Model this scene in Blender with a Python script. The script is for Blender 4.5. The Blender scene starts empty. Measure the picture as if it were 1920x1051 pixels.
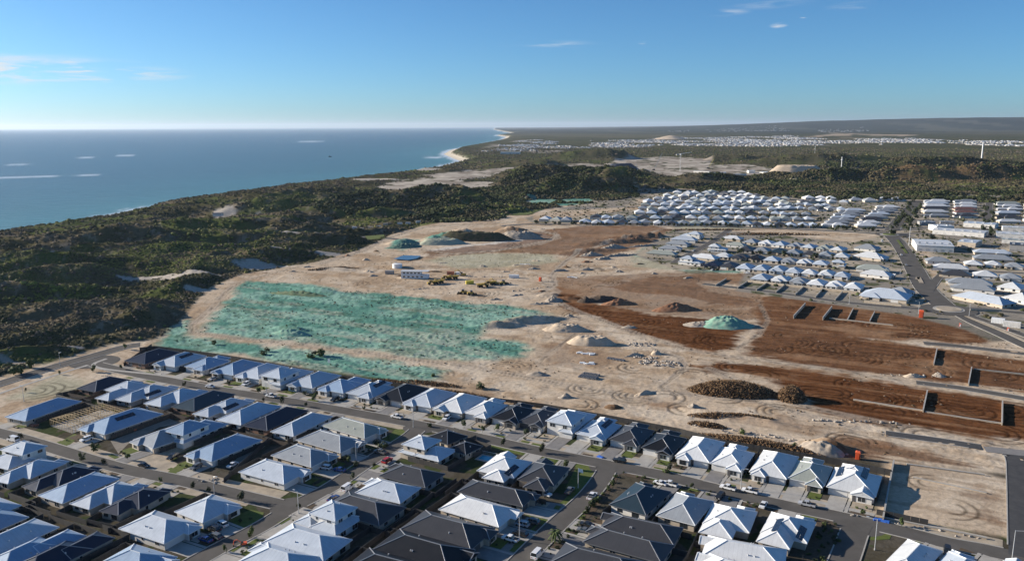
import bpy, bmesh, math, random
import numpy as np
from mathutils import Matrix, Vector
random.seed(7); np.random.seed(7)
sc = bpy.context.scene
# ------------------------------------------------------------------ camera, sky, sun, exposure
CAMZ = 120.0; F = 1500.0
PITCH = math.atan((525.5-236)/F); ROLL = math.radians(-0.25)
R_ = np.array(Matrix.Rotation(math.pi/2-PITCH, 3, 'X') @ Matrix.Rotation(ROLL, 3, 'Z'))
cam = bpy.data.cameras.new('camera'); camo = bpy.data.objects.new('camera', cam)
sc.collection.objects.link(camo); sc.camera = camo
camo.matrix_world = Matrix.Translation((0,0,CAMZ)) @ Matrix(R_.tolist()).to_4x4()
cam.sensor_width = 36; cam.lens = F/1920*36; cam.clip_start = 1; cam.clip_end = 200000
SUN_AZ = 163.0; SUN_EL = 17.0
sv = Vector((math.cos(math.radians(SUN_AZ))*math.cos(math.radians(SUN_EL)), math.sin(math.radians(SUN_AZ))*math.cos(math.radians(SUN_EL)), math.sin(math.radians(SUN_EL))))
w = bpy.data.worlds.new('World'); sc.world = w; w.use_nodes = True
nt = w.node_tree; nt.nodes.clear()
def N(nt, t, **k):
    n = nt.nodes.new(t)
    for a, b in k.items(): setattr(n, a, b)
    return n
sky = N(nt, 'ShaderNodeTexSky', sky_type='NISHITA', sun_disc=False, sun_elevation=math.radians(SUN_EL))
sky.sun_rotation = math.radians(90-SUN_AZ)   # rotation 0 = +Y, clockwise positive
sky.altitude = 0; sky.air_density = .7; sky.dust_density = .42; sky.ozone_density = 6.6
bg = N(nt, 'ShaderNodeBackground'); bg.inputs[1].default_value = SKY_STR = 0.075
outw = N(nt, 'ShaderNodeOutputWorld')
# thin cirrus: noise on the direction vector, only in a few directions
tc = N(nt, 'ShaderNodeTexCoord')
mp = N(nt, 'ShaderNodeMapping'); mp.inputs['Scale'].default_value = (5, 5, 55); mp.inputs['Rotation'].default_value = (0.0, 0.05, 0.0)
nz = N(nt, 'ShaderNodeTexNoise'); nz.inputs['Scale'].default_value = 2.2; nz.inputs['Detail'].default_value = 9; nz.inputs['Roughness'].default_value = .62; nz.inputs['Distortion'].default_value = .5
rmp = N(nt, 'ShaderNodeValToRGB'); rmp.color_ramp.elements[0].position = .47; rmp.color_ramp.elements[1].position = .72
nt.links.new(tc.outputs['Generated'], mp.inputs['Vector']); nt.links.new(mp.outputs[0], nz.inputs['Vector']); nt.links.new(nz.outputs['Fac'], rmp.inputs[0])
def pixdir(px, py):
    d = R_ @ np.array([(px-960)/F, -(py-525.5)/F, -1.0]); return d/np.linalg.norm(d)
def blob(px, py, rx, ry, amt):      # soft window round one sky direction
    d = pixdir(px, py)
    sub = N(nt, 'ShaderNodeVectorMath', operation='SUBTRACT'); sub.inputs[1].default_value = d
    nt.links.new(tc.outputs['Generated'], sub.inputs[0])
    m = N(nt, 'ShaderNodeVectorMath', operation='MULTIPLY'); m.inputs[1].default_value = (F/rx, F/rx, F/ry); nt.links.new(sub.outputs[0], m.inputs[0])
    l = N(nt, 'ShaderNodeVectorMath', operation='LENGTH'); nt.links.new(m.outputs[0], l.inputs[0])
    r = N(nt, 'ShaderNodeMapRange', interpolation_type='SMOOTHSTEP'); r.inputs[1].default_value = 1; r.inputs[2].default_value = 0; r.inputs[3].default_value = 0; r.inputs[4].default_value = amt
    nt.links.new(l.outputs[1], r.inputs[0]); return r.outputs[0]
acc = None
for b in [(20,130,280,30,2.2),(200,138,150,16,2.0),(35,43,40,5,.8),(1460,48,18,6,2.2),(1204,78,12,6,3.),(1508,33,9,5,2.),(1360,24,50,8,.6),(1440,8,90,10,.45),(1030,84,110,9,.6),(1610,12,60,10,.6)]:
    o = blob(*b)
    if acc is None: acc = o
    else:
        a = N(nt, 'ShaderNodeMath', operation='ADD'); nt.links.new(acc, a.inputs[0]); nt.links.new(o, a.inputs[1]); acc = a.outputs[0]
mu = N(nt, 'ShaderNodeMath', operation='MULTIPLY', use_clamp=True); nt.links.new(rmp.outputs[0], mu.inputs[0]); nt.links.new(acc, mu.inputs[1])
mx = N(nt, 'ShaderNodeMix', data_type='RGBA'); mx.inputs['B'].default_value = (5.6, 5.9, 6.2, 1)
hsv = N(nt, 'ShaderNodeHueSaturation'); hsv.inputs['Saturation'].default_value = 1.0
wb = N(nt, 'ShaderNodeMix', data_type='RGBA', blend_type='MULTIPLY'); wb.inputs['Factor'].default_value = 1; wb.inputs['B'].default_value = (.93, 1.10, 1.03, 1)   # camera white balance
nt.links.new(sky.outputs[0], wb.inputs['A']); nt.links.new(wb.outputs['Result'], hsv.inputs['Color'])
nt.links.new(mu.outputs[0], mx.inputs['Factor']); nt.links.new(hsv.outputs[0], mx.inputs['A']); nt.links.new(mx.outputs['Result'], bg.inputs[0]); nt.links.new(bg.outputs[0], outw.inputs[0])
sl = bpy.data.lights.new('sun', 'SUN'); sl.energy = 5.0; sl.angle = math.radians(.5); sl.color = (1, .90, .765)
so = bpy.data.objects.new('sun', sl); sc.collection.objects.link(so); so.location = (0,0,400)
so.rotation_euler = sv.to_track_quat('Z', 'Y').to_euler()
sc.view_settings.view_transform = 'Standard'; sc.view_settings.look = 'None'; sc.view_settings.exposure = 0.86; sc.view_settings.gamma = 1
try: sc.view_settings.use_curve_mapping = False
except Exception: pass
sc.cycles.max_bounces = 5; sc.cycles.volume_bounces = 0; sc.cycles.diffuse_bounces = 2; sc.cycles.glossy_bounces = 2

# ------------------------------------------------------------------ helpers
C = sc.collection
SEA = -18.0
def W(px, py, z=0.0):
    d = R_ @ np.array([(px-960)/F, -(py-525.5)/F, -1.0]); t = (z-CAMZ)/d[2]
    return np.array([d[0]*t, d[1]*t])
def WP(pts, z=0.0): return np.array([W(x, y, z) for x, y in pts])
def link(o, parent=None):
    C.objects.link(o)
    if parent is not None: o.parent = parent
    return o
class MB:
    def __init__(s): s.v = []; s.f = []
    def add(s, v, f):
        b = len(s.v); s.v += [tuple(p) for p in v]; s.f += [tuple(i+b for i in q) for q in f]; return s
    def box(s, x0, x1, y0, y1, z0, z1):
        return s.add([(x0,y0,z0),(x1,y0,z0),(x1,y1,z0),(x0,y1,z0),(x0,y0,z1),(x1,y0,z1),(x1,y1,z1),(x0,y1,z1)],
                     [(0,3,2,1),(4,5,6,7),(0,1,5,4),(1,2,6,5),(2,3,7,6),(3,0,4,7)])
    def hexa(s, b, t):   # bottom quad, top quad
        return s.add(list(b)+list(t), [(0,3,2,1),(4,5,6,7),(0,1,5,4),(1,2,6,5),(2,3,7,6),(3,0,4,7)])
    def tube(s, p, q, r, r2=None, n=6):
        p = Vector(p); q = Vector(q); d = (q-p).normalized(); r2 = r if r2 is None else r2
        a = d.orthogonal().normalized(); c = d.cross(a)
        vs = [p+(a*math.cos(t)+c*math.sin(t))*r for t in [2*math.pi*i/n for i in range(n)]] + [q+(a*math.cos(t)+c*math.sin(t))*r2 for t in [2*math.pi*i/n for i in range(n)]]
        return s.add(vs, [(i, (i+1) % n, n+(i+1) % n, n+i) for i in range(n)] + [tuple(range(n))[::-1], tuple(range(n, 2*n))])
    def mesh(s, name, m, smooth=False):
        me = bpy.data.meshes.new(name); me.from_pydata(s.v, [], s.f)
        me.materials.append(m)
        if smooth: me.polygons.foreach_set('use_smooth', [True]*len(me.polygons))
        me.update(); return me
    def build(s, name, m, parent=None, smooth=False):
        return link(bpy.data.objects.new(name, s.mesh(name, m, smooth)), parent)
def tag(o, label=None, cat=None, group=None, kind=None):
    if label: o['label'] = label
    if cat: o['category'] = cat
    if group: o['group'] = group
    if kind: o['kind'] = kind
    return o
def empty(name, loc, rz=0, **k):
    o = bpy.data.objects.new(name, None); o.location = loc; o.rotation_euler = (0,0,rz); o.empty_display_size = .1
    link(o); return tag(o, **k)
def copy_tree(o, parent=None):
    c = o.copy(); C.objects.link(c); c.parent = parent
    for ch in KIDS.get(o.name, []): copy_tree(ch, c)
    return c
KIDS = {}
def remember(root):
    for o in [root]+list(root.children_recursive): KIDS[o.name] = list(o.children)
ORD = 'first second third fourth fifth sixth seventh eighth ninth tenth eleventh twelfth thirteenth fourteenth fifteenth sixteenth seventeenth eighteenth nineteenth twentieth'.split()
ORD += ['twenty-'+x for x in ORD[:9]] + ['thirtieth'] + ['thirty-'+x for x in ORD[:9]] + ['fortieth']+ ['forty-'+x for x in ORD[:9]]
def left_ord(i, n): return 'leftmost' if i == 0 else ('rightmost' if i == n-1 else ORD[i]+' from left')

def _h(ix, iy, s):
    n = (ix*374761393 + iy*668265263 + s*982451653) & 0xffffffff
    n = ((n ^ (n >> 13))*1274126177) & 0xffffffff
    return ((n ^ (n >> 16)) & 0xffff)/65535.0
def vn(x, y, s=0):
    ix = np.floor(x).astype(np.int64); iy = np.floor(y).astype(np.int64); fx = x-ix; fy = y-iy
    ux = fx*fx*(3-2*fx); uy = fy*fy*(3-2*fy)
    a = _h(ix,iy,s); b = _h(ix+1,iy,s); c = _h(ix,iy+1,s); d = _h(ix+1,iy+1,s)
    return (a*(1-ux)+b*ux)*(1-uy)+(c*(1-ux)+d*ux)*uy
def fbm(x, y, o=4, s=0, g=.5):
    r = 0; a = 1; t = 0
    for i in range(o):
        r = r+a*vn(x*2**i+i*17.3, y*2**i-i*9.1, s+i); t += a; a *= g
    return r/t
def ss(x, a, b):
    t = np.clip((x-a)/(b-a), 0, 1); return t*t*(3-2*t)
def segdist(X, Y, poly, closed=False):
    D = np.full(X.shape, 1e9)
    n = len(poly)
    for i in range(n if closed else n-1):
        a = poly[i]; b = poly[(i+1) % n]; ab = b-a; L = ab@ab+1e-9
        t = np.clip(((X-a[0])*ab[0]+(Y-a[1])*ab[1])/L, 0, 1)
        D = np.minimum(D, (X-a[0]-t*ab[0])**2+(Y-a[1]-t*ab[1])**2)
    return np.sqrt(D)
def inside(X, Y, poly):
    r = np.zeros(X.shape, bool); n = len(poly)
    for i in range(n):
        x1, y1 = poly[i]; x2, y2 = poly[(i+1) % n]
        c = ((y1 > Y) != (y2 > Y)) & (X < (x2-x1)*(Y-y1)/(y2-y1+1e-12)+x1)
        r ^= c
    return r
def sdist(X, Y, poly, pad=150):      # + inside
    out = np.full(X.shape, -1e4)
    m = (X > poly[:,0].min()-pad) & (X < poly[:,0].max()+pad) & (Y > poly[:,1].min()-pad) & (Y < poly[:,1].max()+pad)
    x = X[m]; y = Y[m]; d = segdist(x, y, poly, True); out[m] = np.where(inside(x, y, poly), d, -d); return out

# ------------------------------------------------------------------ materials
def mat(name, col, rough=.7, spec=.5, metal=0, noise=None, nscale=1., bump=0, rnd=0, emit=None, alpha=None, coord='Object'):
    m = bpy.data.materials.new(name); m.use_nodes = True; t = m.node_tree; b = t.nodes['Principled BSDF']
    b.inputs['Roughness'].default_value = rough; b.inputs['Specular IOR Level'].default_value = spec; b.inputs['Metallic'].default_value = metal
    c4 = (*col, 1); b.inputs['Base Color'].default_value = c4
    src = None
    if noise is not None or bump:
        tcn = N(t, 'ShaderNodeTexCoord'); nn = N(t, 'ShaderNodeTexNoise'); nn.inputs['Scale'].default_value = nscale; nn.inputs['Detail'].default_value = 6; nn.inputs['Roughness'].default_value = .65
        t.links.new(tcn.outputs[coord], nn.inputs['Vector'])
        if noise is not None:
            mxn = N(t, 'ShaderNodeMix', data_type='RGBA'); mxn.inputs['A'].default_value = c4; mxn.inputs['B'].default_value = (*noise, 1)
            mr = N(t, 'ShaderNodeMapRange'); mr.inputs[1].default_value = .35; mr.inputs[2].default_value = .65; t.links.new(nn.outputs['Fac'], mr.inputs[0])
            t.links.new(mr.outputs[0], mxn.inputs['Factor']); src = mxn.outputs['Result']
        if bump:
            bn = N(t, 'ShaderNodeBump'); bn.inputs['Strength'].default_value = bump; bn.inputs['Distance'].default_value = .2
            t.links.new(nn.outputs['Fac'], bn.inputs['Height']); t.links.new(bn.outputs[0], b.inputs['Normal'])
    if rnd:
        oi = N(t, 'ShaderNodeObjectInfo'); h = N(t, 'ShaderNodeHueSaturation'); r = N(t, 'ShaderNodeMapRange'); r.inputs[3].default_value = 1-rnd; r.inputs[4].default_value = 1+rnd
        t.links.new(oi.outputs['Random'], r.inputs[0]); t.links.new(r.outputs[0], h.inputs['Value'])
        if src: t.links.new(src, h.inputs['Color'])
        else: h.inputs['Color'].default_value = c4
        src = h.outputs['Color']
    if src: t.links.new(src, b.inputs['Base Color'])
    return m
def roofmat(name, col, rough=.38):
    m = mat(name, col, rough, .3+.4*min(1, col[1]*2), rnd=.09); t = m.node_tree; b = t.nodes['Principled BSDF']
    # ribbed sheet metal: weathering streaks plus very fine ribs
    tcn = N(t, 'ShaderNodeTexCoord'); nn = N(t, 'ShaderNodeTexNoise'); nn.inputs['Scale'].default_value = .35; nn.inputs['Detail'].default_value = 8; nn.inputs['Roughness'].default_value = .7
    t.links.new(tcn.outputs['Object'], nn.inputs['Vector'])
    mr = N(t, 'ShaderNodeMapRange'); mr.inputs[3].default_value = rough-.1; mr.inputs[4].default_value = rough+.14; t.links.new(nn.outputs['Fac'], mr.inputs[0]); t.links.new(mr.outputs[0], b.inputs['Roughness'])
    h = [n for n in t.nodes if n.type == 'HUE_SAT'][0]
    old = b.inputs['Base Color'].links[0].from_socket
    mm = N(t, 'ShaderNodeMix', data_type='RGBA', blend_type='MULTIPLY'); mm.inputs['Factor'].default_value = 1
    m2 = N(t, 'ShaderNodeMapRange'); m2.inputs[1].default_value = .3; m2.inputs[2].default_value = .7; m2.inputs[3].default_value = .84; m2.inputs[4].default_value = 1.05; t.links.new(nn.outputs['Fac'], m2.inputs[0])
    # sheet seams run down each slope: a coordinate along the eave from the true face normal
    g2 = N(t, 'ShaderNodeVectorMath', operation='CROSS_PRODUCT'); g2.inputs[1].default_value = (0,0,1); t.links.new(tcn.outputs['Normal'], g2.inputs[0])
    g3 = N(t, 'ShaderNodeVectorMath', operation='NORMALIZE'); t.links.new(g2.outputs[0], g3.inputs[0]); g4 = N(t, 'ShaderNodeVectorMath', operation='DOT_PRODUCT'); t.links.new(g3.outputs[0], g4.inputs[0]); t.links.new(tcn.outputs['Object'], g4.inputs[1])
    g5 = N(t, 'ShaderNodeMath', operation='PINGPONG'); g5.inputs[1].default_value = .62; t.links.new(g4.outputs['Value'], g5.inputs[0]); g6 = N(t, 'ShaderNodeMapRange'); g6.inputs[1].default_value = 0; g6.inputs[2].default_value = .14; g6.inputs[3].default_value = .88; g6.inputs[4].default_value = 1.; t.links.new(g5.outputs[0], g6.inputs[0])
    g7 = N(t, 'ShaderNodeMath', operation='MULTIPLY'); t.links.new(g6.outputs[0], g7.inputs[0]); t.links.new(m2.outputs[0], g7.inputs[1]); m2 = g7
    t.links.new(old, mm.inputs['A']); t.links.new(m2.outputs[0], mm.inputs['B']); t.links.new(mm.outputs['Result'], b.inputs['Base Color'])
    return m
ROOF = {'white': roofmat('roof_white', (.66,.67,.67)), 'pale': roofmat('roof_pale_grey', (.49,.54,.60)), 'mid': roofmat('roof_mid_grey', (.29,.31,.33)),
        'olive': roofmat('roof_grey_green', (.33,.35,.31)), 'grey': roofmat('roof_dark_grey', (.055,.056,.062)), 'black': roofmat('roof_black', (.014,.015,.018)),
        'navy': roofmat('roof_dark_blue', (.018,.024,.045)), 'teal': roofmat('roof_slate_blue', (.025,.045,.062)), 'red': roofmat('roof_brown_red', (.20,.10,.08)), 'blue': roofmat('roof_steel_blue', (.29,.39,.52))}
RW = {'white':'white','pale':'pale grey','mid':'mid grey','olive':'grey-green','grey':'dark grey','black':'black','navy':'dark blue','teal':'slate blue','red':'brown-red','blue':'steel blue'}
M = {
 'render_white': mat('wall_white_render', (.72,.70,.66), .8, .3, noise=(.60,.58,.54), nscale=.4),
 'render_cream': mat('wall_cream_brick', (.52,.45,.36), .85, .3, noise=(.44,.37,.29), nscale=.7),
 'render_grey': mat('wall_grey_render', (.36,.35,.34), .85, .3, noise=(.28,.27,.26), nscale=.5),
 'brick_brown': mat('wall_brown_brick', (.27,.16,.11), .9, .3, noise=(.2,.12,.09), nscale=.8),
 'glass': mat('window_glass', (.02,.027,.035), .08, .8),
 'frame_w': mat('window_frame_white', (.7,.7,.69), .5), 'frame_d': mat('window_frame_dark', (.05,.05,.055), .5),
 'garage_w': mat('garage_door_white', (.66,.65,.62), .55, noise=(.6,.59,.57), nscale=.6), 'garage_d': mat('garage_door_dark', (.09,.085,.085), .5),
 'gutter': mat('gutter_white', (.68,.69,.69), .45), 'gutter_d': mat('gutter_grey', (.16,.165,.17), .45),
 'cap': mat('ridge_cap_pale', (.76,.78,.80), .4), 'cap_d': mat('ridge_cap_grey', (.24,.25,.27), .4),
 'solar': mat('solar_panel', (.012,.015,.03), .18, .7), 'fence': mat('fence_charcoal', (.045,.043,.042), .7, rnd=.15),
 'fence_t': mat('fence_timber', (.075,.055,.042), .8, rnd=.15), 'lime': mat('limestone_block', (.50,.42,.32), .9, noise=(.38,.31,.23), nscale=.8, rnd=.08),
 'asphalt': mat('asphalt', (.095,.088,.080), .9, .1, noise=(.125,.116,.106), nscale=.12, coord='Object'), 'asphalt_new': mat('asphalt_new', (.05,.05,.052), .85, .3, noise=(.075,.073,.072), nscale=.3),
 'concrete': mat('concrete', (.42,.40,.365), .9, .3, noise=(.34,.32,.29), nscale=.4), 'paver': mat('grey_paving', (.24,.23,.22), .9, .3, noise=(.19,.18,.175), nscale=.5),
 'verge': mat('sandy_verge', (.47,.39,.29), .95, .2, noise=(.30,.255,.20), nscale=.25), 'lawn': mat('lawn', (.075,.115,.022), .95, .2, noise=(.13,.14,.04), nscale=.6),
 'garden': mat('mulch', (.075,.055,.04), .95, .2, noise=(.12,.09,.06), nscale=1.), 'yard': mat('yard_sand', (.27,.24,.20), .95, .2, noise=(.20,.175,.145), nscale=.2),
 'bark': mat('bark', (.11,.085,.06), .95), 'leaf': mat('leaves', (.05,.075,.022), .8, .3, noise=(.085,.11,.03), nscale=.8, rnd=.3), 'leaf_d': mat('leaves_dark', (.028,.042,.018), .8, .3, noise=(.05,.06,.025), nscale=.6, rnd=.3),
 'steel': mat('galvanised_steel', (.52,.53,.54), .45, .5, .3), 'white_paint': mat('white_paint', (.78,.78,.77), .5), 'tyre': mat('tyre', (.02,.02,.02), .85),
 'cglass': mat('car_glass', (.015,.02,.025), .06, .8), 'light': mat('car_lamp', (.6,.6,.58), .15), 'tail': mat('tail_lamp', (.4,.02,.02), .25),
 'orange': mat('orange_plastic', (.72,.12,.04), .5), 'yellow': mat('machine_yellow', (.50,.33,.045), .6, noise=(.36,.25,.06), nscale=.8), 'yellow2': mat('container_yellow', (.62,.52,.06), .6), 'machine_dark': mat('machine_dark', (.06,.055,.05), .7),
 'blue': mat('blue_tarpaulin', (.03,.13,.50), .6), 'timber': mat('framing_timber', (.48,.36,.20), .85, noise=(.36,.26,.14), nscale=1.), 'pipe': mat('concrete_pipe', (.13,.14,.16), .8, noise=(.2,.2,.21), nscale=.8),
 'rock': mat('pale_rock', (.46,.41,.35), .95, noise=(.26,.23,.20), nscale=.6, rnd=.15), 'red_brick': mat('red_brick', (.33,.12,.07), .9),
}
def carpaint(n, c): return mat('car_paint_'+n, c, .25, .6)
CAR = {'white': carpaint('white', (.78,.78,.78)), 'silver': carpaint('silver', (.42,.43,.45)), 'grey': carpaint('grey', (.13,.135,.14)), 'black': carpaint('black', (.02,.02,.022)), 'red': carpaint('red', (.42,.03,.03)), 'blue': carpaint('blue', (.03,.06,.2))}
# ------------------------------------------------------------------ the ground: one sheet, real relief, sand / soil / heath as regions
crest_px = [(-520,540),(-300,500),(-120,462),(0,441),(100,427),(190,411),(290,392),(360,373),(450,360),(560,345),(680,331),(760,321),(830,311),(872,304)]
shore = WP(crest_px)
dirs = np.gradient(shore, axis=0); nrm = np.stack([-dirs[:,1], dirs[:,0]], 1); nrm /= np.linalg.norm(nrm, axis=1)[:,None]
shore = shore+nrm*np.linspace(118, 60, len(shore))[:,None]
bay = WP([(866,303),(850,297),(832,289),(846,281),(905,270),(938,263),(950,257),(930,254),(962,250),(945,247),(925,243)], SEA)
shore = np.vstack([shore[:-1], bay, [[bay[-1][0]-500, 60000]]])
shore = np.vstack([[[shore[0][0]-200, -300]], shore])
land_poly = np.vstack([shore, [[90000, 60000],[90000, -300]]])
def sd_shore(X, Y):
    d = segdist(X, Y, shore); return np.where(inside(X, Y, land_poly), d, -d)
DEV = WP([(-420,860),(-200,765),(-60,722),(0,706),(100,678),(200,648),(290,636),(330,612),(368,565),(398,538),(450,514),(520,504),(590,492),(655,474),(700,458),(735,440),(790,424),(850,412),(905,406),(1000,402),(1010,390),(955,380),(880,369),(890,362),(985,375),(1180,364),(1270,354),(1400,359),(1520,364),(1640,369),(1730,370),(1920,371),(2350,374),(3200,1500),(-900,1500)])
SANDS = [WP(p) for p in [
 [(738,344),(800,334),(860,331),(850,345),(830,357),(800,361),(762,358),(740,352)],
 [(800,328),(870,322),(960,314),(930,324),(905,330),(870,332)],
 [(835,346),(905,341),(930,343),(880,352),(840,359),(822,359)],
 [(1185,300),(1240,294),(1305,297),(1330,310),(1400,308),(1440,316),(1450,325),(1420,332),(1330,334),(1260,330),(1230,322),(1200,318),(1160,326),(1135,335),(1110,337),(1120,322),(1160,310)],
 [(1150,306),(1195,298),(1190,308),(1160,314)],
 [(1030,313),(1100,306),(1120,311),(1060,318)],
 [(1440,330),(1455,321),(1540,318),(1560,326),(1530,332)],
]]
FARSUB = [(WP(p), c) for p, c in [
 ([(930,268),(1000,262),(1080,264),(1190,262),(1260,257),(1300,259),(1480,254),(1560,262),(1700,259),(1760,262),(1920,265),(2200,266),(2200,277),(1920,275),(1700,270),(1560,272),(1440,276),(1280,275),(1180,276),(1060,282),(990,287),(940,283)], (.30,.27,.235)),
 ([(1240,259),(1266,254),(1276,258),(1262,262)], (.42,.33,.24)), ([(1500,258),(1560,250),(1640,252),(1700,253),(1640,260)], (.38,.30,.22)),
]]
GREEN = [WP(p) for p in [
 [(462,528),(560,530),(650,545),(740,552),(850,565),(960,573),(1030,588),(1015,600),(955,606),(915,615),(905,634),(975,640),(998,655),(985,668),(930,673),(860,675),(800,672),(720,660),(650,655),(560,642),(470,634),(375,622),(392,596),(420,570),(440,540)],
 [(352,600),(350,628),(430,640),(560,654),(690,670),(790,684),(835,694),(800,716),(740,716),(690,708),(620,698),(525,680),(430,664),(370,660),(290,652),(315,620)],
 [(980,372),(1070,370),(1170,371),(1160,380),(1060,386),(1000,384)],
 [(790,450),(830,438),(850,442),(838,456),(800,460)], [(727,462),(760,447),(790,450),(785,462),(755,470)],
 [(1180,480),(1215,462),(1240,466),(1270,478),(1230,486)], [(1255,497),(1300,500),(1420,505),(1380,512),(1290,512)],
]]
GREENPALE = [WP(p) for p in [[(800,488),(880,474),(1030,476),(1050,490),(980,500),(860,503)], [(1180,480),(1190,500),(1250,505),(1400,508),(1250,470)], [(1260,424),(1400,422),(1440,426),(1350,432),(1270,430)], [(960,575),(1040,590),(1030,600),(940,610),(880,600)], [(60,748),(180,736),(160,716),(110,700),(20,745)]]]
RED = [(WP(p), a) for p, a in [
 ([(1045,538),(1075,543),(1088,558),(1130,572),(1190,582),(1280,592),(1380,600),(1402,620),(1392,645),(1375,657),(1330,659),(1280,648),(1210,632),(1150,612),(1100,592),(1056,575),(1040,558)], 1.),
 ([(1040,520),(1200,512),(1320,508),(1400,514),(1425,522),(1380,528),(1340,534),(1430,550),(1440,580),(1410,600),(1290,596),(1180,584),(1100,560),(1050,540)], .55),
 ([(1200,520),(1330,511),(1400,514),(1425,522),(1380,527),(1320,528),(1340,545),(1425,560),(1420,576),(1330,570),(1270,556),(1180,550),(1120,538)], .8),
 ([(1430,556),(1520,558),(1600,572),(1720,588),(1800,606),(1850,632),(1856,643),(1800,645),(1740,640),(1640,634),(1600,632),(1850,664),(1920,674),(2200,705),(2200,780),(1920,738),(1830,722),(1720,712),(1560,690),(1430,672),(1385,664),(1396,640),(1425,610),(1410,585)], .95),
 ([(1405,522),(1590,543),(1590,560),(1500,552),(1400,536),(1340,531),(1360,522)], .7),
 ([(1290,684),(1340,675),(1430,683),(1600,704),(1720,722),(1800,736),(1920,756),(2200,795),(2200,885),(1920,831),(1760,810),(1620,797),(1530,779),(1510,765),(1500,745),(1470,730),(1440,712),(1400,702),(1330,700)], 1.),
 ([(1560,812),(1640,822),(1740,850),(1845,872),(1840,882),(1770,876),(1680,862),(1610,868),(1560,850)], .8),
 ([(1678,865),(1700,868),(1760,890),(1720,893),(1680,886)], .55), ([(1800,905),(1850,900),(1870,925),(1880,960),(1840,950),(1800,930)], .45), ([(1760,960),(1860,935),(1890,985),(1870,992),(1800,972)], .5),
 ([(955,440),(1080,424),(1230,422),(1262,430),(1240,448),(1180,470),(1110,486),(1040,478),(960,472),(870,478),(800,482),(790,472),(880,462),(980,452)], .75),
 ([(790,440),(850,428),(960,428),(1000,432),(940,440),(840,446)], .35), ([(1190,742),(1260,750),(1320,775),(1300,782),(1210,765)], .5), ([(1010,650),(1040,640),(1110,655),(1150,680),(1060,692),(1010,678)], .35), ([(1320,770),(1480,778),(1560,800),(1540,815),(1400,800)], .35),
 ([(800,730),(930,738),(900,752),(760,740),(700,728),(720,715)], .35), ([(1050,602),(1110,606),(1155,640),(1100,652),(1040,630)], .35)]]
TRACK = [(WP(p), wd) for p, wd in [
 ([(780,466),(850,476),(930,470),(1010,458),(1048,446),(1040,436),(1000,432)], 5),
 ([(560,500),(500,515),(450,528),(425,545),(395,580),(358,612),(362,622),(430,632),(560,645),(650,656),(760,672),(900,690),(1060,720),(1230,750)], 4.5),
 ([(600,495),(680,470),(730,445),(800,425),(1000,414),(1200,416)], 7),
 ([(1020,530),(1045,545),(1035,560),(1080,582),(1180,620),(1290,655),(1400,672),(1560,692),(1700,714),(1920,745)], 4.5),
 ([(1270,740),(1240,725),(1285,690),(1275,670),(1230,655)], 3), ([(990,560),(1040,535),(1035,515),(1060,490),(1090,470),(1240,430)], 4),
 ([(1385,652),(1425,625),(1440,600),(1425,570)], 1.6), ([(1040,700),(1010,680),(1060,640),(1080,625)], 2.5),
 ([(1330,690),(1500,760),(1700,800),(1850,830),(1920,845)], 4.5), ([(960,425),(1045,440),(1030,450),(930,470),(820,478)], 4), ([(1280,738),(1420,752),(1600,800)], 3.5)]]
PATHS = [(WP(p), wd) for p, wd in [([(612,410),(650,418),(690,427)], 3), ([(470,402),(430,405),(385,404)], 3), ([(96,500),(125,482),(128,473)], 1.5), ([(595,443),(720,441)], 5),
 ([(1420,315),(1450,322)], 6), ([(1580,320),(1640,311),(1440,350),(1560,322)], 5), ([(1700,347),(1920,350)], 4), ([(0,678),(70,688),(40,682)], 3), ([(870,370),(960,383),(1060,392),(1180,388)], 7), ([(1150,330),(1190,345),(1250,352)], 4)]]
# bumps: (px, py, radius along street, radius across, rotation deg, height)
BUMPS = [(130,520,38,22,20,9),(60,500,60,25,0,6),(205,455,90,30,15,8),(330,470,70,18,10,5),(420,430,120,26,10,8),(20,560,40,22,20,7),(230,545,60,14,5,4),(150,600,50,14,8,4),(290,590,45,12,0,3.5),
 (545,480,60,10,10,5),(620,455,80,14,5,6),(520,395,200,30,0,8),(650,375,220,40,8,12),(780,375,160,40,0,12),(700,400,120,25,0,9),(880,395,80,20,0,6),
 (930,320,140,60,10,14),(1030,345,150,50,5,24),(1150,356,90,40,0,22),(1090,360,110,35,0,18),(1130,335,110,35,0,14),(1010,330,120,40,0,16),(1320,342,120,25,0,10),(1120,298,180,60,0,25),(1240,322,60,25,0,16),
 (1700,338,120,45,0,20),(1850,335,160,40,0,22),(1590,338,120,35,0,16),(1480,335,90,30,0,8),(1560,305,300,50,0,20),(1300,300,300,50,0,14),(1750,315,250,50,0,18),(1650,316,200,40,0,12),(1420,325,120,25,0,9),(1000,310,160,60,0,12)]
SITEB = [(870,446,32,11,0,10),(960,440,22,9,0,9),(820,452,16,8,0,6),(755,457,14,9,20,5.5),(590,545,24,5,-25,2.6),(545,618,11,3.5,-25,2.6),(985,604,24,4.5,22,4.2),(935,612,14,4,10,3.6),(1160,455,45,6,20,4.5),(1210,445,50,6,20,5),(1100,472,26,8,20,3.6),
 (1060,560,10,4,0,1.8),(1520,850,8,4,-30,2.5),(1550,838,7,4,-30,3.5),(1500,858,16,3,-28,1.2),(1380,850,36,3,-28,1.4),(1340,778,16,3,-28,1.6),(1420,790,14,3,-28,1.5),(880,745,26,3,-28,1.6),(760,733,22,3,-25,1.0),(770,500,20,5,0,1.5),(620,505,24,4,-10,2.2),(985,500,12,4,0,2),(1030,555,10,4,0,2.2),(1120,810,20,2,-28,1.2),(640,640,30,2,-20,.8),(820,630,16,3,-20,1.0),(700,600,30,3,-20,.8)]
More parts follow.
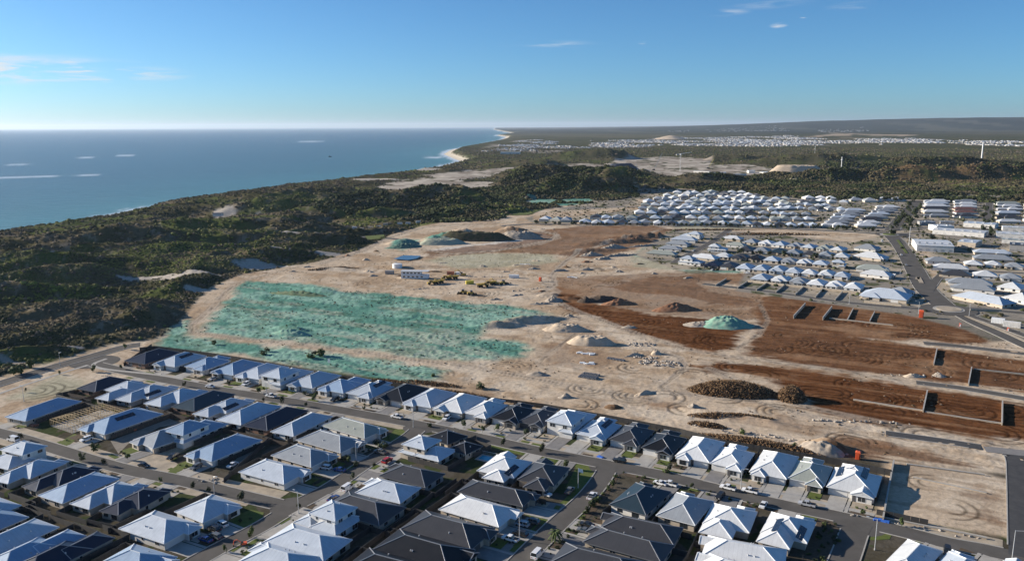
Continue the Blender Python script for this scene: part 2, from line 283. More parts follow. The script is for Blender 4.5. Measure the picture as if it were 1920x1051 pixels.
def gb(X, Y, B, ridged=False):
    Z = np.zeros(X.shape)
    for (px, py, a, b, r, h) in B:
        c = W(px, py); t = math.radians(r); u = (X-c[0])*math.cos(t)+(Y-c[1])*math.sin(t); v = -(X-c[0])*math.sin(t)+(Y-c[1])*math.cos(t)
        m = (np.abs(u) < 2.4*a) & (np.abs(v) < 2.4*b)
        q = (u[m]/a)**2+(v[m]/b)**2
        Z[m] = np.maximum(Z[m], h*np.exp(-q**1.35))
    return Z
def elevation(X, Y, full=False):
    r = np.hypot(X, Y)
    sd = sd_shore(X, Y)
    dd = sdist(X, Y, DEV, 400)
    devm = ss(dd, -26, 0)
    for p in SANDS: devm = np.maximum(devm, ss(sdist(X, Y, p, 90), -60, -10)*.999)
    wx = X+14*fbm(X/60, Y/60, 3, 40); wy = Y+14*fbm(X/60, Y/60, 3, 50)
    t = math.radians(28); u = wx*math.cos(t)+wy*math.sin(t); v = -wx*math.sin(t)+wy*math.cos(t)
    rid = 1-np.abs(2*fbm(u/150, v/62, 3, 3)-1)*1.6
    dn = (15*np.clip(rid, 0, 1)+11*(fbm(X/90, Y/90, 4, 9)-.5)+1.6*(fbm(X/11, Y/11, 3, 11)-.5))-8.5
    far = ss(r, 900, 2600)
    dn = dn*(1-far)+far*(26*(fbm(X/420, Y/300, 4, 21)-.47)+3*(fbm(X/60, Y/60, 2, 22)-.5))
    dn = dn*(1-.75*ss(r, 3600, 5200))
    Z = dn*(1-devm)
    Z = Z + 1.6*gb(X, Y, BUMPS)*(1-devm)*(.75+.5*fbm(X/30, Y/30, 3, 33))
    # sandy site: low uneven spoil ridges, cut banks and wheel ruts
    sb = gb(X, Y, SITEB)*(.7+.6*fbm(X/5, Y/5, 3, 31))
    Z = Z + sb
    # far rolling country and the range on the horizon
    Z = Z + ss(r, 9000, 15000)*22*(fbm(X/2500, Y/1400, 3, 61)) 
    az = np.degrees(np.arctan2(X, Y))
    Z = Z + ss(r, 15000, 21000)*ss(az, 2, 30)*250*(.86+.2*fbm(X/2600, Y/5000, 4, 71)+.05*fbm(X/500, Y/900, 2, 73))
    # coast
    cz = SEA-5*ss(-sd, 0, 40)+2.2*ss(sd, 0, 22)+(16+3*fbm(X/40, Y/40, 3, 81))*ss(sd, 20, 62+30*fbm(X/50,Y/50,2,83))
    k = ss(sd, 60, 190)
    Z = np.where(sd < 0, cz, cz*(1-k)+Z*k)
    if full: return Z, sd, dd, devm, sb
    return Z
def heath_mask(X, Y):
    sd = sd_shore(X, Y); dd = sdist(X, Y, DEV, 400)
    v = ss(sd, 28, 50)*(1-ss(dd+5*(fbm(X/9, Y/9, 3, 91)-.5), -5, 1))
    for p in SANDS: v = v*(1-ss(sdist(X, Y, p, 110)+70*(fbm(X/200, Y/200, 4, 104)-.5)+26*(fbm(X/26, Y/26, 4, 101)-.5), -34, -12))
    for p, wd in PATHS: v = v*ss(segdist(X, Y, p)+1.5*(fbm(X/4,Y/4,2,93)-.5), wd*.5, wd*.5+2.5)
    return v
# blowouts of bare sand inside the heath
BARE = [(495,497,26,7),(530,478,12,4),(470,525,10,4),(540,455,14,3),(375,545,10,3),(275,517,25,2.2),(350,520,28,2.0),(100,655,16,1.2),(860,330,60,20),(820,318,80,25),(620,478,16,3),(420,400,16,6),(480,402,12,4),(700,338,60,14),(345,610,6,2.5),(1135,332,50,16),(1180,350,30,6),(1320,345,20,3),(1475,355,30,8),(880,355,60,6)]
def bare_mask(X, Y):
    Z = np.zeros(X.shape)
    for (px, py, a, b) in BARE:
        c = W(px, py); u = (X-c[0])/a; v = (Y-c[1])/b/2.2
        m = (np.abs(u) < 2) & (np.abs(v) < 2)
        Z[m] = np.maximum(Z[m], ss(1.25-np.sqrt(u[m]**2+v[m]**2)-.9*(fbm(X[m]/6, Y[m]/6, 3, 95)-.5), 0, .35))
    return Z
# grid: even steps of view distance so near ground is fine and the far plain coarse
pys = np.concatenate([np.arange(1500, 1060, -6), np.arange(1060, 430, -1.35), np.arange(430, 300, -.75), np.arange(300, 250, -.5), np.arange(250, 238.2, -.3)])
rr = CAMZ/np.tan((pys-236)/F*1.0)
rr = np.concatenate([rr, [90000]])
rr = rr[rr > 0]; rr = np.maximum.accumulate(rr)
th = np.radians(np.concatenate([np.linspace(-75, -37.2, 60), np.linspace(-37, 37, 860), np.linspace(37.2, 75, 60)]))
TH, RRr = np.meshgrid(th, rr)
X = (RRr*np.sin(TH)).ravel(); Y = (RRr*np.cos(TH)).ravel()
nr, nc = RRr.shape
Z, sd, dd, devm, sb = elevation(X, Y, True)
# ---- colour = what the ground is made of, plus shade painted into near yards
def mixc(c, k, t): return c*(1-t[:,None])+np.array(k)[None,:]*t[:,None]
n1 = fbm(X/26, Y/26, 4, 101); n2 = fbm(X/6, Y/6, 4, 102); n3 = fbm(X/1.6, Y/1.6, 3, 103); n4 = fbm(X/200, Y/200, 4, 104)
a = math.radians(-27); U = X*math.cos(a)+Y*math.sin(a); V = -X*math.sin(a)+Y*math.cos(a)
streak = fbm(U/30, V/1.3, 3, 105); streak2 = fbm(U/55, V/4., 3, 106)
col = np.tile(np.array([.075,.070,.036]), (len(X), 1))
col = mixc(col, (.15,.12,.075), ss(n1, .42, .62)*.8)
col = mixc(col, (.10,.13,.035), ss(fbm(X/70, Y/40, 3, 107), .52, .66)*.7)
col = mixc(col, (.30,.25,.19), ss(n2+.35*n1, .80, .92)*.55*(1-ss(RRr.ravel(), 900, 2000)))
far = ss(RRr.ravel(), 2200, 3600)
col = mixc(col, (.055,.062,.034), far*.8); col = mixc(col, (.085,.080,.045), far*ss(fbm(X/300, Y/260, 4, 109), .5, .62)*.7)
col = mixc(col, (.14,.125,.08), ss(RRr.ravel(), 5000, 8000)*ss(fbm(X/900, Y/2400, 4, 119), .55, .66)*.5)
fh = ss(RRr.ravel(), 9000, 15000); col = mixc(col, (.030,.040,.036), fh*.85); col = mixc(col, (.012,.020,.018), fh*ss(fbm(X/1500, Y/4200, 4, 181), .5, .62)*.8); col = mixc(col, (.10,.10,.075), fh*ss(fbm(X/700, Y/2600, 4, 182), .62, .68)*.7)
for c, rx, ry in [((1700,335),150,60),((1800,338),200,50),((1480,360),60,14)]:
    p = W(*c); t = np.exp(-(((X-p[0])/rx)**2+((Y-p[1])/ry/2)**2)**2); col = mixc(col, (.16,.105,.055), t*ss(n1, .4, .6)*.9)
bm = bare_mask(X, Y)
SANDC = (.53,.42,.305); PALE = (.45,.40,.34)
col = mixc(col, PALE, bm)
for p in SANDS:
    t = ss(sdist(X, Y, p, 90)+70*(n4-.5)+26*(n1-.5), -34, -12); col = mixc(col, (.42,.37,.31), t); col = mixc(col, (.24,.20,.165), t*ss(fbm(X/45, Y/70, 4, 171), .48, .6)*.8); col = mixc(col, (.07,.07,.04), t*ss(fbm(X/28, Y/60, 4, 172), .6, .66)); col = mixc(col, (.60,.54,.45), t*ss(fbm(X/30, Y/50, 3, 173), .6, .7)*.7)
for p, wd in PATHS: col = mixc(col, (.36,.31,.25), 1-ss(segdist(X, Y, p), wd*.5, wd*.5+1.5))
for p, c in FARSUB: col = mixc(col, c, ss(sdist(X, Y, p, 600)+500*(fbm(X/500, Y/1500, 3, 122)-.5), -40, 60)*ss(fbm(X/220, Y/500, 4, 121), .44, .52))
# beach and foreshore
col = mixc(col, (.62,.55,.44), (1-ss(sd, 26, 50))*1.0)
# developed ground
dv = ss(dd+4*(n2-.5), -4, 2)
s = np.tile(np.array(SANDC), (len(X), 1)); s = mixc(s, (.40,.285,.185), ss(n1+.3*n2, .60, .78)*.8); s = mixc(s, (.62,.52,.40), ss(fbm(X/14, Y/14, 4, 111), .52, .68)*.7)
s = mixc(s, (.27,.19,.125), ss(streak2+.25*n2, .72, .86)*.45)
s = mixc(s, (.30,.225,.155), ss(n3+.5*(n1-.5), .62, .80)*.6)
col = col*(1-dv[:,None])+s*dv[:,None]
gm = np.zeros(len(X))
for i, p in enumerate(GREEN):
    t = ss(sdist(X, Y, p, 40)+9*(n2-.5)+12*(n1-.5), -4, 5); gm = np.maximum(gm, t)
gm0 = gm.copy()
wear = ss(fbm(U/34, V/9, 4, 112)+.12*(n2-.5), .54, .68)
gcol = np.tile(np.array([.115,.260,.205]), (len(X), 1)); gcol = mixc(gcol, (.25,.41,.33), ss(fbm(U/30, V/13, 5, 113), .40, .62)); gcol = mixc(gcol, (.37,.39,.31), wear*.65); gcol = mixc(gcol, (.09,.22,.17), ss(n3, .5, .75)*.7)
gcol = mixc(gcol, (.045,.075,.04), ss(fbm(X/6, Y/5, 4, 114)+.55*(fbm(U/60, V/16, 3, 115)-.5), .62, .70)*.4)
col = col*(1-gm[:,None])+gcol*gm[:,None]
wcut = ss(sdist(X, Y, WP([(905,457),(960,447),(1012,436),(1032,444),(1005,457),(940,468),(890,474),(800,470),(840,462)]), 30)+6*(n2-.5), -2, 2); col = mixc(col, (.62,.57,.50), wcut*.85)
for p in GREENPALE: col = mixc(col, (.34,.375,.27), ss(sdist(X, Y, p, 40)+8*(n2-.5), -6, 5)*.5*(1-gm0))
rm = np.zeros(len(X))
for p, amt in RED:
    t = ss(sdist(X, Y, p, 40)+6*(n2-.5)+9*(streak-.5)+14*(n1-.5), -3, 4)*amt; rm = np.maximum(rm, t)
rc = np.tile(np.array([.150,.066,.030]), (len(X), 1)); rc = mixc(rc, (.080,.034,.016), ss(streak, .46, .66)*.8); rc = mixc(rc, (.25,.135,.072), ss(.6*streak2+.4*n1, .50, .64)*.8); rc = mixc(rc, (.32,.20,.12), ss(n1+.3*(streak-.5), .64, .80)*.5)
col = col*(1-rm[:,None])+rc*rm[:,None]
# curved wheel marks: families of arcs where the machines turned
ruts = np.zeros(len(X))
rs = np.random.RandomState(5)
arcs = [(1490,642,13),(1580,655,16),(1670,660,12),(1610,645,11),(1870,685,16),(1780,668,14),(1640,742,14),(1700,755,10),(1790,755,14),(1870,700,12),(1900,770,13),(1540,735,12),(1350,640,16),(1250,625,18),(1180,690,9),(1400,735,8),(1640,800,9),(1600,830,10),(1480,628,9),(1560,735,10),(1720,810,12),(1880,810,12),(1250,740,9),(1290,770,9),(1120,640,9),(1050,560,14),(1390,690,12),(1120,530,16),(1360,580,14),(1500,575,12),(1560,600,14),(1660,610,14),(1760,620,14),(800,700,12),(960,690,12),(1080,760,9),(640,600,14),(480,590,12),(760,640,16),(900,550,16),(700,530,14),(120,740,12),(60,735,14),(1100,590,14),(1300,700,10),(1470,770,10),(990,460,24),(1120,500,20),(1540,655,15),(1600,670,14),(1730,690,13),(1450,650,13),(1900,690,12),(1560,755,12),(1660,775,12),(1840,775,14),(1420,700,10),(1300,630,15),(1200,602,14),(1150,590,12),(1700,625,13),(1800,640,10),(1620,725,12),(1350,745,9),(1180,740,10),(1100,730,10),(1560,855,7),(1790,960,10),(1740,905,8)]
for (px, py, rad) in arcs:
    c = W(px, py); c = c+rs.uniform(-3, 3, 2); dx = X-c[0]; dy = Y-c[1]; q = np.hypot(dx, dy); m = q < rad*1.3
    ang = np.arctan2(dy[m], dx[m]); wl = rs.uniform(2.8, 4.2)
    rg = np.maximum(0, np.sin(q[m]*2*math.pi/wl+1.2*fbm(X[m]/7, Y[m]/7, 2, 130)))**1.3
    gate = ss(np.cos(ang-rs.uniform(0, 6.28))+1.1*(fbm(X[m]/5, Y[m]/5, 2, 131)-.5), -.25, .35)*ss(rad*1.25-q[m], 0, rad*.35)*ss(q[m], rad*.15, rad*.3)
    ruts[m] = np.maximum(ruts[m], rg*gate)
for p, wd in TRACK:
    d = segdist(X, Y, p)+1.2*(n2-.5); t = 1-ss(d, wd*.5, wd*.5+1.6); col = mixc(col, (.44,.365,.285), t*(.45 if wd < 2.6 else .78 if wd < 4.4 or wd > 5 else .55))
    ruts = np.maximum(ruts, t*np.maximum(0, np.sin(d*2.6))**2*.8*ss(n2, .3, .5))
ruts = ruts*dv
col = col*(1-.62*ruts[:,None]*(1-.3*gm[:,None]))
rough = dv*ss(dd, 0, 6)*ss(RRr.ravel(), 200, 300); Z = Z-.16*ruts+rough*(.5*(n2-.5)*(1+.8*gm)+(.45*gm+.22)*(n3-.5)*ss(fbm(X/35, Y/20, 3, 161)+.25*gm, .42, .62))
# housing blocks are level pads; keep the relief under roads and houses flat
PADS = [WP(p) for p in [[(-500,900),(0,716),(200,650),(285,648),(520,684),(760,716),(900,752),(1040,776),(1240,800),(1480,842),(1690,868),(1900,890),(2300,1000),(2300,1500),(-900,1500)],
  [(1190,478),(1265,428),(1420,436),(1600,455),(1660,440),(1640,372),(1200,352),(1000,405),(1020,418),(2300,420),(2300,600),(1840,625),(1700,590),(1380,545),(1400,508),(1270,508)],
  [(985,408),(1180,362),(1640,362),(2300,372),(2300,620),(1860,640),(1760,592),(1700,440),(1560,434),(1240,418),(1000,418)]]]
pad = np.zeros(len(X))
for p in PADS: pad = np.maximum(pad, ss(sdist(X, Y, p, 30), -3, 2))
Z = Z*(1-pad)
yard = pad*(RRr.ravel() < 1900)
yc = np.tile(np.array([.10,.088,.07]), (len(X), 1)); yc = mixc(yc, (.08,.07,.05), ss(n2+.2*n1, .50, .68)*.9); yc = mixc(yc, (.05,.07,.025), ss(fbm(X/7, Y/7, 3, 141), .56, .60)*.8); fy = ss(RRr.ravel(), 450, 600); yf = np.tile(np.array([.27,.24,.20]), (len(X), 1)); yf = mixc(yf, (.40,.34,.26), ss(fbm(X/30, Y/30, 3, 142), .5, .6)); yf = mixc(yf, (.06,.075,.03), ss(fbm(X/12, Y/12, 3, 140), .60, .66)*.8); yc = yc*(1-fy[:,None])+yf*fy[:,None]  # near yards darkened in colour to stand for shade between the houses
vac = np.zeros(len(X))
for p in [WP(q) for q in [[(1660,862),(1840,885),(1895,900),(1920,1010),(1880,1005),(1640,965)],[(0,716),(200,650),(290,645),(235,690),(330,715),(180,715),(100,745),(120,760),(0,800),(-300,900)],[(240,850),(330,790),(420,800),(240,905)],[(1000,400),(1200,385),(1190,372),(1300,380),(1000,415)],[(1720,440),(1760,500),(1760,540),(1720,470)],[(1190,478),(1265,505),(1400,508),(1270,512)]]]:
    vac = np.maximum(vac, ss(sdist(X, Y, p, 30), -2, 2))
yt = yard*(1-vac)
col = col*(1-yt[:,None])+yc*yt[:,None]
veg = heath_mask(X, Y)*(1-bm)
Z = Z+veg*.9*(n3-.35)*ss(900-RRr.ravel(), 0, 300)

# ---- holes are never needed: sea floor stays below the water sheet
me = bpy.data.meshes.new('ground')
idx = np.arange(nr*nc).reshape(nr, nc)
quads = np.stack([idx[:-1,:-1], idx[:-1,1:], idx[1:,1:], idx[1:,:-1]], -1).reshape(-1, 4)
# rows grow with distance and columns left to right: counter-clockwise seen from above
under = (Z < SEA-3).astype(bool)
keep = ~(under[quads].all(1)); quads = quads[keep]
me.vertices.add(nr*nc); me.vertices.foreach_set('co', np.stack([X, Y, Z], 1).astype(np.float32).ravel())
me.loops.add(quads.size); me.loops.foreach_set('vertex_index', quads.ravel().astype(np.int32))
me.polygons.add(len(quads)); me.polygons.foreach_set('loop_start', np.arange(0, quads.size, 4, dtype=np.int32)); me.polygons.foreach_set('loop_total', np.full(len(quads), 4, np.int32))
me.polygons.foreach_set('use_smooth', np.ones(len(quads), bool))
ca = me.color_attributes.new('soil', 'FLOAT_COLOR', 'POINT'); ca.data.foreach_set('color', np.concatenate([np.clip(col, 0, 1), np.ones((len(col), 1))], 1).astype(np.float32).ravel())
va = me.attributes.new('dev', 'FLOAT', 'POINT'); va.data.foreach_set('value', dv.astype(np.float32))
me.update(calc_edges=True); me.validate()
gmt = bpy.data.materials.new('ground'); gmt.use_nodes = True; t = gmt.node_tree; b = t.nodes['Principled BSDF']; b.inputs['Roughness'].default_value = .95; b.inputs['Specular IOR Level'].default_value = .0
at = N(t, 'ShaderNodeAttribute', attribute_name='soil'); geo = N(t, 'ShaderNodeNewGeometry')
na = N(t, 'ShaderNodeTexNoise'); na.inputs['Scale'].default_value = .55; na.inputs['Detail'].default_value = 8; na.inputs['Roughness'].default_value = .7; t.links.new(geo.outputs['Position'], na.inputs['Vector'])
mr = N(t, 'ShaderNodeMapRange'); mr.inputs[1].default_value = .3; mr.inputs[2].default_value = .7; mr.inputs[3].default_value = .72; mr.inputs[4].default_value = 1.24; t.links.new(na.outputs['Fac'], mr.inputs[0])
mm = N(t, 'ShaderNodeMix', data_type='RGBA', blend_type='MULTIPLY'); mm.inputs['Factor'].default_value = 1; t.links.new(at.outputs['Color'], mm.inputs['A']); t.links.new(mr.outputs[0], mm.inputs['B']); t.links.new(mm.outputs['Result'], b.inputs['Base Color'])
bn = N(t, 'ShaderNodeBump'); bn.inputs['Strength'].default_value = .6; bn.inputs['Distance'].default_value = .35; t.links.new(na.outputs['Fac'], bn.inputs['Height']); t.links.new(bn.outputs[0], b.inputs['Normal'])
me.materials.append(gmt)
ground = link(bpy.data.objects.new('ground', me)); tag(ground, 'coastal ground of pale sand, red soil, green sprayed mulch and dark heath', kind='structure')

# ---- the sea
ths = np.radians(np.linspace(-80, 25, 500)); rs_ = np.concatenate([CAMZ/np.tan((np.arange(900, 242, -2.2)-236)/F)*1.15, [40000, 60000, 85000]])
TS, RS = np.meshgrid(ths, rs_); sx = (RS*np.sin(TS)).ravel(); sy = (RS*np.cos(TS)).ravel()
ds = -sd_shore(sx, sy)
me = bpy.data.meshes.new('sea'); n0, n1_ = RS.shape; idx = np.arange(n0*n1_).reshape(n0, n1_); quads = np.stack([idx[:-1,:-1], idx[:-1,1:], idx[1:,1:], idx[1:,:-1]], -1).reshape(-1, 4)
quads = quads[(ds[quads] > -60).any(1)]
me.vertices.add(len(sx)); me.vertices.foreach_set('co', np.stack([sx, sy, np.full(len(sx), SEA)], 1).astype(np.float32).ravel())
me.loops.add(quads.size); me.loops.foreach_set('vertex_index', quads.ravel().astype(np.int32)); me.polygons.add(len(quads)); me.polygons.foreach_set('loop_start', np.arange(0, quads.size, 4, dtype=np.int32)); me.polygons.foreach_set('loop_total', np.full(len(quads), 4, np.int32))
k = np.exp(-np.maximum(ds, 0)/260.)*.75+.25*np.exp(-np.maximum(ds, 0)/900.)
reef = ss(fbm(sx/260, sy/420, 4, 201), .5, .66)*.35*np.exp(-np.maximum(ds, 0)/1500.)
sw = .86+.28*fbm(sx/300, sy/80, 4, 211); wc = np.stack([.026+.042*k, .082+.125*k-.03*reef, .102+.095*k-.03*reef], 1)*sw[:,None]
edge = ds+14*(fbm(sx/30, sy/30, 3, 202)-.5)
foam = (1-ss(edge, 14, 34))+.5*np.exp(-((edge-38)/5)**2)*ss(fbm(sx/40, sy/40, 3, 203), .45, .6)
for pts, wd in [([(-150,345),(0,334),(60,331),(185,327)], 26), ([(165,295),(215,293),(240,291)], 60), ([(285,282),(335,281)], 60), ([(0,310),(70,308)], 34), ([(555,266),(600,265)], 80), ([(300,292),(370,290)], 34)]:
    d = segdist(sx, sy, WP(pts, SEA))+wd*1.5*(fbm(sx/50, sy/90, 3, 205)-.5); foam = np.maximum(foam, (1-ss(d, wd*.35, wd*.9))*.8)
p = W(818, 295, SEA); foam = np.maximum(foam, np.exp(-(((sx-p[0])/55)**2+((sy-p[1])/120)**2))*ss(fbm(sx/40, sy/60, 3, 207), .4, .6))
foam = np.clip(foam, 0, 1); wc = wc*(1-foam[:,None])+np.array([.72,.75,.76])[None]*foam[:,None]
ca = me.color_attributes.new('water', 'FLOAT_COLOR', 'POINT'); ca.data.foreach_set('color', np.concatenate([np.clip(wc, 0, 1), foam[:,None]], 1).astype(np.float32).ravel())
me.update(calc_edges=True)
sm = bpy.data.materials.new('sea_water'); sm.use_nodes = True; t = sm.node_tree; b = t.nodes['Principled BSDF']; b.inputs['Roughness'].default_value = .28; b.inputs['IOR'].default_value = 1.33; b.inputs['Specular IOR Level'].default_value = .35
at = N(t, 'ShaderNodeAttribute', attribute_name='water'); geo = N(t, 'ShaderNodeNewGeometry'); mp_ = N(t, 'ShaderNodeMapping'); mp_.inputs['Rotation'].default_value = (0,0,.25); mp_.inputs['Scale'].default_value = (.018, .07, 1)
na = N(t, 'ShaderNodeTexNoise'); na.inputs['Scale'].default_value = 1.; na.inputs['Detail'].default_value = 7; na.inputs['Roughness'].default_value = .6
t.links.new(geo.outputs['Position'], mp_.inputs['Vector']); t.links.new(mp_.outputs[0], na.inputs['Vector'])
bn = N(t, 'ShaderNodeBump'); bn.inputs['Strength'].default_value = .8; bn.inputs['Distance'].default_value = 5.0; t.links.new(na.outputs['Fac'], bn.inputs['Height']); t.links.new(bn.outputs[0], b.inputs['Normal'])
mr = N(t, 'ShaderNodeMapRange'); mr.inputs[1].default_value = .35; mr.inputs[2].default_value = .65; mr.inputs[3].default_value = .8; mr.inputs[4].default_value = 1.15; t.links.new(na.outputs['Fac'], mr.inputs[0])
mm = N(t, 'ShaderNodeMix', data_type='RGBA', blend_type='MULTIPLY'); mm.inputs['Factor'].default_value = 1; t.links.new(at.outputs['Color'], mm.inputs['A']); t.links.new(mr.outputs[0], mm.inputs['B']); t.links.new(mm.outputs['Result'], b.inputs['Base Color'])
me.materials.append(sm); sea = link(bpy.data.objects.new('sea', me)); tag(sea, 'blue ocean turning turquoise towards the shore', kind='structure')
# ---- air
def haze_box():
    m = MB(); m.box(-88000, 88000, -2500, 92000, SEA-12, 420)
    hm = bpy.data.materials.new('haze'); hm.use_nodes = True; t = hm.node_tree; t.nodes.remove(t.nodes['Principled BSDF'])
    pv = N(t, 'ShaderNodeVolumePrincipled'); pv.inputs['Color'].default_value = (.72,.84,1,1); pv.inputs['Density'].default_value = HAZE; pv.inputs['Anisotropy'].default_value = .3
    t.links.new(pv.outputs[0], t.nodes['Material Output'].inputs['Volume'])
    o = m.build('haze', hm); tag(o, kind='stuff')
HAZE = 1.7e-5
haze_box()
# ------------------------------------------------------------------ roads, kerbs, footpaths
def smooth(pts, step=2.5):
    p = np.array(pts); n = len(p)
    if n > 2:
        q = []
        for i in range(n-1):
            p0 = p[max(i-1,0)]; p1 = p[i]; p2 = p[i+1]; p3 = p[min(i+2,n-1)]; k = max(1, int(np.linalg.norm(p2-p1)/step))
            for j in range(k):
                t = j/k; q.append(.5*((2*p1)+(-p0+p2)*t+(2*p0-5*p1+4*p2-p3)*t*t+(-p0+3*p1-3*p2+p3)*t**3))
        q.append(p[-1]); p = np.array(q)
    else:
        k = max(1, int(np.linalg.norm(p[1]-p[0])/step)); p = np.array([p[0]+(p[1]-p[0])*j/k for j in range(k+1)])
    return p
ROADS = []
def road(name, px, width, material='asphalt', kerb=True, label=None, z=.06):
    p = smooth(WP(px)); ROADS.append(dict(p=p, w=width, kerb=kerb, m=material, name=name, label=label, z=z))
MAIN = [(180,683),(225,694),(300,710),(400,729),(475,741),(600,762),(700,780),(800,799),(900,820),(1000,843),(1100,863),(1225,887),(1300,905),(1425,937),(1550,963),(1684,994),(1783,1019),(1882,1038),(2050,1080)]
SIDE1 = [(788,800),(762,822),(687,868),(620,913),(550,950),(487,988),(412,1027),(330,1075),(200,1170)]
STB = [(-160,770),(-60,797),(25,818),(100,840),(175,863),(250,883),(350,903),(425,922),(520,945),(548,950)]
SIDE2 = [(1141,874),(1128,897),(1100,932),(1050,978),(1000,1027),(940,1090),(840,1200)]
ST3 = [(1612,980),(1602,997),(1590,1030),(1572,1075),(1540,1140)]
road('main_street', MAIN, 7.4, label='asphalt street running diagonally between the rows of houses')
road('west_road', [(-420,862),(-200,790),(-60,738),(0,719),(100,688),(170,668),(235,650),(262,646)], 8, label='asphalt road between the heath and the first houses')
road('side_street', SIDE1, 6.6, label='asphalt side street running down to the lower left')
road('lower_street', STB, 6.6, label='asphalt street past the lower left block of houses')
road('side_street', SIDE2, 6.6, label='asphalt side street in the lower middle')
road('side_street', ST3, 7.5, label='shaded asphalt side street at the lower right')
road('new_road', [(1885,846),(1905,851),(1914,868),(1917,900),(1921,960),(1926,1046)], 9, 'asphalt_new', label='fresh dark asphalt road at the right edge')
road('new_road', [(1661,812),(1750,824),(1840,838)], 5.5, 'asphalt_new', label='short stretch of new asphalt beyond the empty lots')
road('road_base', [(1846,841),(1920,849),(2100,868)], 6, 'paver', kerb=False, label='grey road base continuing from the new asphalt', z=.05)
road('new_road', [(1718,717),(1800,727),(1920,747),(2100,780)], 6, 'asphalt', label='grey street between two brown terraces')
road('new_road', [(1732,643),(1790,648),(1860,656),(1920,663),(2080,690)], 6.5, 'asphalt', label='grey street curving below the roundabout')
road('estate_street', [(1318,532),(1360,537),(1420,544),(1500,555),(1580,566),(1660,574),(1735,579),(1758,580)], 7, label='street along the back of the empty retained lots')
road('avenue', [(1770,573),(1757,562),(1735,540),(1718,510),(1700,478),(1684,455),(1672,443)], 15, label='wide avenue between the two estates')
road('estate_street', [(1795,578),(1850,580),(1920,587),(2100,600)], 8, label='street leading right from the lower roundabout')
road('link_road', [(1800,590),(1830,606),(1870,624),(1920,647),(2050,705)], 8, label='lower carriageway curving away from the roundabout')
road('link_road', [(1805,586),(1845,600),(1890,617),(1930,632),(2060,680)], 6, label='upper carriageway curving away from the roundabout')
road('upper_road', [(940,424),(1000,420),(1160,421),(1300,423),(1440,428),(1560,433),(1640,438),(1660,439)], 8, label='long road between the far estate and the dirt')
road('upper_road', [(1685,438),(1740,438),(1800,442),(1920,448)], 9, label='road right of the upper roundabout')
road('estate_street', [(1262,493),(1290,478),(1330,456),(1352,441),(1370,428)], 7, label='shaded street in the middle estate')
road('avenue', [(1672,432),(1690,410),(1710,388),(1722,376)], 16, label='tree lined avenue beyond the upper roundabout')
road('estate_street', [(1845,442),(1851,410),(1855,380)], 9, label='shaded street in the upper right estate')
road('estate_street', [(1345,489),(1420,495),(1500,501),(1590,509),(1620,512)], 6, label='street between rows of hipped houses')
road('estate_street', [(1360,463),(1460,466),(1560,474),(1600,479)], 6, label='narrow street behind the small hipped houses')
road('estate_street', [(1740,549),(1760,520),(1790,508),(1920,512)], 6, label='street in the right estate')
road('coast_road', [(600,446),(660,444),(720,446),(770,452)], 8, label='pale road at the foot of the heath')
road('haul_road', [(880,372),(940,382),(1000,388),(1100,390),(1200,387)], 7, 'paver', kerb=False, label='pale haul road past the far green slope')
lastz = {}
for i, r in enumerate(ROADS):
    p = r['p']; d = np.gradient(p, axis=0); d /= np.linalg.norm(d, axis=1)[:,None]; n = np.stack([-d[:,1], d[:,0]], 1); r['n'] = n; r['d'] = d
for i, r in enumerate(ROADS):
    p, n, hw = r['p'], r['n'], r['w']/2; z = r['z']+.006*i
    m = MB(); k = len(p)
    cols_ = [-1, -.5, 0, .5, 1]
    m.v = [(*(p[j]+n[j]*hw*c), z) for j in range(k) for c in cols_]
    m.f = [(j*5+c+1, j*5+c, (j+1)*5+c, (j+1)*5+c+1) for j in range(k-1) for c in range(4)]
    o = m.build(r['name'], M[r['m']]); tag(o, r['label'], kind='structure')
    if not r['kerb']: continue
    kb = MB()
    for sgn in (-1, 1):
        run = []
        def flush(run):
            if len(run) < 2: return
            b = len(kb.v)
            for q, nn in run:
                for (off, zz) in ((0, .05), (0, .19), (.38, .19), (.38, .05)): kb.v.append((*(q+nn*off), zz+.001*(i % 7)))
            for j in range(len(run)-1):
                for c in range(3):
                    a0 = b+j*4+c; kb.f.append((a0, a0+1, a0+5, a0+4) if sgn > 0 else (a0+4, a0+5, a0+1, a0))
        for j in range(k):
            q = p[j]+n[j]*sgn*hw; bad = False
            for i2, r2 in enumerate(ROADS):
                if i2 != i and np.min(np.hypot(*(r2['p']-q).T)) < r2['w']/2+.8: bad = True; break
            if bad: flush(run); run = []
            else: run.append((q, n[j]*sgn))
        flush(run)
    if kb.f: tag(kb.build('kerb', M['concrete']), 'pale concrete kerb edging the '+r['label'].replace('asphalt ', '')[:60].rsplit(' ', 1)[0], kind='structure')
# corner fillets so streets meet with rounded mouths
def disc(name, px, rx, material, label, z, n=28, inner=None, ry=None, zt=None):
    c = W(*px); m = MB(); ry = ry or rx
    ring = [(c[0]+rx*math.cos(t), c[1]+ry*math.sin(t)) for t in [2*math.pi*i/n for i in range(n)]]
    m.v = [(*q, z) for q in ring]; m.f = [tuple(range(n))]
    if zt: m.v += [(*q, zt) for q in ring]; m.f = [tuple(range(n, 2*n))]+[(i, (i+1) % n, n+(i+1) % n, n+i) for i in range(n)]
    return tag(m.build(name, M[material]), label, kind='structure')
disc('roundabout', (1779,581), 17, 'asphalt', 'asphalt circle of the lower roundabout', .27, ry=17)
disc('roundabout_apron', (1779,580), 9.5, 'concrete', 'pale apron ring of the lower roundabout', .28, zt=.4)
disc('roundabout_island', (1779,580), 7.6, 'verge', 'sandy island in the lower roundabout', .4, zt=.62)
disc('roundabout', (1672,440), 18, 'asphalt', 'asphalt circle of the upper roundabout', .29)
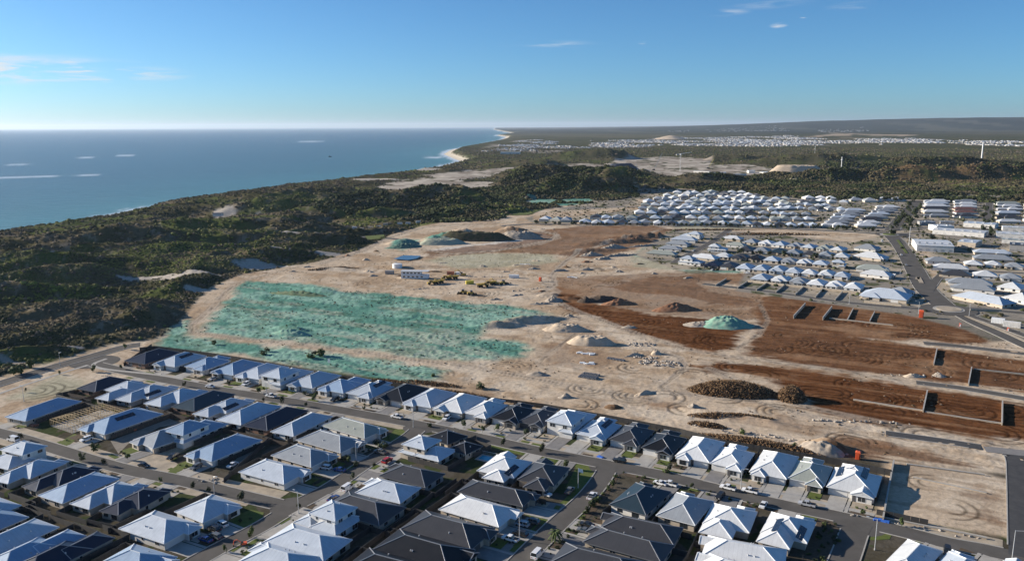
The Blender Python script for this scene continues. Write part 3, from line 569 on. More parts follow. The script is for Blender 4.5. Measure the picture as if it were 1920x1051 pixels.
disc('roundabout_apron', (1668,440), 10, 'concrete', 'pale apron ring of the upper roundabout', .30, zt=.42)
disc('roundabout_island', (1668,440), 7, 'lawn', 'planted island in the upper roundabout', .42, zt=.8)
for px, r in [((788,801),7),((1141,875),7),((1612,981),8),((548,950),7),((178,678),12),((1760,577),11),((1345,490),5),((1745,550),9)]:
    disc('junction', px, r, 'asphalt', 'asphalt mouth of a side street', .058+.0005*r)
# painted median and give-way lines
def strip(name, px, width, material, label, z, kind='structure', z2=None):
    p = smooth(WP(px)); d = np.gradient(p, axis=0); d /= np.linalg.norm(d, axis=1)[:,None]; n = np.stack([-d[:,1], d[:,0]], 1); m = MB()
    if z2 is None:
        m.v = [(*(p[j]+n[j]*width/2*c), z) for j in range(len(p)) for c in (-1, 1)]; m.f = [(j*2+1, j*2, j*2+2, j*2+3) for j in range(len(p)-1)]
    else:
        for j in range(len(p)): m.v += [(*(p[j]-n[j]*width/2), z), (*(p[j]-n[j]*width/2), z2), (*(p[j]+n[j]*width/2), z2), (*(p[j]+n[j]*width/2), z)]
        for j in range(len(p)-1):
            for c in range(3): m.f.append((j*4+c+1, j*4+c, j*4+c+4, j*4+c+5))
        m.f += [(0,1,2,3), tuple(4*(len(p)-1)+q for q in (3,2,1,0))]
    return tag(m.build(name, M[material]), label, kind=kind)
strip('median', [(1728,531),(1722,520),(1720,524)], 3, 'verge', 'small sandy median in the avenue', .3, z2=.42)
strip('median', [(1700,475),(1690,460),(1683,450)], 2.4, 'lawn', 'grassy median near the upper roundabout', .3, z2=.42)
strip('median', [(1812,593),(1850,609),(1890,625),(1925,641)], 2.6, 'verge', 'sandy median between the two carriageways', .3, z2=.4)
strip('footpath', [(200,672),(175,683),(200,692),(300,703),(400,720),(470,731),(600,750),(700,767),(800,785),(900,805),(1000,826),(1100,845),(1225,867),(1300,884),(1425,915),(1550,944),(1640,965)], 2.0, 'concrete', 'concrete footpath on the far side of the main street', .075)
strip('footpath', [(-100,775),(0,737),(100,704),(165,684)], 1.8, 'concrete', 'pale footpath beside the road at the heath', .07)
strip('verge', [(185,681),(300,704),(400,722),(470,733),(600,752),(700,769),(800,787),(900,807),(1000,828),(1100,848),(1225,870),(1300,887),(1425,918),(1550,947),(1650,970),(1880,1022)], 7.5, 'verge', 'sandy verge on the far side of the main street', .03)
strip('verge', [(230,708),(300,719),(400,738),(470,750),(600,772),(700,790),(780,806)], 4.5, 'verge', 'sandy verge on the near side of the main street', .032)
strip('verge', [(830,812),(900,830),(1000,853),(1110,877)], 4, 'lawn', 'grass verge on the near side of the main street', .034)
strip('verge', [(1160,884),(1225,898),(1300,916),(1425,949),(1560,978)], 4, 'garden', 'planted verge on the near side of the main street', .033)
strip('verge', [(-60,785),(25,806),(100,827),(175,849),(250,869),(350,890),(425,908),(530,930)], 7, 'verge', 'sandy verge above the lower street', .036)
strip('verge', [(-60,812),(25,832),(100,855),(175,878),(250,898),(350,918),(470,942)], 5, 'verge', 'verge below the lower street', .038)
strip('verge', [(800,815),(770,835),(700,880),(640,920),(560,968),(500,1005),(440,1040)], 6, 'concrete', 'paved verge on the right of the side street', .040)
strip('verge', [(1150,888),(1120,936),(1075,985),(1020,1040)], 4.5, 'garden', 'planted verge on the right of the second side street', .042)
strip('verge', [(1112,893),(1080,930),(1030,975),(975,1027)], 5, 'lawn', 'lawn verge on the left of the second side street', .044)
# lots
def patch(name, px, material, label, z):
    m = MB(); p = WP(px); m.v = [(*q, z) for q in p]; m.f = [tuple(range(len(p)))]
    me_ = m.build(name, M[material]); 
    if me_.data.polygons[0].normal.z < 0: me_.data.flip_normals()
    return tag(me_, label, kind='structure')
patch('bare_lot', [(207,826),(318,784),(340,795),(300,800),(240,832),(222,850)], 'yard', 'bare grey sand lot beside the solar roofed house', .03)
patch('bare_lot', [(432,872),(462,838),(500,815),(515,822),(440,880)], 'yard', 'bare grey sand lot above the corner house', .032)
patch('sand_yard', [(222,852),(245,842),(268,848),(310,855),(335,870),(318,897),(200,870)], 'verge', 'rough yellow sand in front of the two storey house', .034)
patch('lawn', [(312,886),(335,870),(348,874),(330,892)], 'lawn', 'small lawn beside the driveway of the lower street', .05)
patch('lawn', [(106,832),(140,812),(150,818),(125,838)], 'lawn', 'green lawn beside the parked white van', .05)
patch('lawn', [(718,825),(742,804),(762,804),(770,812),(760,822),(742,829)], 'lawn', 'round cornered lawn at the street corner', .052)
patch('lawn', [(430,970),(470,955),(495,960),(490,975),(465,992),(440,985)], 'lawn', 'shaded lawn of the corner house', .052)
patch('lawn', [(990,948),(1040,962),(1025,978),(985,965)], 'lawn', 'shaded front lawn by the second side street', .052)
patch('lawn', [(1080,875),(1100,870),(1122,880),(1108,900),(1085,925),(1060,915)], 'lawn', 'corner lawn with flag pole', .052)
patch('garden_bed', [(1530,977),(1560,975),(1580,1000),(1565,1060),(1520,1060),(1508,1040)], 'garden', 'dark planted bed beside the lower right street', .052)
patch('lawn', [(1660,995),(1672,1002),(1668,1010),(1635,1012),(1625,1008)], 'lawn', 'yellowish grass at the lower right street corner', .052)
patch('lawn', [(958,398),(1000,388),(1020,392),(990,403),(958,404)], 'lawn', 'bright green park in the distance', .4)
patch('lawn', [(684,443),(720,440),(722,447),(690,450)], 'lawn', 'bright green oval patch by the coast road', .4)
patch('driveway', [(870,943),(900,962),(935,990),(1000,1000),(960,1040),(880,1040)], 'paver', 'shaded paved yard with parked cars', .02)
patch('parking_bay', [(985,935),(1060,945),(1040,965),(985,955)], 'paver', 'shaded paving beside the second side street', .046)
p_ = patch('pond', [(737,487),(757,480),(790,481),(782,486),(765,489)], 'glass', 'small blue water pond at the site', .9)

# ------------------------------------------------------------------ houses
def hip(mb, cap, x0, x1, y0, y1, ze, pitch, t=.22, gable=False):
    w_ = x1-x0; d_ = y1-y0; h = min(w_, d_)/2*pitch; z1 = ze+h
    if d_ >= w_:
        g = 0 if gable == 'front' else w_/2; r0 = ((x0+x1)/2, y0+g, z1); r1 = ((x0+x1)/2, max(y1-w_/2, y0+g+.01), z1)
        e = [(x0,y0,ze),(x1,y0,ze),(x1,y1,ze),(x0,y1,ze)]
        fs = [(0,1,4),(1,2,5,4),(2,3,5),(3,0,4,5)]
    else:
        g = 0 if gable == 'side' else d_/2; r0 = (x0+g, (y0+y1)/2, z1); r1 = (x1-d_/2, (y0+y1)/2, z1)
        e = [(x0,y0,ze),(x1,y0,ze),(x1,y1,ze),(x0,y1,ze)]
        fs = [(0,1,5,4),(1,2,5),(2,3,4,5),(3,0,4)]
    low = [(x, y, ze-t) for x, y, _ in e]
    mb.add(e+[r0, r1]+low, fs+[(6,7,1,0),(7,8,2,1),(8,9,3,2),(9,6,0,3),(6,9,8,7)])
    if cap is not None:
        for a_, b_ in ([(e[0],r0),(e[1],r0),(e[2],r1),(e[3],r1),(r0,r1)] if d_ >= w_ else [(e[0],r0),(e[3],r0),(e[1],r1),(e[2],r1),(r0,r1)]):
            if (Vector(a_)-Vector(b_)).length > .5: cap.tube((a_[0],a_[1],a_[2]+.03), (b_[0],b_[1],b_[2]+.03), .15, n=4)
_mc = {}
def unit(key, fn):
    if key not in _mc: _mc[key] = fn()
    return _mc[key]
def frame_mesh(wd, ht, m): 
    def f():
        b = MB(); t = .07
        b.box(-wd/2, wd/2, -.05, 0, 0, t); b.box(-wd/2, wd/2, -.05, 0, ht-t, ht); b.box(-wd/2, -wd/2+t, -.05, 0, t, ht-t); b.box(wd/2-t, wd/2, -.05, 0, t, ht-t)
        if wd > 1.3: b.box(-t/2, t/2, -.045, 0, t, ht-t)
        return b.mesh('window', M[m])
    return unit(('wf', wd, ht, m), f)
def pane_mesh(wd, ht):
    return unit(('wp', wd, ht), lambda: MB().box(-wd/2+.07, wd/2-.07, -.035, -.005, .07, ht-.07).mesh('pane', M['glass']))
def door_mesh(wd, ht, m): return unit(('d', wd, ht, m), lambda: MB().box(-wd/2, wd/2, -.06, 0, 0, ht).mesh('door', M[m]))
def garage_mesh(wd, m):
    def f():
        b = MB()
        for i in range(4): b.box(-wd/2, wd/2, -.06-.012*(i % 2), 0, .02+i*.55, .55+i*.55)
        return b.mesh('garage_door', M[m])
    return unit(('g', wd, m), f)
def solar_mesh(nx, ny):
    def f():
        b = MB()
        for i in range(nx):
            for j in range(ny): b.box(i*1.04, i*1.04+1.0, j*1.66, j*1.66+1.62, 0, .06)
        return b.mesh('solar_array', M['solar'])
    return unit(('s', nx, ny), f)
def put(name, me_, parent, x, y, z, rz=0):
    o = bpy.data.objects.new(name, me_); o.location = (x, y, z); o.rotation_euler = (0,0,rz); return link(o, parent)
HOUSES = []
def house(A, B, depth, roof, wall='render_white', front='near', storeys=1, style=0, solar=0, label='', group=None, detail=2, cap=None, width=None, zone=None, eave=2.55, raw=False, pitch=.45, flipx=False):
    """A, B: photo positions of the near eave corners; depth: metres away from the camera side"""
    ez = eave+(2.75 if storeys == 2 and style != 9 else 0)
    a_ = np.array(A, float) if raw else W(*A, ez); b_ = np.array(B, float) if raw else W(*B, ez)
    u = b_-a_; L = np.linalg.norm(u); u = u/L
    if zone in ('N', 'S'):      # these rows stand square to their street
        az_ = math.radians(np.interp((A[0]+B[0])/2, [240, 600, 1000, 1640], [-24.5, -26.5, -29, -30.5])); u2 = np.array([math.cos(az_), math.sin(az_)]); c_ = (a_+b_)/2; L = min(L, 14.6 if A[0] < 1540 else 17)*abs(u@u2); u = u2; a_ = c_-u*L/2; b_ = c_+u*L/2
    v = np.array([-u[1], u[0]])
    if v @ ((a_+b_)/2) < 0: v = -v
    if front == 'near': o_ = a_; ax = u; wd = L; dp = depth
    elif front == 'far': o_ = b_+v*depth; ax = -u; wd = L; dp = depth
    elif front == 'right': o_ = b_; ax = v; wd = depth; dp = L
    else: o_ = a_+v*depth; ax = -v; wd = depth; dp = L
    rz = math.atan2(ax[1], ax[0])
    cen = (a_+b_)/2+v*depth/2
    root = empty('house', (o_[0], o_[1], 0), rz, label=label, cat='house', group=group)
    rnd = random.Random(int(abs(o_[0])*31+abs(o_[1])*17))
    ov = .5; roofm = ROOF[roof]; dark = roof in ('black','grey','navy','teal')
    rb = MB(); cb = MB() if detail >= 2 else None; wb = MB(); garage_x = None
    if flipx: style = style+100
    st = style % 100
    def fx(x0, x1): return (wd-x1, wd-x0) if flipx else (x0, x1)
    rects = []   # x0,x1,y0,y1,eave
    bodyfront = 1.8 if st != 5 else 0
    if st in (0, 1):      # long hip body, projecting porch wing on the left, garage on the right
        rects = [(0, wd, bodyfront, dp, ez)]; gx0, gx1 = fx(.06*wd, .46*wd); rects.append((gx0, gx1, 0, min(dp*.45, .4*wd*1.4+2), ez-.06))
        if st == 1: rects[0] = (0, wd, bodyfront, dp*.74, ez); q0, q1 = fx(.28*wd, wd-.15); rects.append((q0, q1, dp*.5, dp, ez-.04))
    elif st == 2:         # L shape
        rects = [(0, wd, bodyfront, dp*.62, ez)]; q0, q1 = fx(0.1, wd*.58); rects.append((q0, q1, dp*.4, dp, ez-.05)); q0, q1 = fx(.5*wd, .95*wd); rects.append((q0, q1, 0, dp*.3, ez-.08))
    elif st == 3:         # small gable porch
        rects = [(0, wd, bodyfront, dp, ez)]; q0, q1 = fx(.55*wd, .92*wd); rects.append((q0, q1, .2, 6, ez-.06))
    elif st == 4:
        rects = [(0, wd, bodyfront, dp*.8, ez)]; q0, q1 = fx(.12*wd, .7*wd); rects.append((q0, q1, dp*.6, dp, ez-.05)); q0, q1 = fx(.5*wd, .97*wd); rects.append((q0, q1, 0, dp*.35, ez-.08))
    else: rects = [(0, wd, 0, dp, ez)]
    low = None
    if storeys == 2 and st != 9:
        # the upper floor covers part of the plan, lower skirt roofs round it
        up = (wd*.06, wd*.94, .3, dp*.62, ez)
        if flipx: up = (wd*.02, wd*.8, dp*.2, dp*.86, ez)
        rects = [up]; low = [(0, wd, dp*.35, dp, ez-2.75), (wd*.5, wd, -.6, dp*.4, ez-2.8)]
    for i, (x0, x1, y0, y1, e_) in enumerate(rects):
        hip(rb, cb, x0, x1, y0, y1, e_, pitch, gable=('front' if (i == len(rects)-1 and i > 0 and rnd.random() < .5) else False))
        wb.box(x0+ov+.003*i, x1-ov-.003*i, y0+ov+.003*i, y1-ov-.003*i, 0, e_-.2)
    if low:
        for i, (x0, x1, y0, y1, e_) in enumerate(low):
            hip(rb, cb, x0, x1, y0, y1, e_, pitch*.9); wb.box(x0+ov+.01*i+.02, x1-ov-.01*i-.02, y0+ov+.01*i+.02, y1-ov-.02, 0, e_-.2)
    ro = rb.build('roof', roofm, root)
    if cb is not None: cb.build('ridge_cap', M['cap_d'] if dark else M['cap'], ro)
    if detail >= 2:      # vents and pipes on the roof, clear of the ridge
        for k in range(rnd.choice((2, 3, 4))):
            x0, x1, y0, y1, e_ = rects[0]; s_ = rnd.choice((.22, .78)); vx = x0+(x1-x0)*s_; vy = rnd.uniform(y0+(x1-x0)*.55, max(y0+(x1-x0)*.56, y1-(x1-x0)*.55)) if y1-y0 > x1-x0 else y0+(y1-y0)*s_
            if y1-y0 < x1-x0: vx = rnd.uniform(x0+(y1-y0)*.55, max(x0+(y1-y0)*.56, x1-(y1-y0)*.55))
            dd_ = min(vx-x0, x1-vx, vy-y0, y1-vy); hz = e_+dd_*pitch
            unit_m = unit(('vent',), lambda: MB().tube((0,0,-.1), (0,0,.38), .19, .19, 8).mesh('roof_vent', M['steel'])); put('roof_vent', unit_m, ro, vx, vy, hz)
    wo = wb.build('wall', M[wall], root)
    if detail >= 2:      # gutters as a thin band under each eave
        gb_ = MB()
        for i, (x0, x1, y0, y1, e_) in enumerate(rects+(low or [])):
            for (p0, p1, q0, q1) in ((x0-.1, x1+.1, y0-.11, y0-.01), (x0-.1, x1+.1, y1+.01, y1+.11), (x0-.11, x0-.01, y0, y1), (x1+.01, x1+.11, y0, y1)): gb_.box(p0, p1, q0, q1, e_-.19+.004*i, e_-.02+.004*i)
        gb_.build('gutter', M['gutter_d' if dark else 'gutter'], ro)
    # openings
    fm = 'frame_d' if rnd.random() < .45 else 'frame_w'
    def win(x, y, z, rz_, wd_=1.8, ht=1.2):
        w0 = put('window', frame_mesh(wd_, ht, fm), root, x, y, z, rz_); put('pane', pane_mesh(wd_, ht), w0, 0, 0, 0)
    if detail >= 1:
        x0, x1, y0, y1, e_ = rects[0]; yf = y0+ov; 
        levels = [0] if not low else [2.75]
        for lv in levels:
            if st in (0, 1, 3, 4, 2) and not low:
                gcx = (wd*.74 if not flipx else wd*.26) if st in (0, 1) else (wd*.27 if not flipx else wd*.73)
                gw = 4.8 if wd > 10.5 else 3.6
                if gcx+gw/2 > wd-.6: gcx = wd-.7-gw/2
                if gcx-gw/2 < .6: gcx = .7+gw/2
                put('garage_door', garage_mesh(gw, 'garage_d' if (dark and rnd.random() < .5) else 'garage_w'), root, gcx, yf, 0)
                rp = rects[1] if len(rects) > 1 and st in (0, 1, 3) else (rects[2] if len(rects) > 2 else None)
                if rp: cx = (rp[0]+rp[1])/2; win(cx, rp[2]+ov, .45, 0, 2.4 if rp[1]-rp[0] > 4.4 else 1.2, 1.7); 
                if rp: put('door', door_mesh(1.0, 2.15, 'garage_d'), root, rp[1]+.45 if rp[1]+1.2 < wd-.6 and abs(rp[1]+.45-gcx) > gw/2+.6 else rp[0]+ov+.7, (yf if rp[1]+1.2 < wd-.6 and abs(rp[1]+.45-gcx) > gw/2+.6 else rp[2]+ov), 0)
            else:
                win(x0+(x1-x0)*.25, yf, lv+.6, 0, 2.4, 1.5); win(x0+(x1-x0)*.72, yf, lv+.6, 0, 1.8, 1.5)
                if low: put('garage_door', garage_mesh(4.8, 'garage_w'), root, x0+(x1-x0)*.28+.6, yf-.015, 0); put('door', door_mesh(1.2, 2.3, 'garage_d'), root, x0+(x1-x0)*.28+4.2, yf-.01, 0)
            nside = max(2, int((y1-y0)/5.5)) if detail >= 2 else 2
            for k in range(nside):
                yy = y0+(k+.6)/(nside+.2)*(y1-y0)
                win(x1-ov, yy, lv+.9, math.pi/2, 1.8 if k % 2 else 1.0, 1.1)
                win(x0+ov, yy, lv+.9, -math.pi/2, 1.0 if k % 2 else 1.8, 1.1)
            yb = max(r_[3] for r_ in rects)-ov; rbk = [r_ for r_ in rects if r_[3]-ov >= yb-.01][0]
            win(rbk[0]+(rbk[1]-rbk[0])*.3, yb, lv+.3, math.pi, 2.4, 1.9); win(rbk[0]+(rbk[1]-rbk[0])*.72, yb, lv+.8, math.pi, 1.8, 1.2)
        if low:
            for k in range(3): win(wd-ov-.02 if True else 0, dp*(.45+.18*k), .9, math.pi/2, 1.8, 1.1); win(ov+.02, dp*(.45+.18*k), .9, -math.pi/2, 1.8, 1.1)
            win(wd*.3, dp-ov-.02, .3, math.pi, 2.4, 1.9); win(wd*.7, dp-ov-.02, .3, math.pi, 2.4, 1.9)
    if solar:
        x0, x1, y0, y1, e_ = rects[0]; tilt = math.atan(pitch)
        for si, side in enumerate(solar if isinstance(solar, (list, tuple)) else [solar]):
            # side: 'l' / 'r' slope of a deep roof, seen from the front
            nx_, ny_ = (6, 1) if si == 0 else (4, 1)
            me_ = solar_mesh(ny_*2 if False else 2, 5 if (y1-y0) > 14 else 4)
            o = bpy.data.objects.new('solar_array', me_); link(o, ro)
            yy = y0+(x1-x0)*.5+.5
            if side == 'r': o.rotation_euler = (0, tilt, 0); o.location = (x0+(x1-x0)*.62, yy, e_+(x1-x0)*.38*pitch+.12)
            elif side == 'l': o.rotation_euler = (0, -tilt, 0); o.location = (x0+(x1-x0)*.1, yy, e_+(x1-x0)*.10*pitch+.12)
    root['_z'] = 0
    HOUSES.append(dict(o=root, c=cen, w=wd, d=dp, rz=rz, org=o_, ax=ax, detail=detail, front=front, zone=zone, gx=(wd*.74 if not flipx else wd*.26) if st in (0,1) else (wd*.27 if not flipx else wd*.73), rad=math.hypot(wd, dp)/2))
    del root['_z']
    return root
def hl(color, storey, where): return f"{RW[color]} roofed {'two storey ' if storey == 2 else ''}house, {where}"
# far side of the main street: (A, B, roof, wall, style, storeys, solar, flip)
rowN = [((234,675),(270,683),'navy','brick_brown',5,1,0,0),((274,681),(331,691),'pale','render_white',0,1,'r',0),((335,686),(386,697),'blue','render_white',4,1,0,0),((392,697),(430,706),'blue','render_cream',3,1,0,1),((434,705),(482,713),'pale','render_white',0,1,0,0),
 ((484,703),(526,711),'pale','render_white',0,2,0,0),((534,719),(581,732),'pale','render_white',0,1,0,0),((586,729),(643,740),'blue','render_white',1,1,0,0),((645,737),(693,749),'pale','render_white',4,1,'r',0),((700,746),(749,757),'black','render_cream',0,1,0,0),
 ((752,755),(802,768),'pale','render_white',0,1,0,0),((808,765),(861,779),'white','render_cream',0,1,0,0),((866,774),(910,786),'white','render_grey',4,1,0,0),((918,783),(966,797),'black','render_cream',4,1,0,0),((968,791),(1014,803),'grey','render_white',4,1,0,0),
 ((1022,786),(1072,801),'pale','render_white',0,2,0,0),((1077,813),(1130,828),'pale','render_white',4,1,'r',0),((1140,824),(1194,839),'grey','render_white',4,1,0,0),((1201,840),(1257,855),'black','render_white',4,1,0,0),((1263,857),(1327,870),'white','render_white',0,1,0,0),
 ((1330,869),(1390,886),'white','render_white',4,1,0,0),((1401,889),(1474,899),'white','render_white',0,1,0,0),((1476,897),(1543,916),'olive','render_cream',4,1,0,0),((1549,913),(1640,937),'white','render_white',4,1,'rl',0)]
for i, (A, B, rf, wl, st, sto, sol, fl) in enumerate(rowN):
    house(A, B, 23 if i < 23 else 24, rf, wl, 'near', sto, st, list(sol) if sol else 0, hl(rf, sto, f"{left_ord(i, len(rowN))} in the row backing onto the sand"), 'houses on the far side of the diagonal street', 2, zone='N', flipx=bool(fl), eave=2.7)
rowS = [((146,727),(176,735),'navy','brick_brown',5,1,0),((160,741),(203,752),'pale','render_cream',2,1,0),((217,747),(254,757),'pale','render_grey',1,1,'l'),((268,756),(315,764),'pale','render_white',1,1,0),((322,762),(363,771),'teal','brick_brown',5,1,0),
 ((361,775),(402,784),'pale','render_white',1,1,'l'),((406,786),(450,797),'pale','render_white',5,1,0),((456,797),(500,807),'navy','brick_brown',5,1,0),((508,808),(549,818),'pale','render_white',5,1,0)]
for i, (A, B, rf, wl, st, sto, sol) in enumerate(rowS):
    house(A, B, [19,25,24,24,24,24,24,25,24][i], rf, wl, 'far', sto, st, list(sol) if sol else 0, hl(rf, sto, f"{left_ord(i, len(rowS))} in the row facing the street from below"), 'houses on the near side of the diagonal street', 2, zone='S')
row1 = [((602,797),(690,823),12,'olive','render_white'),((555,824),(645,850),13,'mid','render_cream'),((508,853),(590,877),13,'mid','render_cream'),((447,884),(540,909),13,'pale','render_white')]
for i, (A, B, dp, rf, wl) in enumerate(row1):
    house(A, B, dp, rf, wl, 'right', 1, 0, 0, hl(rf, 1, f"{['topmost','second','third','lowest'][i]} of four facing the side street from its left"), 'houses left of the side street', 2, zone='1', flipx=True)
lab = [('M', (9,781),(48,789),26,'blue','render_cream','near',1,5,0,'beside the timber frame under construction'),
 ('M', (143,803),(188,817),28,'blue','render_cream','near',1,0,'r','between the timber frame and the bare grey lot'),
 ('M', (241,827),(278,843),28,'mid','render_cream','near',1,0,0,'right of the bare grey lot on the lower street'),
 ('M', (301,807),(345,817),22,'blue','render_white','near',2,5,0,'white cube like, middle of the lower street block'),
 ('M', (342,853),(389,868),25,'blue','render_white','near',1,0,0,'right of the white two storey house on the lower street')]
for z, A, B, dp, rf, wl, fr, sto, st, sol, wh in lab: house(A, B, dp, rf, wl, fr, sto, st, list(sol) if sol else 0, hl(rf, sto, wh), 'houses on the lower street', 2, zone='M')
rowW = [((-36,853),(13,866),16,'pale','render_white',2,5),((-18,898),(28,909),21,'pale','render_cream',1,1),((40,911),(78,924),22,'navy','render_cream',1,1),((71,928),(117,943),20.5,'blue','render_cream',1,5),((130,943),(182,958),20,'pale','render_cream',1,1),((185,957),(236,968),20,'navy','render_cream',1,1)]
for i, (A, B, dp, rf, wl, sto, st) in enumerate(rowW): house(A, B, dp, rf, wl, 'far', sto, st, 0, hl(rf, sto, f"{left_ord(i, 6)} in the row below the lower street"), 'houses below the lower street', 2, zone='W')
for A, B, dp, rf, wh in [((327,958),(387,982),14,'pale','on the corner of the lower street and the side street'),((222,990),(316,1021),13,'pale','below the corner house at the side street'),((176,1060),(268,1090),13,'blue','at the bottom edge left of the side street')]:
    house(A, B, dp, rf, 'render_white', 'right', 1, 0, 0, hl(rf, 1, wh), 'houses left of the side street', 2, zone='1b', flipx=True)
def far_corner(px, wd, dp, azd=62, z=2.6):
    p = W(*px, z); t = math.radians(azd); v = np.array([math.cos(t), math.sin(t)]); u = np.array([v[1], -v[0]]); B = p-v*dp; return B-u*wd, B
rowV = [((40,946),13,20,'pale',0,'small one at the left edge'),((54,968),13,22,'blue',5,'second up along the left edge'),((111,987),12,26,'pale',0,'pale hip above the bottom left corner'),((162,1003),12,26,'blue',1,'lowest wide one near the bottom left corner'),((216,1007),11.5,27,'navy',1,'dark one nearest the bottom left corner')]
for px, wd_, dp_, rf, st, wh in rowV:
    A, B = far_corner(px, wd_, dp_); house(A, B, dp_, rf, 'render_cream', 'near', 1, st, 0, hl(rf, 1, wh), 'houses in the bottom left corner', 2, zone='V', raw=True)
E1 = [((800,819),(839,833),11,'black','render_cream','near',1,5,'black one on the corner of both streets'),((838,841),(873,852),10,'black','render_cream','near',1,5,'low black wing beside the small pool'),
 ((749,833),(822,851),12,'pale','render_cream','left',2,0,'beside the red car'),((703,889),(797,913),12,'grey','render_grey','left',1,0,'directly below the tall pale house with skirt roof'),
 ((657,921),(750,943),12.5,'pale','render_cream','left',1,0,'third down on the right of the side street'),((600,952),(711,985),13.5,'grey','render_cream','left',1,5,'broad charcoal one right of the small lamp'),
 ((552,963),(628,987),13,'pale','render_white','left',2,0,'near the bottom with skirt roof'),((490,1017),(606,1051),13,'pale','render_cream','left',1,5,'below the tall white house near the bottom'),((430,1053),(545,1088),13,'pale','render_white','left',1,0,'cut by the bottom edge right of the digger')]
for i, (A, B, dp, rf, wl, fr, sto, st, wh) in enumerate(E1): house(A, B, dp, rf, wl, fr, sto, st, 0, hl(rf, sto, wh), 'houses right of the side street', 2, zone='E', flipx=(sto == 2 and i != 2))
E2 = [((883,890),(953,905),21,'white','render_grey','far',1,4,'l','with black solar panels facing the street'),((960,908),(1030,921),22,'grey','render_cream','far',1,4,0,'next to the flag pole corner lawn'),
 ((857,921),(990,951),10.5,'grey','render_cream','right',1,0,0,'long one above the white roofed house'),((822,954),(945,990),12.5,'white','render_cream','right',1,0,0,'long one beside four parked cars'),
 ((748,992),(893,1033),14,'grey','render_cream','right',1,0,0,'broad dark one at the bottom centre'),((695,1031),(852,1078),14,'black','render_cream','right',1,0,0,'cut by the bottom edge below the broad dark one'),((640,1068),(790,1110),13,'black','render_cream','right',1,0,0,'corner showing at the bottom centre left')]
for i, (A, B, dp, rf, wl, fr, sto, st, sol, wh) in enumerate(E2): house(A, B, dp, rf, wl, fr, sto, st, list(sol) if sol else 0, hl(rf, sto, wh), 'houses left of the second side street', 2, zone='E2', flipx=(fr == 'right'))
F1 = [((1142,945),(1211,965),21,'teal','render_white','far',1,3,0,'on the corner right of the second side street'),((1230,965),(1303,984),20,'mid','render_cream','far',1,3,0,'between the slate blue house and the big white one'),
 ((1309,996),(1398,1015),22,'white','render_cream','far',1,1,0,'big one just below the parked pickups'),((1417,1013),(1506,1035),22,'white','render_cream','far',1,1,'rl','with solar panels left of the dark garden bed'),
 ((1113,987),(1263,1021),11,'grey','render_cream','left',1,0,0,'long one below the slate blue corner house'),((1082,1012),(1240,1055),11,'grey','render_cream','left',1,0,0,'second long one right of the palm'),((1030,1054),(1190,1094),12,'grey','render_cream','left',1,5,0,'cut by the bottom edge right of the white van'),
 ((1303,1038),(1470,1070),12,'white','render_cream','left',1,0,0,'long one at the bottom edge below the big white one'),((1290,1070),(1440,1110),12,'white','render_cream','left',1,0,0,'just showing at the bottom edge'),
 ((1652,1060),(1720,1085),20,'white','render_cream','far',1,5,0,'bright one in the bottom right corner'),((1735,1080),(1830,1115),20,'pale','render_cream','far',1,4,'l','with solar panels in the bottom right corner'),((1856,1105),(1950,1135),20,'pale','render_cream','far',1,4,0,'at the far bottom right corner')]
for i, (A, B, dp, rf, wl, fr, sto, st, sol, wh) in enumerate(F1): house(A, B, dp, rf, wl, fr, sto, st, list(sol) if sol else 0, hl(rf, sto, wh), 'houses right of the second side street', 2, zone='F')
NEAR = len(HOUSES)
# ---- middle estates
PAL = ['white','pale','pale','mid','pale','white','mid','pale','grey','pale']
def between(p0, p1, n, gap=.12):
    a_ = np.array(p0, float); b_ = np.array(p1, float); return [(a_+(b_-a_)*(i+gap/2)/n, a_+(b_-a_)*(i+1-gap/2)/n) for i in range(n)]
def rowpx(p0, p1, n, depth, where, group, front='near', pal=None, det=1, gap=.05, walls=None, st=None):
    r = random.Random(int(p0[0]*7+p0[1]))
    for i, (A, B) in enumerate(between(p0, p1, n, gap)):
        rf = (pal[i % len(pal)] if pal else r.choice(PAL)); s_ = r.choice((0,1,3,4,5)) if st is None else st
        house(A, B, depth*r.uniform(1.08, 1.28), rf, r.choice(('render_white','render_cream','render_cream','render_grey')), front, 1, s_, 0, f"{RW[rf]} roofed house, {left_ord(i, n)} of {where}", group, det, zone='mid', flipx=r.random() < .5)
G1 = 'houses of the middle estate'
rowpx((1405,522),(1615,542), 6, 17, 'the row above the empty retained lots', G1, 'far', ['pale','white','mid','white','white','white'])
rowpx((1316,497),(1592,520), 9, 18, 'the middle estate street row', G1, 'near', ['navy','grey','pale','pale','pale','pale','white','white','pale'])
rowpx((1337,480),(1552,497), 7, 16, 'the second back row of the middle estate', G1, 'far', ['white','grey','black','pale','mid','white','pale'])
rowpx((1380,468),(1592,483), 7, 16, 'the third row up in the middle estate', G1, 'near', ['grey','mid','teal','mid','grey','mid','white'])
rowpx((1390,453),(1580,470), 7, 17, 'the top row of the middle estate', G1, 'far', ['mid','white','pale','mid','pale','olive','white'])
def ones(lst, group, det=1):
    for A, B, dp, rf, sto, fr, wh in lst: house(A, B, dp, rf, random.choice(('render_white','render_cream')), fr, sto, random.choice((0,3,5)), 0, (f"{RW[rf]} roofed {'two storey ' if sto == 2 else ''}house, {wh}"), group, det, zone='mid')
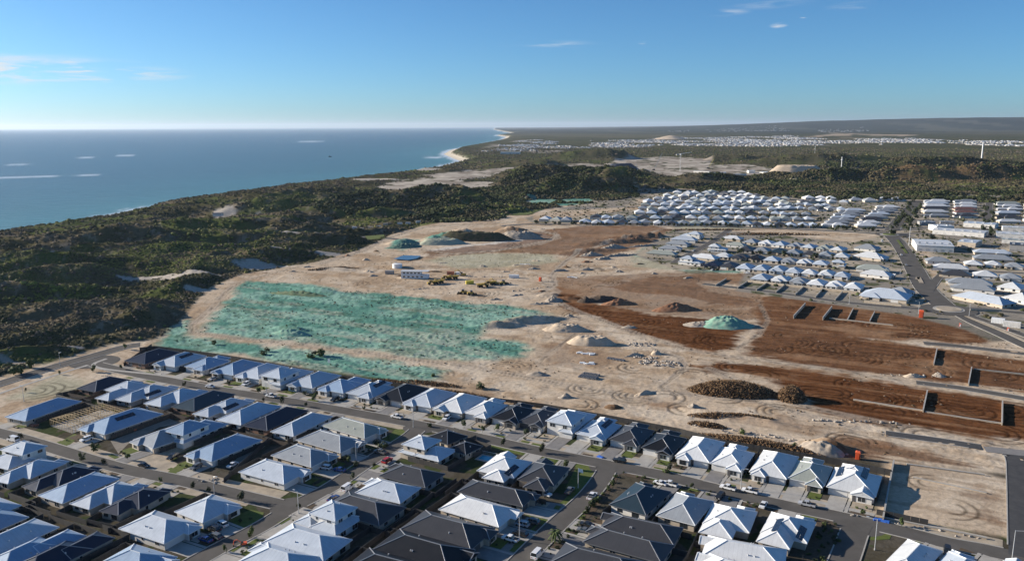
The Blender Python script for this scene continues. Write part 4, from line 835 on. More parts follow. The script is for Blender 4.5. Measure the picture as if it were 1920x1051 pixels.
ones([((1557,491),(1585,493),15,'pale',2,'near','right end of the second back row'),((1210,474),(1266,478),12,'olive',1,'right','nearest of the stepped row beside the green ground'),((1233,465),(1277,468),12,'mid',1,'right','second of the stepped row beside the dirt'),((1247,456),(1292,459),12,'mid',1,'right','third of the stepped row beside the dirt'),((1256,448),(1304,451),12,'pale',1,'right','fourth of the stepped row beside the dirt'),((1272,437),(1312,440),13,'pale',2,'right','tall last one of the stepped row beside the dirt'),
 ((1327,462),(1362,464),14,'white',2,'left','tall white one across the shaded street'),((1291,481),(1340,486),14,'white',1,'left','behind the white cube at the street corner'),((1272,484),(1314,488),12,'pale',2,'left','pale cube at the corner of the shaded street'),((1350,446),(1388,449),13,'white',1,'left','topmost one right of the shaded street'),((1357,458),(1395,461),12,'olive',1,'left','green-grey one between two rows'),
 ((1600,464),(1642,468),17,'mid',1,'right','topmost of five big ones beside the avenue'),((1597,479),(1656,486),18,'white',1,'right','second of five big ones beside the avenue'),((1604,503),(1668,508),15,'olive',1,'right','third of five big ones beside the avenue'),((1611,512),(1672,519),14,'white',1,'right','fourth of five big ones beside the avenue'),((1609,554),(1700,564),24,'pale',1,'near','large winged one beside the roundabout'),((1660,545),(1702,551),14,'mid',1,'right','small one behind the large winged one')], G1)
G2 = 'houses of the right estate'
ones([((1784,553),(1880,572),16,'pale',1,'left','long stepped one facing the roundabout'),((1772,528),(1862,535),14,'mid',1,'left','topmost of three long ones near the roundabout'),((1780,538),(1866,546),13,'mid',1,'left','middle of three long ones near the roundabout'),((1868,537),(1914,543),18,'white',1,'near','bright one near the right edge'),((1877,556),(1925,565),18,'white',1,'near','bright one at the right edge above the street'),
 ((1738,489),(1784,491),14,'mid',1,'left','left end of the upper right street'),((1745,501),(1818,505),14,'white',1,'left','bright long one in the right estate'),((1759,513),(1822,518),14,'grey',1,'left','brown grey long one in the right estate'),((1809,495),(1844,497),15,'white',1,'near','small bright one in the right estate'),((1847,496),(1880,498),15,'white',1,'near','second small bright one in the right estate'),((1882,499),(1920,502),15,'mid',1,'near','small dull one near the right edge'),((1826,516),(1872,519),16,'white',1,'near','bright one in the middle of the right estate'),((1875,521),(1918,524),16,'mid',1,'near','dull one beside the bright one at right'),
 ((1826,484),(1903,488),15,'mid',1,'near','wide one above the small bright ones'),((1828,473),(1900,476),14,'pale',1,'near','wide one behind the first wide one'),((1930,545),(1980,552),18,'pale',1,'near','just past the right edge')], G2)
def stack(x0, x1, ys, where, group, pals, det=0, dpx=None, fr='right'):
    for i, y in enumerate(ys):
        rf = pals[i % len(pals)]; k = i/max(1, len(ys)-1); xo = (dpx or 0)*i
        a_ = W(x0+xo, y, 2.6); b_ = W(x1+xo, y+.4, 2.6)
        dp = 13.5
        xj = random.uniform(-3, 3); house((x0+xo+xj, y), (x1+xo+xj*.4, y+.4), random.uniform(11.5, 14), rf, random.choice(('render_white','render_cream','render_grey')), fr, 1, random.choice((0,1,3,4,2)), 0, f"{RW[rf]} roofed house, {'nearest' if i == 0 else ORD[i]+' back'} in {where}", group, det, zone='mid', flipx=random.random() < .5)
G3 = 'houses of the upper right estate'
stack(1734, 1782, [404,397,391,386,381,377], 'the stack right of the tree lined avenue', G3, ['mid','white','grey','white','pale','white'])
stack(1792, 1836, [405,398,392,387,382,377], 'the second stack of the upper right estate', G3, ['grey','red','red','white','white','mid'])
stack(1872, 1918, [415,407,399,392,386,381], 'the stack at the upper right edge', G3, ['white','grey','pale','white','white','olive'])
stack(1928, 1975, [412,404,397,390,384], 'the stack just beyond the upper right edge', G3, ['pale','white','mid','white','pale'])
stack(1543, 1590, [422,417,412,407,402,398,394], 'the first slanting stack left of the avenue', G3, ['white','mid','mid','pale','mid','mid','pale'], dpx=6)
stack(1606, 1648, [423,417,411,406,401,396,392,388], 'the second slanting stack left of the avenue', G3, ['white','white','grey','mid','pale','mid','mid','white'], dpx=6)
# ------------------------------------------------------------------ larger sheds of the right estate and the far works
def shed(A, B, depth, h, roof, wall, label, group=None, name='commercial_building', pitch=.06, ribs=0):
    a_ = W(*A, h); b_ = W(*B, h); u = b_-a_; L = np.linalg.norm(u); u = u/L; rz = math.atan2(u[1], u[0])
    z0 = float(elevation(np.array([a_[0]]), np.array([a_[1]]))[0])-.5 if math.hypot(*a_) > 1500 else 0
    z0 = 0 if abs(z0) < 1 else z0
    root = empty(name, (a_[0], a_[1], z0), rz, label=label, cat='building', group=group)
    MB().box(.3, L-.3, .3, depth-.3, 0, h-.1).build('wall', M[wall], root)
    r = MB(); z1 = h+depth*pitch/2; r.add([(0,0,h),(L,0,h),(L,depth/2,z1),(0,depth/2,z1),(L,depth,h),(0,depth,h),(0,0,h-.3),(L,0,h-.3),(L,depth,h-.3),(0,depth,h-.3)], [(0,1,2,3),(3,2,4,5),(6,7,1,0),(8,9,5,4),(7,8,4,2,1),(9,6,0,3,5),(9,8,7,6)])
    ro = r.build('roof', ROOF[roof], root)
    if ribs:
        for i in range(ribs): MB().box(L*(i+.3)/ribs, L*(i+.3)/ribs+2.2, depth*.15, depth*.15+1.6, h+.1, z1+.9).build('roof_unit', M['steel'], ro)
        for i in range(max(3, ribs)): put('window', frame_mesh(2.4, 1.5, 'frame_d'), root, L*(i+.5)/max(3, ribs), .3, .9)
    return root
shed((1719,459),(1790,462),46,6,'white','render_white','large white roofed school hall beside the avenue', ribs=5)
shed((1795,452),(1830,455),25,5,'pale','render_cream','low grey annex behind the large white hall', ribs=2)
shed((1748,430),(1846,437),26,5,'white','render_white','long pale roofed hall with raised left end', ribs=6)
shed((1756,424),(1790,424),20,6,'white','render_white','raised block at the left end of the long hall', ribs=2)
shed((1806,417),(1866,421),22,5,'pale','render_white','flat pale hall behind the long one', ribs=4)
shed((1728,416),(1755,416),12,4,'mid','render_grey','small grey hall beside the upper right car park', ribs=1); shed((1763,415),(1790,416),10,4,'mid','render_grey','second small grey hall beside the car park', ribs=1)
shed((1868,437),(1925,440),22,5,'white','render_white','bright hall near the right edge of the upper estate', ribs=3); shed((1880,425),(1925,427),14,5,'white','render_white','narrow bright hall behind it near the right edge', ribs=2); shed((1878,448),(1925,451),12,4,'olive','render_white','low greenish hall near the right edge', ribs=2)
shed((1893,458),(1925,460),20,7,'grey','render_grey','dark tall block at the right edge', ribs=2)
for i, (a, b, dp, h, rf, lb) in enumerate([((1348,323),(1362,323),18,11,'white','tall white shed in the far works yard'),((1404,320),(1416,320),25,6,'white','white shed right of the far yard'),((1424,322),(1444,323),20,5,'pale','low pale shed at the right of the far yard'),((1330,333),(1342,333),14,9,'pale','pale batching block in front of the far yard'),((1352,334),(1370,334),12,7,'white','white cabin row in front of the far yard'),((1300,320),(1330,321),8,4,'mid','long grey container row in the far yard'),((1372,326),(1400,326),10,4,'mid','second long container row in the far yard'),((1170,323),(1196,318),18,10,'pale','pale block in the dark pit'),((938,286),(975,286),20,9,'white','long white building in the coastal suburb'),((398,400),(414,400),10,4,'grey','small lookout building on the dune crest')]):
    shed(a, b, dp, h, rf, 'render_white', lb, name='shed')
# ------------------------------------------------------------------ the far estate
rows = [((1085,417),(1340,419),11),((1345,419),(1538,424),9),((1105,408),(1330,409),10),((1335,409),(1530,412),9),((1190,399),(1420,400),11),((1425,400),(1520,402),5),((1195,391),(1430,391),12),((1440,391),(1590,392),8),((1200,384),(1450,384),13),((1460,384),(1560,385),6),((1212,378),(1480,378),15),((1500,377),(1590,378),5),((1225,372),(1480,372),15),((1510,371),(1570,371),3),((1245,366),(1430,366),12),((1262,361),(1400,361),8),((1010,410),(1070,412),3),((1595,375),(1700,376),4)]
nidx = len(HOUSES); MAXH = 298; RESTH = []
fw = ['frontage','second','third','fourth','fifth','sixth','seventh','eighth','ninth','tenth','eleventh','twelfth','thirteenth','fourteenth','fifteenth','sixteenth','seventeenth','eighteenth']
rr_ = random.Random(3)
for k, (p0, p1, n) in enumerate(rows):
    for i, (A, B) in enumerate(between(p0, p1, n, .04)):
        sh = rr_.uniform(-1.0, 1.0); A = (A[0], A[1]+sh); B = (B[0], B[1]+sh+rr_.uniform(-.5, .5)); rf = rr_.choice(['white','pale','pale','mid','white','pale','mid','olive','white','grey'])
        if len(HOUSES) < MAXH: house(A, B, rr_.uniform(17, 22), rf, rr_.choice(('render_white','render_cream')), 'near', 1, rr_.choice((0,3,5,5)), 0, f"{RW[rf]} roofed house, {left_ord(i, n)} in the {fw[k]} row of the far estate", 'houses of the far estate', 0, zone='far', flipx=rr_.random() < .5)
        else: RESTH.append((W(*A, 2.6), W(*B, 2.6), rr_.uniform(16, 21), rf))
def simple_houses(name, items, label):
    V = []; Fc = []; Cl = []
    wallc = (.5,.46,.4)
    for a_, b_, dp, c, z in items:
        u = (b_-a_); L = np.linalg.norm(u); u = u/L; v = np.array([-u[1], u[0]]); v = v if v@a_ > 0 else -v
        q = [a_, b_, b_+v*dp, a_+v*dp]; m_ = (a_+b_)/2+v*dp/2; k = len(V)
        V += [(*p, z) for p in q]+[(*p, z+2.7) for p in q]
        if L > dp: r0 = a_+v*dp/2+u*dp/2; r1 = b_+v*dp/2-u*dp/2
        else: r0 = a_+u*L/2+v*L/2; r1 = r0+v*(dp-L)
        h = min(L, dp)/2*.45; V += [(*r0, z+2.7+h), (*r1, z+2.7+h)]
        Fc += [(k,k+1,k+5,k+4),(k+1,k+2,k+6,k+5),(k+2,k+3,k+7,k+6),(k+3,k,k+4,k+7)]; Cl += [wallc]*4
        if L > dp: Fc += [(k+4,k+5,k+9,k+8),(k+5,k+6,k+9),(k+6,k+7,k+8,k+9),(k+7,k+4,k+8)]
        else: Fc += [(k+4,k+5,k+8),(k+5,k+6,k+9,k+8),(k+6,k+7,k+9),(k+7,k+4,k+8,k+9)]
        Cl += [c]*4
    me = bpy.data.meshes.new(name); me.from_pydata(V, [], Fc); ca = me.color_attributes.new('paint', 'FLOAT_COLOR', 'CORNER')
    cc = []
    for p, c in zip(me.polygons, Cl): cc += list((*c, 1))*p.loop_total
    ca.data.foreach_set('color', cc)
    m = mat(name, (.5,.5,.5), .6); at = N(m.node_tree, 'ShaderNodeAttribute', attribute_name='paint'); m.node_tree.links.new(at.outputs['Color'], m.node_tree.nodes['Principled BSDF'].inputs['Base Color']); me.materials.append(m)
    return tag(link(bpy.data.objects.new(name, me)), label, kind='stuff')
RC = {'white':(.72,.73,.73),'pale':(.55,.58,.6),'mid':(.36,.38,.4),'olive':(.4,.42,.38),'grey':(.11,.11,.12),'red':(.3,.16,.12)}
if RESTH: simple_houses('far_estate_houses', [(a, b, d, RC[c], 0) for a, b, d, c in RESTH], 'packed pale roofs of the back rows of the far estate')
sub = []; r = np.random.RandomState(11)
poly = FARSUB[0][0]
def scatter_sub(poly, n, smin, smax):
    lo = poly.min(0); hi = poly.max(0); P = r.uniform(lo, hi, (n, 2)); P[:,1] = np.round(P[:,1]/34)*34+r.uniform(-3, 3, n); m = inside(P[:,0], P[:,1], poly)&(fbm(P[:,0]/220, P[:,1]/500, 4, 121) > .46); P = P[m]
    Zs = elevation(P[:,0], P[:,1])
    for p, z in zip(P, Zs):
        wd = r.uniform(smin, smax); t = r.uniform(-.12, .12)+.15; u = np.array([math.cos(t), math.sin(t)])*wd
        sub.append((p, p+u, r.uniform(11, 17), tuple(.88*q_ for q_ in RC[['white','pale','mid','grey','mid','grey'][r.randint(6)]]), z-.8))
scatter_sub(poly, 17000, 10, 17)
scatter_sub(WP([(955,275),(1000,268),(1010,285),(900,296),(880,290)]), 260, 10, 16)
scatter_sub(WP([(1250,247),(1460,244),(1480,247),(1260,249)]), 700, 14, 30); scatter_sub(WP([(1530,246),(1620,245),(1630,247),(1540,249)]), 500, 14, 30)
simple_houses('distant_suburb_houses', sub, 'far off suburb of white and grey roofs below the horizon')

# ------------------------------------------------------------------ driveways, lawns, fences
def road_hit(p, d, maxd):
    for s in np.arange(0.5, maxd, .5):
        q = p+d*s
        for r_ in ROADS[:6]:
            if np.min(np.hypot(*(r_['p']-q).T)) < r_['w']/2+.35: return s
    return None
panel = unit(('panel',), lambda: MB().box(0, 2.34, -.03, .03, 0, 1.8).box(0, 2.34, -.05, .05, 1.8, 1.88).mesh('fence_panel', M['fence']))
post_panel = unit(('panel2',), lambda: MB().box(0, 2.34, -.03, .03, 0, 2.3).box(0, 2.34, -.05, .05, 2.3, 2.4).box(-.06, .06, -.06, .06, 0, 2.42).mesh('fence_panel', M['fence']))
timber_panel = unit(('panel3',), lambda: MB().box(0, 2.34, -.03, .03, 0, 1.8).box(0, 2.34, -.05, .05, 1.72, 1.8).mesh('fence_panel', M['fence_t']))
def clip_(s, n=16): return ' '.join(s.split()[:n])
def fence(p, q, label, me_=panel, group='boundary fences between the lots', z=0):
    p = np.array(p, float); q = np.array(q, float); L = np.linalg.norm(q-p); n = max(1, int(round(L/2.4))); rz = math.atan2(*(q-p)[::-1])
    root = empty('fence', (p[0], p[1], z), rz, label=clip_(label), cat='fence', group=group)
    sc_ = L/(n*2.4)
    for i in range(n):
        o = put('fence_panel', me_, root, i*2.4*sc_, 0, 0); o.scale = (sc_, 1, 1)
    return root
for hi_, h in enumerate(HOUSES[:NEAR]):
    o_ = np.array(h['org']); ax = np.array(h['ax']); v = np.array([-ax[1], ax[0]]); wd = h['w']; dp = h['d']; g = h['gx']; lb = h['o']['label'].split(' house, ')
    h['short'] = (lb[0].replace(' roofed', '')+' house '+lb[1].replace('in the row ', '').replace('facing the street from below', 'of the near row').replace('backing onto the sand', 'of the top row').replace(' from left', '')).replace(',', '')
    p0 = o_+ax*g; s = road_hit(p0, -v, 15)
    rndh = random.Random(int(h['c'][0]*7+h['c'][1]*3))
    if s:
        for (x0, x1, mt, nm, zz) in ((g-2.7, g+2.7, rndh.choice(('concrete','concrete','paver')), 'driveway', .095), (g-3.9 if g > wd/2 else g+3.0, g-2.9 if g > wd/2 else g+4.0, 'concrete', 'garden_path', .092)):
            m = MB(); pts = [o_+ax*x0+v*2.2, o_+ax*x1+v*2.2, o_+ax*x1-v*(s+.1), o_+ax*x0-v*(s+.1)]
            m.v = [(*p_, zz+.0006*hi_+.0009*(hi_ % 2)) for p_ in pts]; m.f = [(3,2,1,0)]
            tag(m.build(nm, M[mt]), f"{'pale' if mt=='concrete' else 'grey'} {nm.replace('_', ' ')} of the {lb[0]} house", kind='structure')
        x0, x1 = (.3, g-4.2) if g > wd/2 else (g+4.4, wd-.3)
        if x1-x0 > 2:
            mt = rndh.choice(('lawn','lawn','garden','verge','concrete')); m = MB(); e0 = max(.8, s-2.6); m.v = [(*(o_+ax*a+v*b), .088+.0004*(hi_ % 5)) for a, b in ((x0, 1.2),(x1, 1.2),(x1, -e0*.62),(x0, -e0*.62))]; m.f = [(3,2,1,0)]
            tag(m.build('front_garden', M[mt]), f"small front garden of the {lb[0]} house", kind='structure')
            if s > 5:
                m = MB(); m.v = [(*(o_+ax*a+v*b), .0905+.0003*(hi_ % 4)) for a, b in ((x0+.4, -s+2.1),(x1-.2, -s+2.1),(x1-.2, -s+.3),(x0+.4, -s+.3))]; m.f = [(3,2,1,0)]
                tag(m.build('verge_strip', M[rndh.choice(('lawn','lawn','garden'))]), f"planted kerb strip in front of the {lb[0]} house", kind='structure')
        h['street'] = s
    else: h['street'] = None
    if h['zone'] in ('N',): fence(o_+ax*(wd+.35)+v*4, o_+ax*(wd+.35)+v*(dp+1.5), ('side fence of the '+h['short']))
    elif h['zone'] in ('S','W','M','V','E2','F','E','1','1b'):
        me_ = timber_panel if h['zone'] in ('S',) else panel
        fence(o_+ax*(wd+.4)+v*4, o_+ax*(wd+.4)+v*(dp+4.2), 'side fence of the '+h['short'], me_)
        fence(o_+ax*(-.5)+v*(dp+4.3), o_+ax*(wd+.5)+v*(dp+4.3), 'back fence of the '+h['short'], me_)
fl = smooth(WP([(262,655),(290,652),(430,670),(525,686),(625,705),(695,715),(790,729),(850,740),(1025,762),(1120,779),(1275,808),(1350,828),(1450,845),(1575,866),(1672,886)], 1.2), 12.5)
for i in range(len(fl)-1):
    near = min(HOUSES[:24], key=lambda h: np.hypot(*(h['c']-(fl[i]+fl[i+1])/2)))
    fence(fl[i], fl[i+1], f"black rear fence section, {ORD[i]} from the left along the sandy site", post_panel, 'rear fence sections along the sandy site')
for a, b, lb in [((105,745),(142,737),'dark fence left of the dark blue roofed house on the empty green lot'),((105,745),(190,770),'long dark fence below the first lower row houses'),((232,686),(285,650),'dark fence round the first house at the road corner'),((1643,964),(1740,984),'black fence at the foot of the walled empty lot'),((465,836),(400,872),'dark fence left of the bare lot above the corner house'),((420,905),(515,818),'dark fence between the bare lot and the corner house')]:
    fence(W(*a), W(*b), lb, panel, None)
# pool
a_ = W(917,860); pr = empty('swimming_pool', (a_[0], a_[1], .06), math.radians(-28), label='small bright blue swimming pool behind the white glass fence', cat='pool')
MB().box(-4.6, 4.6, -2.8, 2.8, 0, .05).build('coping', M['concrete'], pr); MB().box(-3.6, 3.6, -1.7, 1.7, .052, .09).build('pool_water', mat('pool_water', (.05,.36,.50), .1, .6), pr)
pf = empty('pool_fence', (a_[0]-2, a_[1]+1, 0), math.radians(-28), label='pale see-through fence beside the swimming pool', cat='fence'); b = MB()
for i in range(22): b.box(-5+i*.48, -4.96+i*.48, 3.2, 3.24, 0, 1.2)
b.box(-5, 5.3, 3.19, 3.25, 1.2, 1.26); b.build('rail_panel', M['white_paint'], pf)
# retaining walls
def rwall(a, b, h, label, th=.45, fence_h=0):
    p = W(*a, h); q = W(*b, h); L = np.linalg.norm(q-p); root = empty('retaining_wall', (p[0], p[1], 0), math.atan2(*(q-p)[::-1]), label=label, cat='wall', group='limestone retaining walls on the site')
    MB().box(0, L, -th/2, th/2, -.4, h-.22).build('wall_face', M['lime'], root); MB().box(-.03, L+.03, -th/2-.04, th/2+.04, h-.22, h).build('coping', M['concrete'], root)
    if fence_h: MB().box(0, L, -.04, .04, h, h+fence_h).build('fence_panel', M['fence'], root)
rwall((1676,861),(1656,968),1.6,'long limestone wall between the last white house and the empty lot')
rwall((1656,968),(1850,1006),.7,'low limestone edge wall along the foot of the empty lots'); rwall((1700,868),(1846,888),.6,'low limestone wall across the top of the empty lots'); rwall((1712,893),(1850,922),.5,'low limestone step across the middle of the empty lots')
for i, (a, b, h, wh) in enumerate([((1757,652),(1751,680),1.2,'end wall of the brown terrace below the curving street'),((1822,687),(1816,718),1.2,'end wall of the brown terrace at the right edge'),((1739,730),(1731,767),1.3,'end wall in the lowest brown field, left one'),((1880,750),(1879,791),1.3,'end wall in the lowest brown field, right one'),
 ((1510,567),(1488,591),2.1,'leftmost wall of the brown lots above the tracks'),((1560,573),(1543,594),2.1,'second wall of the brown lots above the tracks'),((1600,577),(1589,598),1.0,'third wall of the brown lots above the tracks'),((1640,583),(1631,600),1.0,'fourth wall of the brown lots above the tracks'),
 ((1362,521),(1342,533),1.2,'leftmost wall of the empty lots below the hipped houses'),((1402,526),(1383,538),1.2,'second wall of the empty lots below the hipped houses'),((1438,529),(1418,542),1.2,'third wall of the empty lots below the hipped houses'),((1471,533),(1455,546),1.2,'fourth wall of the empty lots below the hipped houses'),((1507,536),(1491,550),1.2,'fifth wall of the empty lots below the hipped houses'),((1543,540),(1529,555),1.2,'sixth wall of the empty lots below the hipped houses'),((1580,545),(1566,560),1.2,'seventh wall of the empty lots below the hipped houses')]): rwall(a, b, h, 'limestone '+wh)
for a, b, h, wh in [((1402,524),(1470,532),1.8,'pale rear wall under the first two small hipped houses'),((1472,532),(1610,546),1.8,'pale rear wall under the other small hipped houses'),((1620,562),(1690,570),1.8,'pale wall round the large winged house'),((1210,478),(1265,482),1.6,'pale wall under the stepped row beside the green ground'),((1820,578),(1878,580),1.6,'pale wall round the long stepped house at the roundabout'),((1555,595),(1674,608),.8,'thin wall along the foot of the brown lots'),((1600,747),(1732,768),.6,'thin edge in the lowest brown field'),((1735,770),(1880,792),.6,'thin edge of the lowest brown terrace'),((1826,690),(1920,700),.6,'thin edge of the brown terrace at the right')]: rwall(a, b, h, wh, .3)

# ------------------------------------------------------------------ vehicles
def car_meshes(kind):
    def f():
        if kind == 'sedan': L, Wd, H = 4.6, 1.78, 1.45; prof = [(-2.3,.35),(-2.3,.85),(-1.25,.95),(-.6,.98),(1.3,1.0),(2.25,.9),(2.3,.4)]; cab = [(-1.35,.93),(-.55,1.42),(.75,1.45),(1.65,.98)]
        elif kind == 'suv': L, Wd, H = 4.7, 1.88, 1.75; prof = [(-2.35,.4),(-2.35,.95),(-1.3,1.08),(2.2,1.1),(2.35,.95),(2.35,.42)]; cab = [(-1.4,1.05),(-.7,1.68),(1.85,1.72),(2.25,1.08)]
        elif kind == 'ute': L, Wd, H = 5.3, 1.88, 1.8; prof = [(-2.65,.45),(-2.65,.95),(-1.5,1.1),(2.6,1.12),(2.65,1.05),(2.65,.5)]; cab = [(-1.5,1.08),(-.8,1.75),(.65,1.78),(1.0,1.1)]
        else: L, Wd, H = 5.2, 2.0, 2.3; prof = [(-2.6,.4),(-2.6,1.0),(-1.9,1.25),(2.55,1.28),(2.6,.42)]; cab = [(-1.95,1.2),(-1.2,2.2),(2.5,2.28),(2.58,1.25)]
        w2 = Wd/2; b = MB(); n = len(prof); b.v = [(x, -w2, z) for x, z in prof]+[(x, w2, z) for x, z in prof]; b.f = [(i, (i+1) % n, n+(i+1) % n, n+i) for i in range(n)]+[tuple(range(n))[::-1], tuple(range(n, 2*n))]
        r_ = MB(); t = w2-.22; zt = cab[1][1]; k = cab
        r_.hexa([(k[1][0]+.02,-t,zt),(k[2][0]-.02,-t,zt),(k[2][0]-.02,t,zt),(k[1][0]+.02,t,zt)], [(k[1][0]+.12,-t+.05,zt+.09),(k[2][0]-.1,-t+.05,zt+.09),(k[2][0]-.1,t-.05,zt+.09),(k[1][0]+.12,t-.05,zt+.09)])
        # pillars
        g = MB(); g.hexa([(k[0][0],-w2+.06,k[0][1]),(k[3][0],-w2+.06,k[3][1]),(k[3][0],w2-.06,k[3][1]),(k[0][0],w2-.06,k[0][1])], [(k[1][0],-t,zt),(k[2][0],-t,zt),(k[2][0],t,zt),(k[1][0],t,zt)])
        pil = (k[1][0]+k[2][0])/2
        for s in (-1, 1): r_.hexa([(pil-.07,s*(w2-.03),k[0][1]),(pil+.07,s*(w2-.03),k[0][1]),(pil+.07,s*(w2-.12),k[0][1]),(pil-.07,s*(w2-.12),k[0][1])][::s], [(pil-.07,s*(t+.02),zt+.02),(pil+.07,s*(t+.02),zt+.02),(pil+.07,s*(t-.1),zt+.02),(pil-.07,s*(t-.1),zt+.02)][::s])
        wh = MB().tube((0,-.12,0),(0,.12,0),.36,.36,12)
        tr = None
        if kind == 'ute': tr = MB().box(1.15, 2.55, -w2+.12, w2-.12, 1.125, 1.16)
        if kind == 'van': tr = MB().box(-.2, 2.5, -w2-.005, w2+.005, 1.3, 2.0)
        lt = MB().box(-.05, .0, -.2, .2, -.09, .09)
        return dict(b=b, r=r_, g=g, w=wh, t=tr, l=lt, x0=prof[0][0], x1=prof[-1][0], w2=w2)
    return unit(('car', kind), f)
def car(px, kind, colr, label, heading=None, rz=None, group='parked vehicles', z=.1):
    p = W(*px, .4); best = min(ROADS, key=lambda r_: np.min(np.hypot(*(r_['p']-p).T)))
    i = int(np.argmin(np.hypot(*(best['p']-p).T))); d = best['d'][i]; a = math.atan2(d[1], d[0])
    if heading == 'p': a += math.pi/2
    if heading == 'r': a += math.pi
    if rz is not None: a = math.radians(rz)
    a += random.uniform(-.05, .05); c = car_meshes(kind)
    root = empty(kind_name[kind], (p[0], p[1], z), a, label=label, cat={'ute':'pickup truck','sedan':'car','suv':'car','van':'van'}[kind], group=group)
    def mm(key, part, m): return unit(('cm', kind, key, m.name), lambda: c[part].mesh(key, m))
    bd = put('body', mm('body', 'b', CAR[colr]), root, 0, 0, 0); put('cabin_roof', mm('cabin_roof', 'r', CAR[colr]), root, 0, 0, 0); put('windows', mm('windows', 'g', M['cglass']), root, 0, 0, 0)
    if c['t']: put('load_tray' if kind == 'ute' else 'cargo_side', mm('load_tray', 't', M['machine_dark'] if kind == 'ute' else CAR[colr]), root, 0, 0, 0)
    for sx_ in (-1, 1):
        for sy_ in (-1, 1):
            put('wheel', mm('wheel', 'w', M['tyre']), root, sx_*1.42, sy_*(c['w2']-.1), .36)
            put('headlight' if sx_ < 0 else 'tail_light', mm('lamp'+str(sx_), 'l', M['light'] if sx_ < 0 else M['tail']), root, (c['x0']-.0 if sx_ < 0 else c['x1']+.045), sy_*(c['w2']-.35), .78)
    return root
kind_name = {'ute': 'pickup_truck', 'sedan': 'parked_car', 'suv': 'parked_car', 'van': 'van'}
for a in [((400,710),'sedan','silver','silver car on the driveway left of the tall balcony house','p'),((462,720),'suv','white','white car on the driveway of the tall balcony house','p'),((394,725),'sedan','white','white car at the far kerb of the diagonal street',None),((508,743),'ute','white','white pickup at the kerb below the tall balcony house',None),((628,749),'suv','black','black car under the small porch gable in the top row','p'),((744,782),'ute','white','white pickup parked before the black roofed house',None),((838,784),'suv','white','white car on a driveway in the middle of the top row','p'),((1162,864),'suv','black','black car at the kerb before two dark roofed houses',None),
 ((162,824),'suv','white','white four wheel drive beside the green lawn','p'),((25,825),'van','white','white van at the left edge of the lower street',None),((270,873),'sedan','black','dark car driving along the lower street','r'),((325,857),'ute','black','black pickup in the sand before the white tall house','p'),((368,876),'suv','grey','grey car right of the small porch on the lower street','p'),((436,872),'sedan','white','white car on the bare lot by the dark fence','p'),
 ((416,983),'suv','white','white car nearest the corner house lawn','p'),((402,992),'suv','black','black car second in the corner house driveway','p'),((404,1006),'suv','grey','dark grey car third in the row of parked cars','p'),((386,1012),'sedan','blue','blue car lowest in the shaded driveway','p'),((726,864),'suv','red','red car parked beside the tall pale house',None),((610,877),'suv','white','white car on the driveway of the third side street house','p'),((637,881),'sedan','blue','dark blue car beside the white one on the driveway','p'),((713,848),'ute','grey','dark pickup in the shade near the round lawn','p'),
 ((652,916),'van','white','white van at the side street near the pale roof',None),((625,935),'sedan','blue','blue car at the side street above the lamp',None),((1020,926),'ute','white','white pickup with rack beside the dark roofed corner house',145),((1068,921),'ute','grey','dark grey pickup on the second side street verge',None),((1110,931),'ute','white','white pickup driving up the second side street',None),
 ((979,983),'suv','silver','silver car beside the lamp post on the shaded drive','p'),((998,978),'suv','grey','grey car right of the silver one','p'),((976,1001),'suv','black','black car between the silver car and white pickup','p'),((957,1011),'ute','white','white pickup with long canopy at the lamp post','p'),((1008,1040),'van','white','white van at the bottom edge of the second side street',None),((1101,984),'sedan','black','black car in the shade right of the second side street','p'),((1096,995),'sedan','grey','dark car just below the black one near the palm','p'),
 ((1365,915),'ute','white','white pickup, left one of two on the diagonal street',None),((1406,921),'ute','white','white pickup, right one of two on the diagonal street',None),((1513,946),'ute','silver','silver pickup parked before the greenish roofed house',None),((1238,906),'sedan','white','white car behind the slate blue roofed house',None),((1256,908),'ute','white','white pickup behind the slate blue roofed house',None),((1431,947),'sedan','white','white car between the two big white roofs','p'),((1350,931),'suv','black','black car behind the grey roofed house','p'),((1776,1033),'suv','black','black car behind the bottom right white roofs','p'),
 ((1709,549),'suv','white','white car in the avenue shadow near the roundabout','p'),((1654,453),'van','white','white van below the upper roundabout',None),((1699,497),'sedan','silver','silver car parked in the avenue',None),((1690,478),'sedan','white','white car higher up in the avenue',None),((1870,574),'suv','black','dark car by the wall right of the roundabout',None),((1300,470),'sedan','white','white car in the shaded middle estate street',None),((1262,482),'sedan','white','white car at the mouth of the shaded street',None),((1335,506),'sedan','white','white car before the dark roofed house of the middle estate',None),((1400,512),'sedan','white','white car in the middle estate street row',None),((1690,428),'sedan','silver','silver car in the tree lined avenue',None),((912,377),'van','white','white truck on the pale haul road',None)]:
    px, k, c, lb, hd = a
    car(px, k, c, lb, hd if isinstance(hd, str) else None, hd if isinstance(hd, (int, float)) else None)

